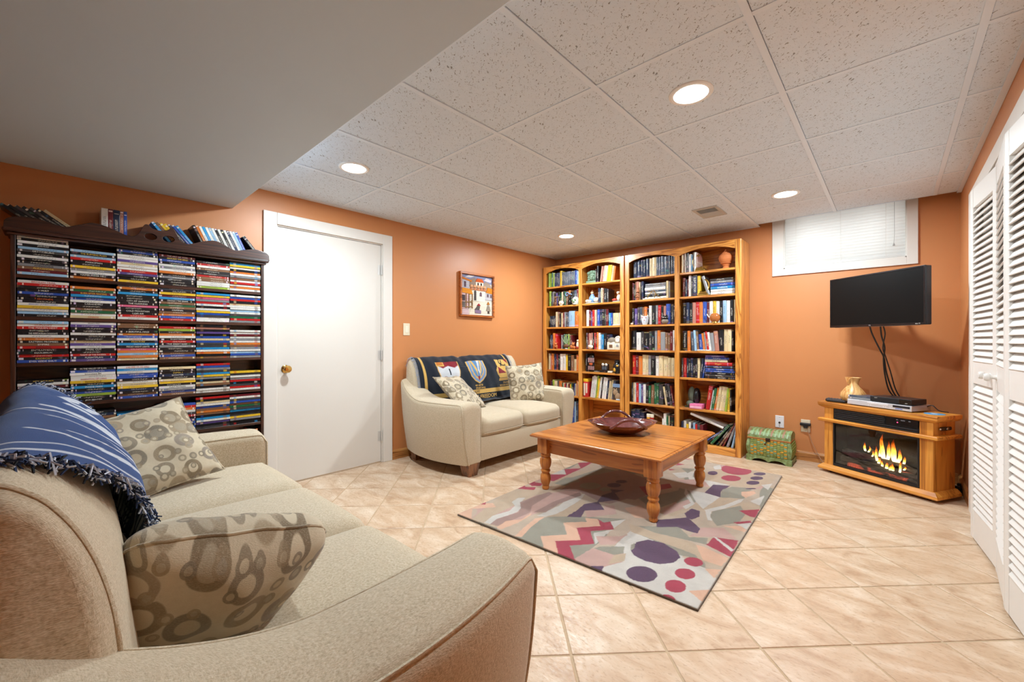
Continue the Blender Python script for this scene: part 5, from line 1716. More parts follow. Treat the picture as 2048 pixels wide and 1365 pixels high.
ornament('clay_cup', 'white painted clay lamb on fourth shelf of left bookcase', 'figurine', (-2.72, ys_ - 0.045, SHZ[3]),
         [('body', ivory, [('b', (0, 0, 0.03), (0.036, 0.022, 0.028)), ('b', (0.012, -0.006, 0.075), (0.012, 0.011, 0.04))]), ('dots', redg, [('b', (-0.014, -0.02, 0.032), 0.005), ('b', (0.006, -0.021, 0.026), 0.005)])])
ornament('dial_clock', 'black mantel ornament with two round white dials, fifth shelf of left bookcase', 'ornament', (-2.545, ys_, SHZ[4] + 0.018),
         [('frame', C('ebony', (38, 24, 24), 0.35), [('x', (-0.062, 0.062, -0.02, 0.02, 0, 0.012), 0.003), ('x', (-0.05, 0.05, -0.016, 0.016, 0.012, 0.085), 0.012)]), ('panel', C('slate', (76, 82, 90), 0.4), [('x', (-0.032, -0.002, -0.019, -0.015, 0.016, 0.055)), ('x', (0.002, 0.032, -0.019, -0.015, 0.016, 0.055))]), ('dials', C('dial', (236, 232, 220), 0.3), [('b', (-0.022, -0.014, 0.076), (0.017, 0.008, 0.017)), ('b', (0.022, -0.014, 0.076), (0.017, 0.008, 0.017))]), ('pupils', blackg, [('b', (-0.022, -0.021, 0.076), (0.005, 0.003, 0.005)), ('b', (0.022, -0.021, 0.076), (0.005, 0.003, 0.005))])])
ornament('striped_plaque', 'black plaque with pink striped arches on fifth shelf of left bookcase', 'ornament', (-2.718, ys_ - 0.03, SHZ[4] + 0.017),
         [('plaque', blackg, [('x', (-0.045, 0.045, -0.010, 0.010, 0, 0.14), 0.006), ('b', (0, 0, 0.14), (0.045, 0.010, 0.045))]), ('stripes', C('stripe', (196, 150, 150), 0.6), [('x', (-0.036 + 0.018 * k, -0.028 + 0.018 * k, -0.0125, -0.0095, 0.008, 0.055)) for k in range(5)] + [('x', (-0.036 + 0.018 * k, -0.028 + 0.018 * k, -0.0125, -0.0095, 0.10, 0.155)) for k in range(5)]), ('eagle', C('rust', (188, 84, 40), 0.6), [('b', (0, -0.011, 0.078), (0.024, 0.004, 0.016)), ('b', (-0.014, -0.011, 0.086), (0.012, 0.004, 0.007)), ('b', (0.014, -0.011, 0.086), (0.012, 0.004, 0.007))])])
ornament('lacquer_jar', 'black lacquer jar with yellow fruit on fifth shelf of left bookcase', 'jar', (-2.362, ys_ - 0.04, SHZ[4]),
         [('jar', blackg, [('l', [(0, 0), (0.03, 0), (0.046, 0.03), (0.052, 0.075), (0.042, 0.11), (0.028, 0.125), (0.034, 0.132), (0.03, 0.14), (0, 0.142)])]), ('lid', blackg, [('l', [(0.03, 0.14), (0.034, 0.146), (0.014, 0.156), (0, 0.16)])]), ('fruit', C('yellow', (214, 160, 50), 0.4), [('b', (-0.012, -0.044, 0.045), (0.016, 0.01, 0.024)), ('b', (0.02, -0.042, 0.09), (0.016, 0.01, 0.012))])])
ornament('white_clasp', 'small cream box lying on the fifth shelf of left bookcase', 'ornament', (-2.452, YF + 0.04, SHZ[4] + 0.001), [('box', ivory, [('x', (-0.03, 0.03, -0.02, 0.03, 0, 0.022), 0.004)])])
ornament('game_box', 'red and white box with yellow lid at left of the sixth shelf', 'box', (-2.794, YF + 0.09, SHZ[5]),
         [('body', C('red box', (196, 46, 48), 0.5), [('x', (-0.03, 0.03, -0.055, 0.08, 0, 0.188), 0.002)]), ('lid', C('yellow lid', (230, 182, 40), 0.5), [('x', (-0.031, 0.031, -0.056, 0.081, 0.188, 0.225), 0.002)]), ('print', ivory, [('x', (-0.026, -0.004, -0.0565, -0.0545, 0.02, 0.17)), ('x', (0.006, 0.026, -0.0565, -0.0545, 0.05, 0.17))])])
ornament('cat_photo', 'brown tabby cat picture standing at right end of the sixth shelf', 'picture', (-2.372, YF + 0.045, SHZ[5]),
         [('card', C('photo', (70, 60, 52), 0.5), [('x', (-0.055, 0.05, 0.0, 0.006, 0, 0.19))]), ('cat', C('tabby', (168, 140, 108), 0.7), [('b', (-0.02, -0.002, 0.09), (0.032, 0.008, 0.035)), ('b', (0.01, -0.002, 0.045), (0.036, 0.008, 0.042)), ('b', (-0.038, -0.002, 0.125), (0.009, 0.006, 0.012)), ('b', (-0.006, -0.002, 0.125), (0.009, 0.006, 0.012))]), ('sky', blueg, [('x', (-0.054, 0.049, -0.001, 0.0, 0.15, 0.19))])])
ornament('glass_pebbles', 'small pile of pale glass pebbles on the sixth shelf', 'ornament', (-2.345, YF + 0.02, SHZ[5]), [('pebbles', C('pale glass', (196, 210, 220), 0.15), [('b', (-0.02 + 0.013 * k, 0.002 * (k % 2), 0.009), (0.009, 0.007, 0.009)) for k in range(4)])])
ornament('lidded_urn', 'terracotta lidded urn on pierced foot, top shelf of right bookcase', 'urn', (-1.215, ys_ + 0.02, SHZ[0]),
         [('foot', terra, [('l', [(0, 0), (0.046, 0), (0.045, 0.006), (0.030, 0.018), (0.026, 0.028), (0.036, 0.05), (0.05, 0.058), (0.05, 0.064), (0, 0.064)])]), ('bowl', terra, [('l', [(0.03, 0.06), (0.046, 0.066), (0.062, 0.09), (0.066, 0.115), (0.058, 0.138), (0.046, 0.146), (0, 0.146)])]), ('lid', terra, [('l', [(0.048, 0.146), (0.047, 0.152), (0.034, 0.160), (0.034, 0.166), (0.020, 0.174), (0.017, 0.184), (0.006, 0.198), (0, 0.206)])])])
for lx, row, lab, flip in ((-1.452, 0, 'gold curved bookend beside upright books, top shelf of right bookcase', 1), (-1.425, 1, 'gold horseshoe bookend on the second shelf of the right bookcase', -1)):
    ornament('gold_bookend', lab, 'bookend', (lx, ys_ - 0.02, SHZ[row]),
             [('base', gold_, [('x', (-0.045, 0.06, -0.02, 0.05, 0, 0.022), 0.006), ('x', (-0.035, 0.045, -0.018, 0.046, 0.022, 0.036), 0.006)]), ('arch', gold_, [('t', [(flip * (-0.01 + 0.055 * math.cos(q)), 0, 0.10 + 0.065 * math.sin(q)) for q in [PI * 0.45 + k * PI / 8 for k in range(11)]], 0.009)])])
ornament('antler_stand', 'pair of gold branch figures on a cream tray before stacked books', 'ornament', (-1.915, YF + 0.028, SHZ[1]),
         [('tray', ivory, [('x', (-0.13, 0.10, -0.016, 0.010, 0, 0.012), 0.003)]), ('branches', gold_, [('t', [(-0.08, 0, 0.012), (-0.06, 0, 0.05), (-0.03, 0, 0.08), (-0.025, 0, 0.10)], 0.004), ('t', [(-0.03, 0, 0.08), (-0.07, 0, 0.095)], 0.003), ('t', [(0.0, 0, 0.012), (0.01, 0, 0.06), (-0.01, 0, 0.10)], 0.004), ('t', [(0.01, 0, 0.06), (0.04, 0, 0.03), (0.07, 0, 0.014)], 0.0035)])])
ornament('tiger_figurine', 'orange and black tiger figurine at left of the second shelf, right bookcase', 'figurine', (-2.105, YF + 0.028, SHZ[1]),
         [('body', C('tiger', (178, 110, 70), 0.5), [('b', (0, 0, 0.045), (0.024, 0.016, 0.045)), ('b', (0.004, -0.004, 0.10), (0.018, 0.014, 0.02)), ('b', (0.004, -0.004, 0.135), (0.009, 0.008, 0.02))]), ('stripes', blackg, [('t', [(-0.02, -0.012, 0.03 + 0.025 * k), (0.0, -0.018, 0.036 + 0.025 * k), (0.02, -0.012, 0.03 + 0.025 * k)], 0.0025) for k in range(3)])])
ornament('floral_pig_pot', 'white floral pot with pointed ears on third shelf of right bookcase', 'pot', (-2.025, YF + 0.032, SHZ[2]),
         [('pot', C('floral', (206, 214, 222), 0.3), [('l', [(0, 0), (0.026, 0), (0.036, 0.03), (0.041, 0.07), (0.039, 0.092), (0.03, 0.095), (0, 0.09)], (0, 0, 0), 1.0, 0.7)]), ('ears', ivory, [('b', (-0.034, -0.004, 0.096), (0.008, 0.006, 0.012)), ('b', (0.034, -0.004, 0.096), (0.008, 0.006, 0.012))]), ('roses', C('rose', (200, 90, 100), 0.5), [('b', (-0.02, -0.026, 0.08), 0.006), ('b', (0.022, -0.026, 0.078), 0.006), ('b', (0.004, -0.027, 0.05), 0.005)])])
ornament('black_cat_pot', 'black and grey cat pot on third shelf of right bookcase', 'pot', (-1.80, YF + 0.032, SHZ[2]),
         [('belly', C('pewter', (136, 120, 104), 0.4), [('b', (0, 0, 0.032), (0.038, 0.024, 0.03))]), ('head', blackg, [('b', (0, -0.002, 0.066), (0.034, 0.022, 0.024)), ('b', (-0.018, 0, 0.090), (0.008, 0.006, 0.014)), ('b', (0.018, 0, 0.090), (0.008, 0.006, 0.014))]), ('eyes', ivory, [('b', (-0.012, -0.023, 0.07), (0.006, 0.003, 0.003)), ('b', (0.012, -0.023, 0.07), (0.006, 0.003, 0.003))])])
ornament('sea_shell', 'small pale sea shell at left of third shelf, right bookcase', 'ornament', (-2.178, YF + 0.03, SHZ[2]), [('shell', C('shell', (206, 176, 150), 0.4), [('b', (0, 0, 0.013), (0.018, 0.014, 0.013)), ('b', (0.01, 0, 0.02), (0.008, 0.008, 0.008))])])
ornament('glazed_globe', 'round caramel glazed pot on a gold foot, third shelf of right bookcase', 'pot', (-1.30, YF + 0.034, SHZ[2]),
         [('globe', C('caramel', (176, 104, 54), 0.12), [('l', [(0, 0.01), (0.024, 0.011), (0.044, 0.03), (0.05, 0.055), (0.042, 0.08), (0.026, 0.093), (0.014, 0.095), (0, 0.095)], (0, 0, 0), 1.0, 0.72)]), ('foot', gold_, [('l', [(0, 0), (0.03, 0), (0.024, 0.012), (0, 0.014)])]), ('spout', ivory, [('t', [(-0.045, -0.01, 0.05), (-0.066, -0.012, 0.078), (-0.07, -0.012, 0.09)], 0.005)])])
ornament('boot_bookend', 'dark green cast iron boot bookend on sixth shelf of right bookcase', 'bookend', (-1.545, ys_ + 0.03, SHZ[5]),
         [('base', C('patina', (86, 92, 76), 0.7), [('x', (-0.06, 0.05, -0.04, 0.05, 0, 0.014), 0.004)]), ('shaft', C('patina', (86, 92, 76), 0.7), [('b', (0.0, 0, 0.13), (0.038, 0.04, 0.085)), ('b', (-0.01, -0.02, 0.04), (0.04, 0.04, 0.035))]), ('back', blackg, [('b', (0.045, 0.01, 0.12), (0.04, 0.05, 0.085)), ('b', (0.04, 0.01, 0.055), (0.02, 0.03, 0.05))])])
ornament('pink_box', 'pink flat box on the sixth shelf of the right bookcase', 'box', (-1.478, YF + 0.055, SHZ[5]), [('box', pinkg, [('x', (-0.062, 0.062, -0.04, 0.08, 0, 0.048), 0.004)]), ('label', C('pale pink', (228, 170, 190), 0.5), [('x', (-0.055, 0.055, -0.0408, -0.0395, 0.008, 0.028))])])
for k, (cc, xx) in enumerate((('yellow jar', -1.985), ('red jar', -1.945))):
    ornament('spice_jar', '%s spice jar with white cap on bottom shelf of right bookcase' % ('yellow' if k == 0 else 'red'), 'jar', (xx, YF + 0.035, SHZ[6]), [('jar', C(cc, (224, 158, 40) if k == 0 else (176, 40, 36), 0.4), [('l', [(0, 0), (0.020, 0), (0.020, 0.205), (0, 0.205)])]), ('cap', ivory, [('l', [(0.0205, 0.205), (0.0205, 0.235), (0.019, 0.238), (0, 0.238)])])])


# ================================================================ MOVIE CABINET
CX0, CX1 = -3.452, -3.300
CYA, CYB = -0.152, 1.002
cab = thing('movie_cabinet', 'dark mahogany media shelf packed with stacked movie cases', 'shelf', (CX1, 0.425, 0))
hy = (CYB - CYA) / 2
cy0 = 0.425
dpt = CX1 - CX0
for sg in (-1, 1):
    a, b = sorted((sg * hy, sg * (hy - 0.018)))
    MB().box(-dpt, 0, a, b, 0, 1.655, bev=0.002).done('side_panel', mahogany('Z'), cab)
MB().box(-dpt, -dpt + 0.006, -hy + 0.018, hy - 0.018, 0.02, 1.655).done('back_panel', mahogany('Y'), cab)
DZ = [1.454, 1.236, 0.996, 0.773, 0.540, 0.310, 0.090]
for z in DZ:
    MB().box(-dpt + 0.006, -0.004, -hy + 0.018, hy - 0.018, z - 0.018, z, bev=0.0015, seg=1).done('shelf', mahogany('Y'), cab)
MB().box(-dpt + 0.006, -0.006, -hy + 0.018, hy - 0.018, 0, 0.072).done('plinth', mahogany('Y'), cab)
MB().box(-dpt, 0.012, -hy - 0.012, hy + 0.012, 1.650, 1.664, bev=0.004).box(-dpt, 0.026, -hy - 0.026, hy + 0.026, 1.664, 1.684, bev=0.007).done('cornice', mahogany('Y'), cab)
half = [(-0.172, 1.682), (-0.170, 1.715), (-0.149, 1.735), (-0.086, 1.748), (-0.02, 1.735), (0.034, 1.722), (0.085, 1.742), (0.142, 1.766), (0.205, 1.755), (0.287, 1.722), (0.325, 1.732), (0.346, 1.766), (0.362, 1.801), (0.378, 1.803), (0.395, 1.786), (0.43, 1.779)]
full = half + [(0.86 - y, z) for y, z in half[-2::-1]]
sm_ = [(p.y, p.z) for p in catmull([(0, y - cy0, z) for y, z in full[1:-1]], 5)]
outl = [(full[0][0] - cy0, 1.682)] + sm_ + [(full[-1][0] - cy0, 1.682)]
cu = bpy.data.curves.new('crest', 'CURVE')
cu.dimensions = '2D'
cu.fill_mode = 'BOTH'
cu.extrude = 0.007
cu.bevel_depth = 0.002
for pts in (outl, ell(0.388 - cy0, 1.737, 0.030, 0.021), ell(0.472 - cy0, 1.737, 0.030, 0.021)):
    sp = cu.splines.new('POLY')
    sp.points.add(len(pts) - 1)
    for p, q in zip(sp.points, pts):
        p.co = (q[0], q[1], 0, 1)
    sp.use_cyclic_u = True
tmp = bpy.data.objects.new('crest', cu)
cme = bpy.data.meshes.new_from_object(tmp)
bpy.data.objects.remove(tmp)
cme.transform(Matrix(((0, 0, 1, 0.004), (1, 0, 0, 0), (0, 1, 0, 0), (0, 0, 0, 1))))
cme.materials.clear()
cme.materials.append(mahogany('Y'))
inst('crest_board', cme, cab)

# ---------------------------------------------------------------- movie cases, top to bottom in each stack
DV = {
    (0, 0): "w:r CHARLIE WILSON'S WAR|k:o|w:l|k:w JARHEAD|l|d:w GETTYSBURG|k|w|k|k|g:k ANNAPOLIS|t:y ALEXANDER|m|l",
    (0, 1): "l|k:y THE BURNING PLAIN|l|r:y|k:w MARKSMAN|k|y|g|w|k:w HAMBURGER HILL|o",
    (0, 2): "k|b|k|w|w|v|s|w|w|r|v|k|k|y",
    (0, 3): "m:w THE ART OF WAR|k:y AROUND THE BEND|b|k|w|g|w|o|k|g|k|k|k",
    (0, 4): "k|r|w|t|k|d|r|t|t|w|w|a",
    (0, 5): "d|c|y|w|k|o|w|g|t|w|r|w|o|w",
    (1, 0): "w:r BROKEN TRAIL|r|k|k:w 3-WAY|b|k|k:o 7 SECONDS|k|w:b BRIDGET JONES'S DIARY|y|w|l|k",
    (1, 1): "o|e|m:y BURN AFTER READING|c|b|w|k:w CARANDIRU|k|t:w CAST AWAY|e|w|s:r CHAOS",
    (1, 2): "d|o|k|c|k|k|k:w CITY OF GHOSTS|k:w THE CLEARING|p|k|k:w COLD MOUNTAIN|k:w CON AIR|r|w",
    (1, 3): "q|k|y|m|c|k:w CRADLE 2 THE GRAVE|t|e|t|k:w CRIMINAL|t|o|b|r",
    (1, 4): "c|y|p|g|r|w:b THE DEAD ZONE|k|w|y|b|d|w|w",
    (1, 5): "w|b|r|k|s|w|w|l|w|d|e|r|g",
    (2, 0): "l|w:r DUPLICITY|r:w THE MAIDEN HEIST|k|k:w THE MANCHURIAN CANDIDATE|w|o|k:w EASTERN PROMISES|t:w EMPIRE|r:k ENOUGH|k:w ENTRAPMENT|k:w EQUILIBRIUM|r|k:y EXORCIST|b:w EYES WIDE SHUT",
    (2, 1): "w:k about a boy|v|k|k|w|k|k|s|v|w|k:w FINAL CUT|k|r:w FLIGHT OF THE PHOENIX|n:w FLIGHTPLAN|v",
    (2, 2): "t|t|k|k:w A BEAUTIFUL MIND|o:y FREEDOMLAND|b|w:r FORMULA 51|k:y FRACTURE|c|k:w FRIDAY NIGHT LIGHTS|p|o|l|o|s",
    (2, 3): "r|a|k|o|w|k:w the good shepherd|r|k:w THE GREAT RAID|g|k|k|t|b|t",
    (2, 4): "k|x|k|v|k|b|s|b|d|d|c|w|o|k|t",
    (2, 5): "w|w|m|w|g|w|o|t|g|w|l|b|g",
    (3, 0): "k:y MEET JOE BLACK|w|m|k:w THE MATADOR|k:y LEGEND|k:w IMPOSTOR|t|k|l",
    (3, 1): "k:w IN THE VALLEY OF ELAH|b|w:k Interstate 84|w|w:r INVENTION OF LYING|y:k INVINCIBLE|k|c:w INSIDE MAN|k|b|a|k|k:w JACK REACHER",
    (3, 2): "w:r LIVE FREE OR DIE HARD|c|w|b|b|k|w|s|y|n|k|t|b",
    (3, 3): "s|k|k:y SNIPER 3|n:w SHOOTER|k|s|y|k|w:k PULP FICTION|g|b|t",
    (3, 4): "r:w LADDER 49|b|g|d|c|y:k LAYER CAKE|g|k|s|t|k|w|w",
    (3, 5): "y|d|w|g|r|k|d|r|w",
    (4, 0): "b|k|n|d|k|m|k",
    (4, 1): "k|n|t|k:w MR. & MRS. SMITH|k:w MISSING|o|k|d|b|k|w|k",
    (4, 2): "c:w SWIMMING POOL|o|w|k|b|d|r|k|w|k",
    (4, 3): "b|r|o|w|d|r|k|v|b|n|b|w",
    (4, 4): "r|k|s|w|b|t|o|t|k|c|w|v|k|d",
    (4, 5): "m|w|d|b|t|e|d|c|k|d|y|g|k|k",
}
CW, CD, CT = 0.1835, 0.132, 0.0143
COLY = [-0.131, 0.0555, 0.2415, 0.4275, 0.6135, 0.7985]
m_case = plain('black case plastic', (22, 22, 24), 0.3)
m_dv = m_spine('printed movie sleeve', CW, 0.5, True)
mb = MB()
mb.box(-CD / 2, CD / 2 - 0.0012, -CW / 2 + 0.001, CW / 2 - 0.001, -CT / 2 + 0.0004, CT / 2 - 0.0004, 0)
mb.box(-CD / 2 + 0.004, CD / 2, -CW / 2 + 0.0016, CW / 2 - 0.0016, -CT / 2, CT / 2, 1, bev=0.0008, seg=1)
tmp = mb.done('movie_case', [m_case, m_dv])
CASE = tmp.data
bpy.data.objects.remove(tmp)
rd = random.Random(9)
COLN = ['leftmost stack', 'second stack', 'third stack', 'fourth stack', 'fifth stack', 'rightmost stack']


def movie(c, M, label, text=None, tc='w'):
    o = inst('movie_case', CASE)
    o.matrix_world = M
    col = lin(PAL[c][0])
    j = rd.uniform(0.85, 1.12)
    o.color = (col[0] * j, col[1] * j, col[2] * j, 0.0 if text else 0.9)
    tag(o, label, 'movie case', 'movie cases in the dark cabinet')
    if text:
        Mt = Matrix(((0, 0, 1, CD / 2 + 0.0006), (1, 0, 0, 0), (0, 1, 0, 0), (0, 0, 0, 1)))
        text_obj(text, m_txt[tc], o, CW * 0.56, CT * 0.62, Mt)
    return o


count = 0
rest = []
order = sorted(DV.keys(), key=lambda k: (0 if k == (4, 0) else 0, k[1] == 5, k[1] == 4 and k[0] == 4, k[1], k[0]))
for key in order:
    row, col = key
    items = DV[key].split('|')
    n = len(items)
    for k, it in enumerate(reversed(items)):
        c, tc, text = it[0], 'w', None
        if ' ' in it:
            text = it.split(' ', 1)[1]
            tc = it[2]
        y = COLY[col] + CW / 2 + rd.uniform(-0.0018, 0.0018)
        x = CX1 - 0.006 - CD / 2 + rd.uniform(-0.006, 0.002)
        z = DZ[row] + CT / 2 + k * (CT + 0.0003) + 0.0003
        M = Matrix.Translation((x, y, z)) @ Matrix.Rotation(rd.uniform(-0.008, 0.008), 4, 'Z')
        if count < 266:
            pos = 'top' if k == n - 1 else ('bottom' if k == 0 else ORD[k] + ' from bottom')
            movie(c, M, '%s movie case, %s of %s on %s shelf of dark cabinet' % (PAL[c][1], pos, COLN[col], SHN[row]), text, tc)
            count += 1
        else:
            rest.append((c, M))
# the farther cases beyond the first three hundred, joined
if rest:
    me = bpy.data.meshes.new('movie_cases')
    v, f, cl = [], [], []
    for c, M in rest:
        b = len(v)
        col = lin(PAL[c][0])
        spans = [(-0.5, -0.38), (-0.38, -0.30), (-0.30, 0.30), (0.30, 0.40), (0.40, 0.5)]
        alt = lin(PAL[rd.choice('kwrybctsm')][0])
        alt2 = lin(PAL[rd.choice('kwrybctg')][0])
        for si, (u0, u1) in enumerate(spans):
            cc = (col, alt, col, alt2, col)[si] if rd.random() < 0.7 else col
            cc = tuple(0.5 * a_ + 0.5 * b_ for a_, b_ in zip(cc, col))
            b = len(v)
            for p in ((-0.5, u0, -0.5), (0.5, u0, -0.5), (0.5, u1, -0.5), (-0.5, u1, -0.5), (-0.5, u0, 0.5), (0.5, u0, 0.5), (0.5, u1, 0.5), (-0.5, u1, 0.5)):
                v.append(M @ Vector((p[0] * CD, p[1] * CW, p[2] * (CT - 0.0012))))
                cl.append(cc)
            f += [[b + i for i in q] for q in ((4, 5, 6, 7), (0, 3, 2, 1), (1, 2, 6, 5), (0, 4, 7, 3), (0, 1, 5, 4), (2, 3, 7, 6))]
    o = paint_mesh('movie_cases', v, f, cl, m_attr('sleeve paint', 'paint', 0.35, 0.0, 160.0, 0.02))
    o.data.polygons.foreach_set('use_smooth', np.zeros(len(f), bool))
    tag(o, 'remaining stacked movie cases at the right end of the dark cabinet', 'movie case', 'movie cases in the dark cabinet', 'stuff')

# cases standing on top, behind the crest board
ZT = 1.6848


def upright(c, y0, lean, label, thick=1.0, text=None, tc='w', x=-3.384):
    """case on its short edge, spine to the room; lean in degrees towards the left wall end"""
    th = math.radians(lean)
    w, h = CT * thick, CW
    y = y0 + w / 2 * math.cos(th) - h / 2 * math.sin(th)
    z = ZT + w / 2 * abs(math.sin(th)) + h / 2 * math.cos(th) + 0.0006
    M = Matrix.Translation((x, y, z)) @ Matrix.Rotation(PI / 2 + th, 4, 'X') @ Matrix.Diagonal((1, 1, thick, 1))
    movie(c, M, label, text, tc)


y = -0.045
for k, c in enumerate('kkdkdks'):
    upright(c, y, 52, '%s movie case, %s of the slanted row at left end atop the cabinet' % (PAL[c][1], ORD[k]))
    y += CT / math.cos(math.radians(52)) + 0.0012
y = 0.178
for k, (c, tk) in enumerate((('w', 1.9), ('m', 1.5), ('n', 1.9), ('x', 1.1), ('b', 1.0))):
    upright(c, y, 0, '%s movie case, %s of five standing upright atop the cabinet' % (PAL[c][1], ORD[k]), tk)
    y += CT * tk + 0.0006
y = 0.505
for k, c in enumerate('ctyykbc'):
    upright(c, y, 38, '%s movie case, %s of the tilted row right of the crest' % (PAL[c][1], ORD[k]))
    y += CT / math.cos(math.radians(38)) + 0.0012
y = 0.668
for k, c in enumerate('kowcwlwkwkwnwlb'):
    upright(c, y, 24, '%s movie case, %s of the long row at right atop the cabinet' % (PAL[c][1], ORD[k]))
    y += CT / math.cos(math.radians(24)) + 0.0011
upright('k', 0.985, 38, 'black movie case with red cover leaning at right end atop the cabinet', 1.3)
for k, c in enumerate('rwo'):
    th = 0
    M = Matrix.Translation((CX1 - 0.008 - CD / 2, 0.925 + k * 0.0165, DZ[5] + CW / 2 + 0.0006)) @ Matrix.Rotation(PI / 2, 4, 'X')
    movie(c, M, '%s movie case upright on the sixth shelf, %s from the white door' % (PAL[c][1], ORD[2 - k]))


# ================================================================ HEATER CORNER
def hoak(axis):
    return wood('heater veneer', (214, 146, 62), (200, 128, 46), (160, 94, 30), axis, 0.4, 0.7, coat=0.1)


HO = Vector((-0.462, 4.43, 0))
HZR = math.atan2(-0.39, 0.682)
heat = thing('electric_fireplace', 'oak electric fireplace heater with glowing flames angled across the corner', 'heater', HO, HZR)
W_, D_ = 0.785, 0.262
m_blk = plain('satin black metal', (20, 20, 23), 0.35)


def rim(mb, prof, inset=0.0):
    """moulding around left, front and right: prof is (overhang, z)"""
    secs = []
    for o_, z in prof:
        secs.append([(-o_, D_, z), (-o_, -o_, z), (W_ + o_, -o_, z), (W_ + o_, D_, z)])
    return mb.loft(secs)


rim(MB(), [(-0.02, 0.022), (0.006, 0.022), (0.012, 0.03), (0.008, 0.045), (-0.006, 0.06), (-0.014, 0.068), (-0.02, 0.07)]).done('base_moulding', hoak('X'), heat)
rim(MB(), [(-0.02, 0.545), (-0.008, 0.55), (0.004, 0.56), (0.010, 0.568), (0.012, 0.588), (0.010, 0.595), (-0.02, 0.595)]).done('top', hoak('X'), heat)
rim(MB(), [(-0.02, 0.428), (0.004, 0.429), (0.011, 0.435), (0.011, 0.450), (0.004, 0.456), (-0.02, 0.457)]).done('middle_rail', hoak('X'), heat)
for x0, x1 in ((0.026, 0.098), (0.682, 0.759)):
    MB().box(x0, x1, 0.018, 0.04, 0.06, 0.55, bev=0.002).done('post', hoak('Z'), heat)
for x0, x1 in ((0.026, 0.042), (0.743, 0.759)):
    MB().box(x0, x1, 0.04, D_ - 0.005, 0.06, 0.55).done('side_panel', hoak('Z'), heat)
MB().box(0.042, 0.743, D_ - 0.015, D_ - 0.006, 0.06, 0.55).box(0.042, 0.743, 0.04, D_ - 0.015, 0.06, 0.07).done('rear_panel', m_blk, heat)
MB().box(0.098, 0.108, 0.015, 0.035, 0.072, 0.43).box(0.672, 0.682, 0.015, 0.035, 0.072, 0.43).box(0.108, 0.672, 0.015, 0.035, 0.072, 0.092).box(0.108, 0.672, 0.016, 0.035, 0.418, 0.43).done('glass_frame', m_blk, heat)
MB().box(0.10, 0.68, 0.17, 0.175, 0.072, 0.43).box(0.10, 0.104, 0.04, 0.17, 0.072, 0.43).box(0.676, 0.68, 0.04, 0.17, 0.072, 0.43).box(0.10, 0.68, 0.04, 0.17, 0.425, 0.43).done('firebox', plain('sooty firebox', (30, 27, 26), 0.8, var=0.4, nscale=14), heat)
MB().box(0.108, 0.672, 0.0235, 0.0265, 0.090, 0.42).done('glass', tg.m, heat)
# heater grille
MB().box(0.098, 0.682, 0.024, 0.045, 0.456, 0.552).done('grille_box', m_blk, heat)
gm = None
for k in range(6):
    z = 0.466 + k * 0.0145
    MB().box(0.106, 0.47 if k > 1 else 0.674, 0.012, 0.026, -0.002, 0.002, bev=0.001, seg=1).done('grille_slat', plain('grille slat', (44, 44, 48), 0.3), heat, (0, 0, z), (math.radians(-14), 0, 0))
MB().box(0.475, 0.674, 0.018, 0.026, 0.488, 0.548, bev=0.001).done('control_panel', plain('control black', (12, 12, 16), 0.2), heat)
led = NT('red indicator')
led.fin((0.8, 0.02, 0.1), 0.3)
led.b.inputs['Emission Color'].default_value = (1, 0.05, 0.15, 1)
led.b.inputs['Emission Strength'].default_value = 4.0
MB().ball((0.552, 0.017, 0.512), 0.0035).done('indicator', led.m, heat)
for k, (xx, ww) in enumerate(((0.55, 0.012), (0.585, 0.026), (0.625, 0.012))):
    MB().box(xx - ww / 2, xx + ww / 2, 0.0165, 0.0182, 0.527, 0.533).done('control_mark', plain('dim legend', (120, 120, 126), 0.5), heat)
# side handle
MB().box(0.759, 0.772, 0.085, 0.20, 0.487, 0.512, bev=0.006).done('side_handle', plain('black handle', (22, 18, 18), 0.35), heat)
MB().ball((0.772, 0.15, 0.5), (0.004, 0.012, 0.009)).ball((0.768, 0.078, 0.5), (0.006, 0.008, 0.008)).done('handle_stud', plain('chrome stud', (190, 186, 180), 0.15, 1.0), heat)
for cxx in (0.06, 0.72):
    for cyy in (0.05, 0.22):
        MB().lathe([(0, 0), (0.012, 0.0), (0.016, 0.008), (0.016, 0.024), (0, 0.024)], (cxx, cyy, 0)).done('caster', m_blk, heat)
# logs and embers
m_log = NT('charred log')
nz = m_log.noise(m_log.coord('Object', (3, 14, 14)), 6.0, 5, 0.65)
m_log.bump(nz, 0.8, 0.01)
ml = m_log.fin(m_log.ramp(nz, [(0.3, (40, 35, 33)), (0.55, (96, 84, 78)), (0.8, (150, 138, 130))]), 0.9)
m_emb = NT('ember bed')
v_ = m_emb.add('ShaderNodeTexVoronoi', feature='DISTANCE_TO_EDGE')
m_emb.link(m_emb.coord('Object', (38, 38, 38)), v_.inputs['Vector'])
hot = m_emb.math('MULTIPLY', m_emb.step(v_.outputs['Distance'], 0.0, 0.12, 1, 0), m_emb.step(m_emb.noise(m_emb.coord('Object'), 9.0, 2), 0.5, 0.62))
me_ = m_emb.fin(m_emb.mix(m_emb.noise(m_emb.coord('Object'), 40.0), lin((40, 36, 35))[:3], lin((96, 90, 88))[:3]), 0.9)
m_emb.b.inputs['Emission Color'].default_value = (1.0, 0.12, 0.05, 1)
m_emb.link(m_emb.math('MULTIPLY', hot, 1.4), m_emb.b.inputs['Emission Strength'])
MB().puff(0.108, 0.672, 0.05, 0.165, 0.072, 0.118, r=0.02, cuts=14, crown=(0, 0, 0.02), fn=lambda p: (p.x, p.y, p.z + 0.010 * noise.noise(p * 40) + 0.012 * noise.noise(p * 14))).done('ember_bed', me_, heat, smooth=50)


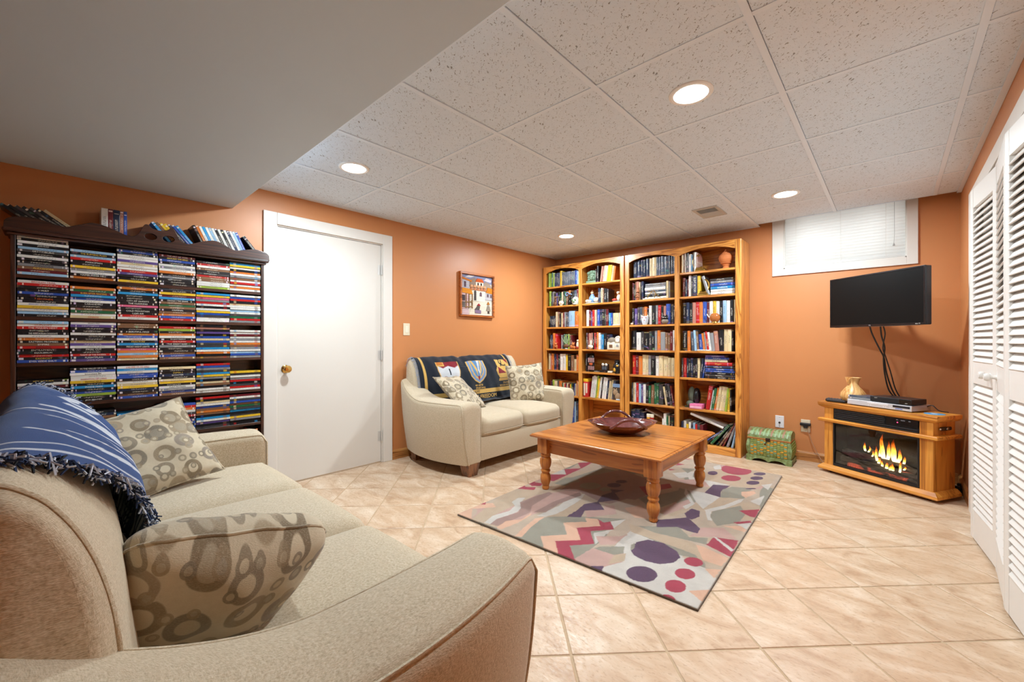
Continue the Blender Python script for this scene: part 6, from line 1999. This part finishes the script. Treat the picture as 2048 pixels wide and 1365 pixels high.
def log(p0, p1, r, seed):
    n = 14
    pts = [Vector(p0).lerp(Vector(p1), k / n) + Vector((0, 0, 0.006 * noise.noise(Vector((k * 0.5, seed, 0))))) for k in range(n + 1)]
    rs = [r * (1 + 0.22 * noise.noise(Vector((k * 0.7, seed * 3, 1)))) for k in range(n + 1)]
    MB().tube(pts, r, 12, rs=rs).done('log', ml, heat, smooth=60)


log((0.13, 0.10, 0.190), (0.47, 0.13, 0.160), 0.030, 1)
log((0.13, 0.075, 0.135), (0.50, 0.085, 0.125), 0.026, 2)
log((0.30, 0.14, 0.235), (0.62, 0.12, 0.150), 0.022, 3)
log((0.36, 0.07, 0.115), (0.66, 0.08, 0.120), 0.024, 4)
tf = NT('flame')
gen = tf.add('ShaderNodeTexCoord').outputs['Generated']
sp = tf.add('ShaderNodeSeparateXYZ')
tf.link(gen, sp.inputs[0])
lick = tf.noise(tf.coord('Object', (1, 1, 0.5)), 55.0, 3, 0.6, 0.8)
hgt = tf.math('ADD', sp.outputs[2], tf.math('MULTIPLY_ADD', lick, 0.5, -0.25))
fcol = tf.ramp(hgt, [(0.05, (255, 235, 170)), (0.35, (255, 190, 70)), (0.65, (250, 120, 24)), (0.95, (190, 44, 10))])
emi = tf.add('ShaderNodeEmission')
tf.link(fcol, emi.inputs[0])
tf.link(tf.step(hgt, 0.1, 1.0, 3.4, 0.5), emi.inputs[1])
tps = tf.add('ShaderNodeBsdfTransparent')
msh = tf.add('ShaderNodeMixShader')
tf.link(tf.math('MULTIPLY', tf.step(hgt, 0.55, 1.05, 1.0, 0.1), tf.step(lick, 0.28, 0.45, 0.3, 1.0)), msh.inputs[0])
tf.link(tps.outputs[0], msh.inputs[1])
tf.link(emi.outputs[0], msh.inputs[2])
tf.link(msh.outputs[0], tf.o.inputs[0])
tf.fin((0.8, 0.3, 0.05), 0.9)


def flame(x, z, w, h, sway, y=0.088):
    secs = []
    n = 12
    for k in range(n + 1):
        q = k / n
        r = w * (0.55 + 0.9 * q) * (1 - q) ** 0.9 + 0.0004
        cx_ = x + sway * math.sin(q * 2.6) + 0.10 * w * math.sin(q * 9 + x * 70)
        secs.append([(cx_ + r * math.cos(2 * PI * j / 10), y + 0.30 * r * math.sin(2 * PI * j / 10), z + h * q) for j in range(10)])
    MB().loft(secs).done('flame', tf.m, heat, smooth=70)


for a in ((0.295, 0.232, 0.010, 0.065, -0.004), (0.318, 0.228, 0.008, 0.05, 0.012), (0.345, 0.20, 0.007, 0.05, 0.008), (0.378, 0.175, 0.012, 0.11, -0.006), (0.398, 0.215, 0.013, 0.10, 0.006), (0.425, 0.205, 0.018, 0.175, -0.016), (0.448, 0.205, 0.015, 0.135, 0.010), (0.497, 0.20, 0.022, 0.155, -0.012), (0.517, 0.20, 0.015, 0.10, 0.012), (0.550, 0.20, 0.010, 0.055, 0.008),
          (0.405, 0.165, 0.011, 0.05, 0.004), (0.43, 0.15, 0.010, 0.045, -0.004), (0.455, 0.14, 0.012, 0.05, 0.006), (0.478, 0.13, 0.010, 0.045, 0.004), (0.50, 0.125, 0.012, 0.065, -0.004), (0.54, 0.135, 0.009, 0.09, 0.006), (0.565, 0.16, 0.008, 0.03, 0.012)):
    flame(a[0], a[1], a[2] * 1.35, a[3] * 1.1, a[4], y=0.062 if a[1] < 0.17 else 0.088)


def on_heater(x, y, z=0.595):
    p = Matrix.Rotation(HZR, 4, 'Z') @ Vector((x, y, z))
    return HO + p


# devices on the mantel
m_silver = plain('brushed silver', (186, 186, 190), 0.32, 0.6, var=0.03)
m_dark = plain('device black', (26, 27, 31), 0.35)
rec = thing('disc_recorder', 'wide silver disc recorder on top of the electric fireplace', 'player', on_heater(0.205, 0.022), HZR)
RWd, RDp, RH = 0.43, 0.215, 0.047
MB().box(0, RWd, 0.004, RDp, 0.006, RH, bev=0.003).done('body', m_silver, rec)
MB().box(0.0, RWd, 0, 0.006, 0.006, RH - 0.001, bev=0.002).done('front_panel', plain('silver face', (204, 204, 208), 0.3, 0.3, var=0.02), rec)
MB().box(0.145, 0.285, -0.0015, 0.002, 0.026, 0.042, bev=0.001).done('disc_tray', plain('tray silver', (216, 216, 220), 0.3, 0.2), rec)
MB().box(0.315, 0.42, -0.0012, 0.002, 0.024, 0.040).done('display', plain('display dark', (34, 36, 42), 0.15), rec)
MB().box(0.33, 0.375, -0.0014, 0.002, 0.013, 0.019, bev=0.002).done('jog_button', plain('blue jog', (70, 100, 180), 0.3), rec)
for xx in (0.15, 0.165, 0.25, 0.265, 0.295):
    MB().box(xx, xx + 0.009, -0.0014, 0.002, 0.014, 0.019, bev=0.001).done('button', plain('pale button', (228, 228, 230), 0.3), rec)
MB().box(0.02, 0.06, 0.03, 0.06, 0, 0.007).box(RWd - 0.06, RWd - 0.02, 0.03, 0.06, 0, 0.007).box(0.02, 0.06, 0.16, 0.19, 0, 0.007).box(RWd - 0.06, RWd - 0.02, 0.16, 0.19, 0, 0.007).done('feet', m_dark, rec)
blu = thing('disc_player', 'slim black disc player on top of the silver recorder', 'player', on_heater(0.365, 0.030, 0.595 + RH + 0.001), HZR)
MB().box(0, 0.265, 0, 0.17, 0.003, 0.042, bev=0.003).done('body', m_dark, blu)
MB().box(0.19, 0.262, -0.001, 0.002, 0.006, 0.038).done('display', plain('gloss black', (8, 8, 10), 0.08), blu)
text_obj('SONY', m_txt['w'], blu, 0.03, 0.0055, Matrix(((1, 0, 0, 0.04), (0, 0, -1, -0.0009), (0, 1, 0, 0.031), (0, 0, 0, 1))))
text_obj('DVD', m_txt['w'], blu, 0.014, 0.005, Matrix(((1, 0, 0, 0.235), (0, 0, -1, -0.0019), (0, 1, 0, 0.013), (0, 0, 0, 1))))
MB().box(0.02, 0.04, 0.02, 0.04, 0, 0.004).box(0.22, 0.24, 0.02, 0.04, 0, 0.004).box(0.02, 0.04, 0.13, 0.15, 0, 0.004).box(0.22, 0.24, 0.13, 0.15, 0, 0.004).done('feet', m_dark, blu)
for k, (cc, zz) in enumerate((('g', 0.0), ('q', 0.0148))):
    o = inst('movie_case', CASE)
    o.matrix_world = Matrix.Translation(on_heater(0.285, 0.115, 0.595 + RH + 0.0085 + zz)) @ Matrix.Rotation(HZR - PI / 2, 4, 'Z')
    cl = lin(PAL[cc][0])
    o.color = (cl[0], cl[1], cl[2], 0.3)
    tag(o, '%s disc case, %s of two lying on the silver recorder' % ('grey' if k == 0 else 'slate', 'lower' if k == 0 else 'upper'), 'movie case', 'disc cases on the recorder')
m_pine = wood('turned pine', (226, 184, 124), (216, 166, 100), (184, 128, 70), 'Z', 0.42, 0.9, coat=0.05)
vs = thing('wooden_vase', 'turned wooden vase with flared split mouth on the electric fireplace', 'vase', on_heater(0.170, 0.145))
N = 36
secs = []
for r, z in ((0.001, 0.0), (0.04, 0.0), (0.052, 0.004), (0.078, 0.028), (0.088, 0.055), (0.084, 0.082), (0.066, 0.108), (0.044, 0.135), (0.034, 0.158), (0.033, 0.172), (0.040, 0.192), (0.050, 0.212), (0.047, 0.212), (0.034, 0.185), (0.026, 0.17), (0.001, 0.16)):
    ring = []
    for k in range(N):
        t = 2 * PI * k / N
        notch = math.exp(-((t - 3.9) / 0.30) ** 2)
        fl = 1.0 + 0.08 * math.cos(t * 2) * (z > 0.16)
        zz = z - notch * 0.040 * (1 if z > 0.18 else 0)
        rr = r * fl * (1 - 0.16 * notch * (1 if 0.02 < z < 0.18 else 0))
        ring.append((rr * math.cos(t), rr * math.sin(t), zz))
    secs.append(ring)
MB().loft(secs).done('body', m_pine, vs, smooth=50)


def remote(lab, x, y, l, rz, curve=0.006, col=m_dark):
    t = thing('remote_control', lab, 'remote', on_heater(x, y), HZR + rz)
    MB().puff(-l / 2, l / 2, -0.022, 0.022, 0.0, 0.02, r=0.009, cuts=6, crown=(0, 0, 0.003), fn=lambda p: (p.x, p.y, p.z + curve * (2 * p.x / l) ** 2 * 0.4)).done('shell', col, t, smooth=60)
    mb = MB()
    for i in range(5):
        for j in range(3):
            mb.ball((-l * 0.36 + i * l * 0.16, -0.011 + j * 0.011, 0.0225), (0.004, 0.003, 0.0025), seg=8, rings=5)
    mb.done('keypad', plain('grey keys', (86, 86, 92), 0.5), t, smooth=60)


remote('black remote control with curved shell beside the wooden vase', 0.098, 0.055, 0.15, 0.15)
remote('slim black remote control at left end of the fireplace top', 0.045, 0.12, 0.13, 0.35)
ad = thing('white_gadget', 'small white plastic box behind the black remote on the fireplace', 'box', on_heater(0.085, 0.20), HZR)
MB().box(-0.025, 0.025, -0.02, 0.02, 0, 0.024, bev=0.005).done('shell', plain('white plastic', (228, 226, 228), 0.35), ad)
disc = thing('blue_disc', 'bright blue flat disc sleeve at right end of the fireplace top', 'disc', on_heater(0.715, 0.12), HZR)
MB().lathe([(0, 0), (0.055, 0.0), (0.055, 0.0016), (0.018, 0.0018), (0, 0.0018)], seg=32).done('sleeve', plain('sky blue card', (70, 160, 214), 0.3), disc)
MB().lathe([(0.0, 0.0018), (0.016, 0.0018), (0.016, 0.0022), (0, 0.0022)], seg=20).done('hub', plain('white plastic', (228, 226, 228), 0.35), disc)

# ---------------------------------------------------------------- television on its wall bracket
TVO = Vector((-0.389, 4.41, 1.222))
TVR = math.atan2(-0.457, 0.553)
tv = thing('television', 'flat black television on a swivel bracket below the basement window', 'television', TVO, TVR)
TW, THt = 0.718, 0.402
m_bez = plain('gloss bezel', (14, 15, 20), 0.18)
MB().box(0, TW, 0.004, 0.05, 0, THt, bev=0.006).done('rear_case', plain('tv case', (24, 25, 32), 0.4), tv)
bz = MB()
b_ = 0.011
bz.box(0, TW, -0.004, 0.006, THt - b_, THt, bev=0.0015).box(0, TW, -0.004, 0.006, 0, 0.016, bev=0.0015).box(0, b_, -0.004, 0.006, 0.015, THt - b_ + 0.001, bev=0.0015).box(TW - b_, TW, -0.004, 0.006, 0.015, THt - b_ + 0.001, bev=0.0015)
bz.done('bezel', m_bez, tv)
ts = NT('dark screen')
ts.fin(ts.mix(ts.noise(ts.coord('Object'), 2.0), (0.004, 0.004, 0.004), (0.006, 0.006, 0.006)), 0.3, 0, 0.12)
MB().box(b_ - 0.001, TW - b_ + 0.001, -0.0015, 0.005, 0.015, THt - b_ + 0.001).done('screen', ts.m, tv)
MB().box(0.04, TW - 0.04, 0.006, 0.016, -0.003, 0.0).done('lower_edge', plain('silver edge', (150, 152, 160), 0.3, 0.7), tv)
text_obj('TCL', plain('logo grey', (190, 190, 196), 0.4), tv, 0.03, 0.007, Matrix(((1, 0, 0, TW / 2 - 0.02), (0, 0, -1, -0.0045), (0, 1, 0, 0.008), (0, 0, 0, 1))), 'logo')
text_obj('Roku TV', m_txt['w'], tv, 0.035, 0.006, Matrix(((1, 0, 0, TW - 0.045), (0, 0, -1, -0.0045), (0, 1, 0, 0.008), (0, 0, 0, 1))), 'logo')
MB().box(0.26, 0.46, 0.05, 0.075, 0.11, 0.29, bev=0.004).done('bracket_plate', m_blk, tv)
Ri = Matrix.Rotation(-TVR, 4, 'Z')
wp = Ri @ (Vector((0.02, YB - 0.004, 1.42)) - TVO)
MB().tube([(0.36, 0.072, 0.2), (0.36 + 0.6 * (wp.x - 0.36), 0.072 + 0.45 * (wp.y - 0.072), 0.2), wp], 0.016, 10).done('bracket_arm', m_blk, tv, smooth=50)
M_ = Matrix.Translation(wp) @ Matrix.Rotation(-TVR, 4, 'Z')
MB().box(-0.045, 0.045, -0.012, 0.003, -0.11, 0.11, bev=0.003, M=M_).done('wall_plate', m_blk, tv)
m_cab = plain('black cable', (18, 18, 20), 0.45)
cabs = [[(-0.130, 4.215, 1.224), (-0.115, 4.235, 1.16), (-0.075, 4.27, 1.05), (-0.050, 4.31, 0.98), (-0.035, 4.36, 0.86), (0.0, 4.41, 0.72), (0.045, 4.43, 0.64), (0.075, 4.425, 0.612)],
        [(-0.068, 4.175, 1.224), (-0.062, 4.20, 1.15), (-0.045, 4.25, 1.06), (-0.052, 4.31, 0.97), (-0.045, 4.36, 0.85), (-0.02, 4.41, 0.72), (0.03, 4.44, 0.65), (0.06, 4.435, 0.615)],
        [(-0.052, 4.165, 1.224), (-0.042, 4.19, 1.16), (-0.055, 4.245, 1.06), (-0.038, 4.30, 0.98), (-0.012, 4.35, 0.87), (0.015, 4.40, 0.74), (0.055, 4.425, 0.65), (0.09, 4.42, 0.615)]]
for k, c in enumerate(cabs):
    o = MB().tube(catmull(c, 6), 0.0052 if k < 2 else 0.0042, 7).done('television_cable', m_cab, smooth=60)
    tag(o, ['black cable hanging from the left of the television underside', 'thick black cable hanging from the middle of the television underside', 'thin black cable hanging rightmost under the television'][k], 'cable', 'television cables')
o = MB().tube(catmull([on_heater(0.62, 0.20, 0.62), on_heater(0.665, 0.19, 0.645), on_heater(0.70, 0.20, 0.612), on_heater(0.735, 0.235, 0.604)], 6), 0.003, 6).done('power_lead', m_cab, smooth=60)
tag(o, 'short black lead curling from the disc player at right', 'cable')
ps = thing('power_strip', 'black power strip lying behind the right end of the heater', 'power strip', (0.352, 4.43, 0), 1.35)
MB().box(-0.10, 0.10, -0.024, 0.024, 0, 0.035, bev=0.006).done('body', m_blk, ps)
for k in range(4):
    MB().box(-0.08 + k * 0.042, -0.055 + k * 0.042, -0.014, 0.014, 0.034, 0.06 if k % 2 else 0.037, bev=0.003).done('plug', plain('dark plug', (34, 34, 38), 0.45), ps)

# ---------------------------------------------------------------- green woven chest
ch = thing('wicker_chest', 'small green and gold woven chest with domed lid beside the bookcase', 'chest', (-0.835, 4.37, 0))
tgr = NT('weathered green')
ng = tgr.noise(tgr.coord('Object'), 26.0, 5, 0.65)
m_grn = tgr.fin(tgr.ramp(ng, [(0.3, (92, 98, 54)), (0.48, (114, 126, 72)), (0.64, (138, 164, 118)), (0.8, (172, 140, 70))]), 0.5)
m_gld = plain('gold strip', (196, 146, 48), 0.35, 0.35, var=0.3, nscale=60)
m_aqua = plain('verdigris strip', (132, 160, 116), 0.45, var=0.25, nscale=60)
m_olive = plain('olive strip', (128, 138, 66), 0.45, var=0.25, nscale=60)
hw, D2 = 0.168, 0.235
# base with scalloped apron
for yy in (0.0, D2 - 0.012):
    poly = [(-hw - 0.012, 0.052), (-hw - 0.012, 0.0), (-hw + 0.03, 0.0)]
    for k in range(1, 12):
        q = k / 12
        xx = -hw + 0.03 + (2 * hw - 0.06) * q
        poly.append((xx, 0.006 + 0.024 * abs(math.sin(2 * PI * q)) ** 0.8))
    poly += [(hw - 0.03, 0.0), (hw + 0.012, 0.0), (hw + 0.012, 0.052)]
    low = [p for p in poly[1:-1]]
    MB().loft([[(p[0], yy, p[1]) for p in low], [(p[0], yy, 0.052) for p in low], [(p[0], yy + 0.012, 0.052) for p in low], [(p[0], yy + 0.012, p[1]) for p in low]], closed=False, caps=False, loop=True).done('apron', m_grn, ch)
for sx in (-1, 1):
    a, b = sorted((sx * (hw + 0.012), sx * hw))
    MB().box(a, b, 0.012, D2 - 0.012, 0.012, 0.052).done('apron', m_grn, ch)
MB().box(-hw - 0.006, hw + 0.006, 0.004, D2 - 0.004, 0.048, 0.056).done('bottom_board', m_grn, ch)
# bulging body
secs = []
for k in range(9):
    q = k / 8
    z = 0.055 + 0.150 * q
    bl = 0.012 * math.sin(PI * q)
    secs.append([(-hw - bl, 0.010 - bl, z), (hw + bl, 0.010 - bl, z), (hw + bl, D2 - 0.01, z), (-hw - bl, D2 - 0.01, z)])
MB().loft(secs).done('body', m_grn, ch)


def bulge(z):
    return 0.012 * math.sin(PI * min(1, max(0, (z - 0.055) / 0.15)))


rw = random.Random(4)
sm2 = {}
for i in range(11):
    for j in range(9):
        xx = -0.132 + i * 0.0264
        z = 0.066 + j * 0.0162
        over = (i + j) % 2 == 0
        mat = (m_gld if rw.random() < 0.62 else m_olive) if over else (m_aqua if rw.random() < 0.55 else m_olive)
        key = (mat.name, over)
        if key not in sm2:
            o = MB().puff(-0.0122 if over else -0.0116, 0.0122 if over else 0.0116, -0.003, 0.001, -0.0074, 0.0074, r=0.002, cuts=2, crown=(0, 0.0012, 0)).done('woven_strip', mat, ch, (xx, 0.0095 - bulge(z), z), smooth=50)
            sm2[key] = o.data
        else:
            inst('woven_strip', sm2[key], ch, (xx, 0.0095 - bulge(z) - (0.001 if over else 0), z))
for j in range(7):
    for i in range(8):
        yy = 0.03 + i * 0.0245
        z = 0.068 + j * 0.02
        key = (m_olive.name, 's')
        if key not in sm2:
            o = MB().puff(-0.001, 0.003, -0.0114, 0.0114, -0.009, 0.009, r=0.002, cuts=2, crown=(0.0012, 0, 0)).done('woven_strip', m_olive, ch, (hw + bulge(z), yy, z), smooth=50)
            sm2[key] = o.data
        else:
            o = inst('woven_strip', sm2[key], ch, (hw + bulge(z) + (0.001 if (i + j) % 2 else 0), yy, z))
for xx in (-hw + 0.004, hw - 0.018):
    MB().loft([[(xx, 0.007 - bulge(0.055 + 0.15 * k / 8), 0.055 + 0.15 * k / 8), (xx + 0.014, 0.007 - bulge(0.055 + 0.15 * k / 8), 0.055 + 0.15 * k / 8), (xx + 0.014, 0.011, 0.055 + 0.15 * k / 8), (xx, 0.011, 0.055 + 0.15 * k / 8)] for k in range(9)]).done('corner_band', m_grn, ch)
MB().box(-hw - 0.004, hw + 0.004, 0.002, D2 - 0.004, 0.203, 0.219, bev=0.004).done('rim', plain('gold rim', (160, 104, 48), 0.5, 0.2, var=0.3, nscale=50), ch)
secs = []
for k in range(15):
    q = k / 14
    t = PI * q
    yy = D2 / 2 - (D2 / 2 - 0.006) * math.cos(t)
    z = 0.219 + 0.072 * math.sin(t) ** 0.75
    secs.append([(-hw - 0.002, yy, z), (hw + 0.002, yy, z), (hw + 0.002, yy, 0.218), (-hw - 0.002, yy, 0.218)])
lid = MB().loft(secs).done('lid', m_grn, ch, smooth=35)
for k in range(11):
    x0 = -hw + 0.004 + k * 0.0302
    pts = []
    for q in range(9):
        t = PI * (0.06 + 0.86 * q / 8)
        pts.append((x0 + 0.026 * q / 8, D2 / 2 - (D2 / 2 - 0.006) * math.cos(t), 0.219 + 0.072 * math.sin(t) ** 0.75 + 0.001))
    MB().tube(pts, 0.009, 6, flat=0.22).done('woven_strip', m_aqua if k % 3 else plain('rose strip', (150, 112, 86), 0.5), lid, smooth=60)
    pts = [(x0 + 0.028 - 0.026 * q / 8, p[1], p[2] + 0.0006) for q, p in enumerate(pts)]
    MB().tube(pts, 0.006, 6, flat=0.22).done('woven_strip', m_grn, lid, smooth=60)
m_irn = plain('dark iron', (58, 40, 30), 0.5, 0.6)
MB().box(-0.022, 0.014, -0.006, 0.004, 0.196, 0.226, bev=0.003).tube([(-0.006, -0.009, 0.20), (-0.018, -0.010, 0.185), (-0.022, -0.010, 0.172)], 0.0028, 6).ball((-0.024, -0.010, 0.168), (0.007, 0.004, 0.006)).done('latch', m_irn, ch, smooth=50)
MB().tube(catmull([(-hw - 0.006, 0.09, 0.225), (-hw - 0.022, 0.10, 0.235), (-hw - 0.024, 0.12, 0.236), (-hw - 0.006, 0.14, 0.225)], 5), 0.0022, 6).done('lid_handle', m_irn, ch, smooth=60)

# ---------------------------------------------------------------- framed textile picture
pic = thing('framed_picture', 'framed textile picture of a white village with orange roofs above the loveseat', 'picture', (XL, 3.195, 1.622))
m_pf = wood('picture frame', (192, 112, 48), (170, 92, 36), (120, 58, 22), 'Y', 0.35)
PWd, PHt = 0.518, 0.486
fw = 0.022
for s in (-1, 1):
    a, b = sorted((s * PHt / 2, s * (PHt / 2 - fw)))
    MB().box(0.001, 0.036, -PWd / 2, PWd / 2, a, b, bev=0.003).done('frame_bar', m_pf, pic)
    a, b = sorted((s * PWd / 2, s * (PWd / 2 - fw)))
    MB().box(0.001, 0.036, a, b, -PHt / 2 + fw, PHt / 2 - fw, bev=0.003).done('frame_bar', m_pf, pic)
tw = NT('ribbed textile')
rib = tw.noise(tw.coord('Object', (1, 0.4, 60)), 6.0, 2)
tw.bump(rib, 0.5, 0.004)
ca = tw.add('ShaderNodeObjectInfo')
twm = tw.fin(tw.mix(tw.step(rib, 0.4, 0.62, 0.0, 0.3), ca.outputs['Color'], (0.16, 0.12, 0.11), 'MULTIPLY'), 0.95, 0, 0.1)


def patch(name, pts, rgb, lift):
    """pts in 0..1 picture coordinates, y up; each a small raised applique"""
    iw, ih = PWd - 2 * fw, PHt - 2 * fw
    q = [((a - 0.5) * iw, (b - 0.5) * ih) for a, b in pts]
    o = MB().loft([[(0.010, y, z) for y, z in q], [(0.012 + lift, y, z) for y, z in q]]).done(name, twm, pic)
    o.color = lin(rgb)


patch('backing', [(0, 0), (1, 0), (1, 1), (0, 1)], (214, 206, 190), 0.0)
patch('sky', [(0, 0.86), (1, 0.82), (1, 1), (0, 1)], (136, 140, 170), 0.001)
patch('cloud', [(0.12, 0.92), (0.25, 0.99), (0.42, 0.98), (0.3, 0.93)], (214, 206, 206), 0.002)
patch('cloud', [(0.72, 0.90), (0.95, 0.86), (0.98, 0.93), (0.8, 0.97)], (206, 196, 200), 0.002)
patch('hill', [(0.2, 0.70), (0.3, 0.9), (0.42, 0.94), (0.58, 0.86), (0.62, 0.70)], (150, 132, 118), 0.002)
patch('hill', [(0.6, 0.70), (0.78, 0.88), (0.9, 0.84), (1.0, 0.72), (1.0, 0.66)], (166, 146, 130), 0.003)
patch('house_wall', [(0.0, 0.66), (0.25, 0.66), (0.25, 0.86), (0.0, 0.88)], (186, 182, 190), 0.004)
patch('house_roof', [(0.0, 0.93), (0.34, 0.86), (0.32, 0.82), (0.0, 0.88)], (200, 120, 54), 0.006)
patch('house_window', [(0.09, 0.68), (0.15, 0.68), (0.15, 0.82), (0.09, 0.82)], (96, 78, 88), 0.006)
patch('tower', [(0.46, 0.72), (0.70, 0.72), (0.70, 0.86), (0.46, 0.86)], (226, 220, 204), 0.004)
patch('tower_roof', [(0.44, 0.84), (0.72, 0.84), (0.66, 0.93), (0.50, 0.93)], (206, 96, 50), 0.006)
patch('tower_window', [(0.51, 0.75), (0.55, 0.75), (0.55, 0.82), (0.51, 0.82)], (60, 52, 56), 0.006)
patch('tower_window', [(0.61, 0.75), (0.65, 0.75), (0.65, 0.82), (0.61, 0.82)], (60, 52, 56), 0.006)
patch('church_wall', [(0.30, 0.36), (0.76, 0.34), (0.76, 0.66), (0.30, 0.68)], (228, 222, 206), 0.004)
for k in range(5):
    x0 = 0.27 + k * 0.105
    patch('roof_tile', [(x0, 0.70), (x0 + 0.095, 0.69), (x0 + 0.085, 0.75), (x0 + 0.02, 0.76)], (214, 160, 120), 0.010)
    patch('roof_tile', [(x0, 0.63), (x0 + 0.095, 0.62), (x0 + 0.085, 0.68), (x0 + 0.02, 0.69)], (196, 128, 92), 0.010)
patch('church_window', [(0.40, 0.37), (0.47, 0.37), (0.47, 0.60), (0.435, 0.62), (0.40, 0.60)], (84, 76, 74), 0.006)
patch('church_window', [(0.58, 0.48), (0.65, 0.48), (0.65, 0.56), (0.615, 0.60), (0.58, 0.56)], (120, 96, 104), 0.006)
patch('porch_roof', [(0.0, 0.54), (0.36, 0.51), (0.31, 0.64), (0.0, 0.66)], (216, 142, 54), 0.008)
patch('porch_wall', [(0.0, 0.14), (0.24, 0.14), (0.24, 0.53), (0.0, 0.54)], (206, 172, 172), 0.004)
for x0 in (0.14, 0.23, 0.33):
    patch('porch_post', [(x0, 0.16), (x0 + 0.022, 0.16), (x0 + 0.022, 0.52), (x0, 0.52)], (140, 104, 70), 0.009)
patch('porch_door', [(0.03, 0.34), (0.12, 0.34), (0.12, 0.48), (0.03, 0.48)], (84, 74, 76), 0.007)
patch('porch_door', [(0.03, 0.18), (0.12, 0.18), (0.12, 0.32), (0.03, 0.32)], (112, 104, 98), 0.007)
patch('porch_rail', [(0.12, 0.29), (0.35, 0.32), (0.35, 0.345), (0.12, 0.315)], (150, 116, 80), 0.010)
patch('porch_rail', [(0.12, 0.17), (0.35, 0.20), (0.35, 0.225), (0.12, 0.195)], (150, 116, 80), 0.010)
patch('side_house', [(0.76, 0.40), (1.0, 0.40), (1.0, 0.60), (0.76, 0.60)], (190, 184, 188), 0.004)
patch('side_roof', [(0.78, 0.59), (1.0, 0.57), (1.0, 0.71), (0.84, 0.73)], (210, 130, 44), 0.008)
patch('side_window', [(0.82, 0.48), (0.88, 0.48), (0.88, 0.56), (0.82, 0.56)], (110, 92, 100), 0.006)
patch('side_window', [(0.93, 0.47), (0.98, 0.47), (0.98, 0.55), (0.93, 0.55)], (110, 92, 100), 0.006)
patch('plaza', [(0.25, 0.0), (1.0, 0.0), (1.0, 0.36), (0.36, 0.33)], (224, 212, 192), 0.003)
patch('path', [(0.0, 0.0), (0.25, 0.0), (0.24, 0.13), (0.0, 0.13)], (206, 180, 182), 0.003)
patch('figure_skirt', [(0.43, 0.05), (0.62, 0.04), (0.62, 0.13), (0.43, 0.14)], (138, 116, 140), 0.008)
patch('figure_shawl', [(0.42, 0.14), (0.56, 0.13), (0.58, 0.21), (0.52, 0.25)], (96, 88, 84), 0.011)
patch('figure_hat', [(0.49, 0.24), (0.60, 0.235), (0.545, 0.295)], (170, 56, 62), 0.013)
patch('figure_cloak', [(0.79, 0.12), (0.94, 0.12), (0.89, 0.28), (0.84, 0.28)], (150, 138, 124), 0.008)
patch('figure_legs', [(0.84, 0.05), (0.91, 0.05), (0.90, 0.13), (0.85, 0.13)], (86, 70, 62), 0.006)
patch('figure_hat', [(0.81, 0.29), (0.91, 0.29), (0.86, 0.36)], (176, 112, 46), 0.011)
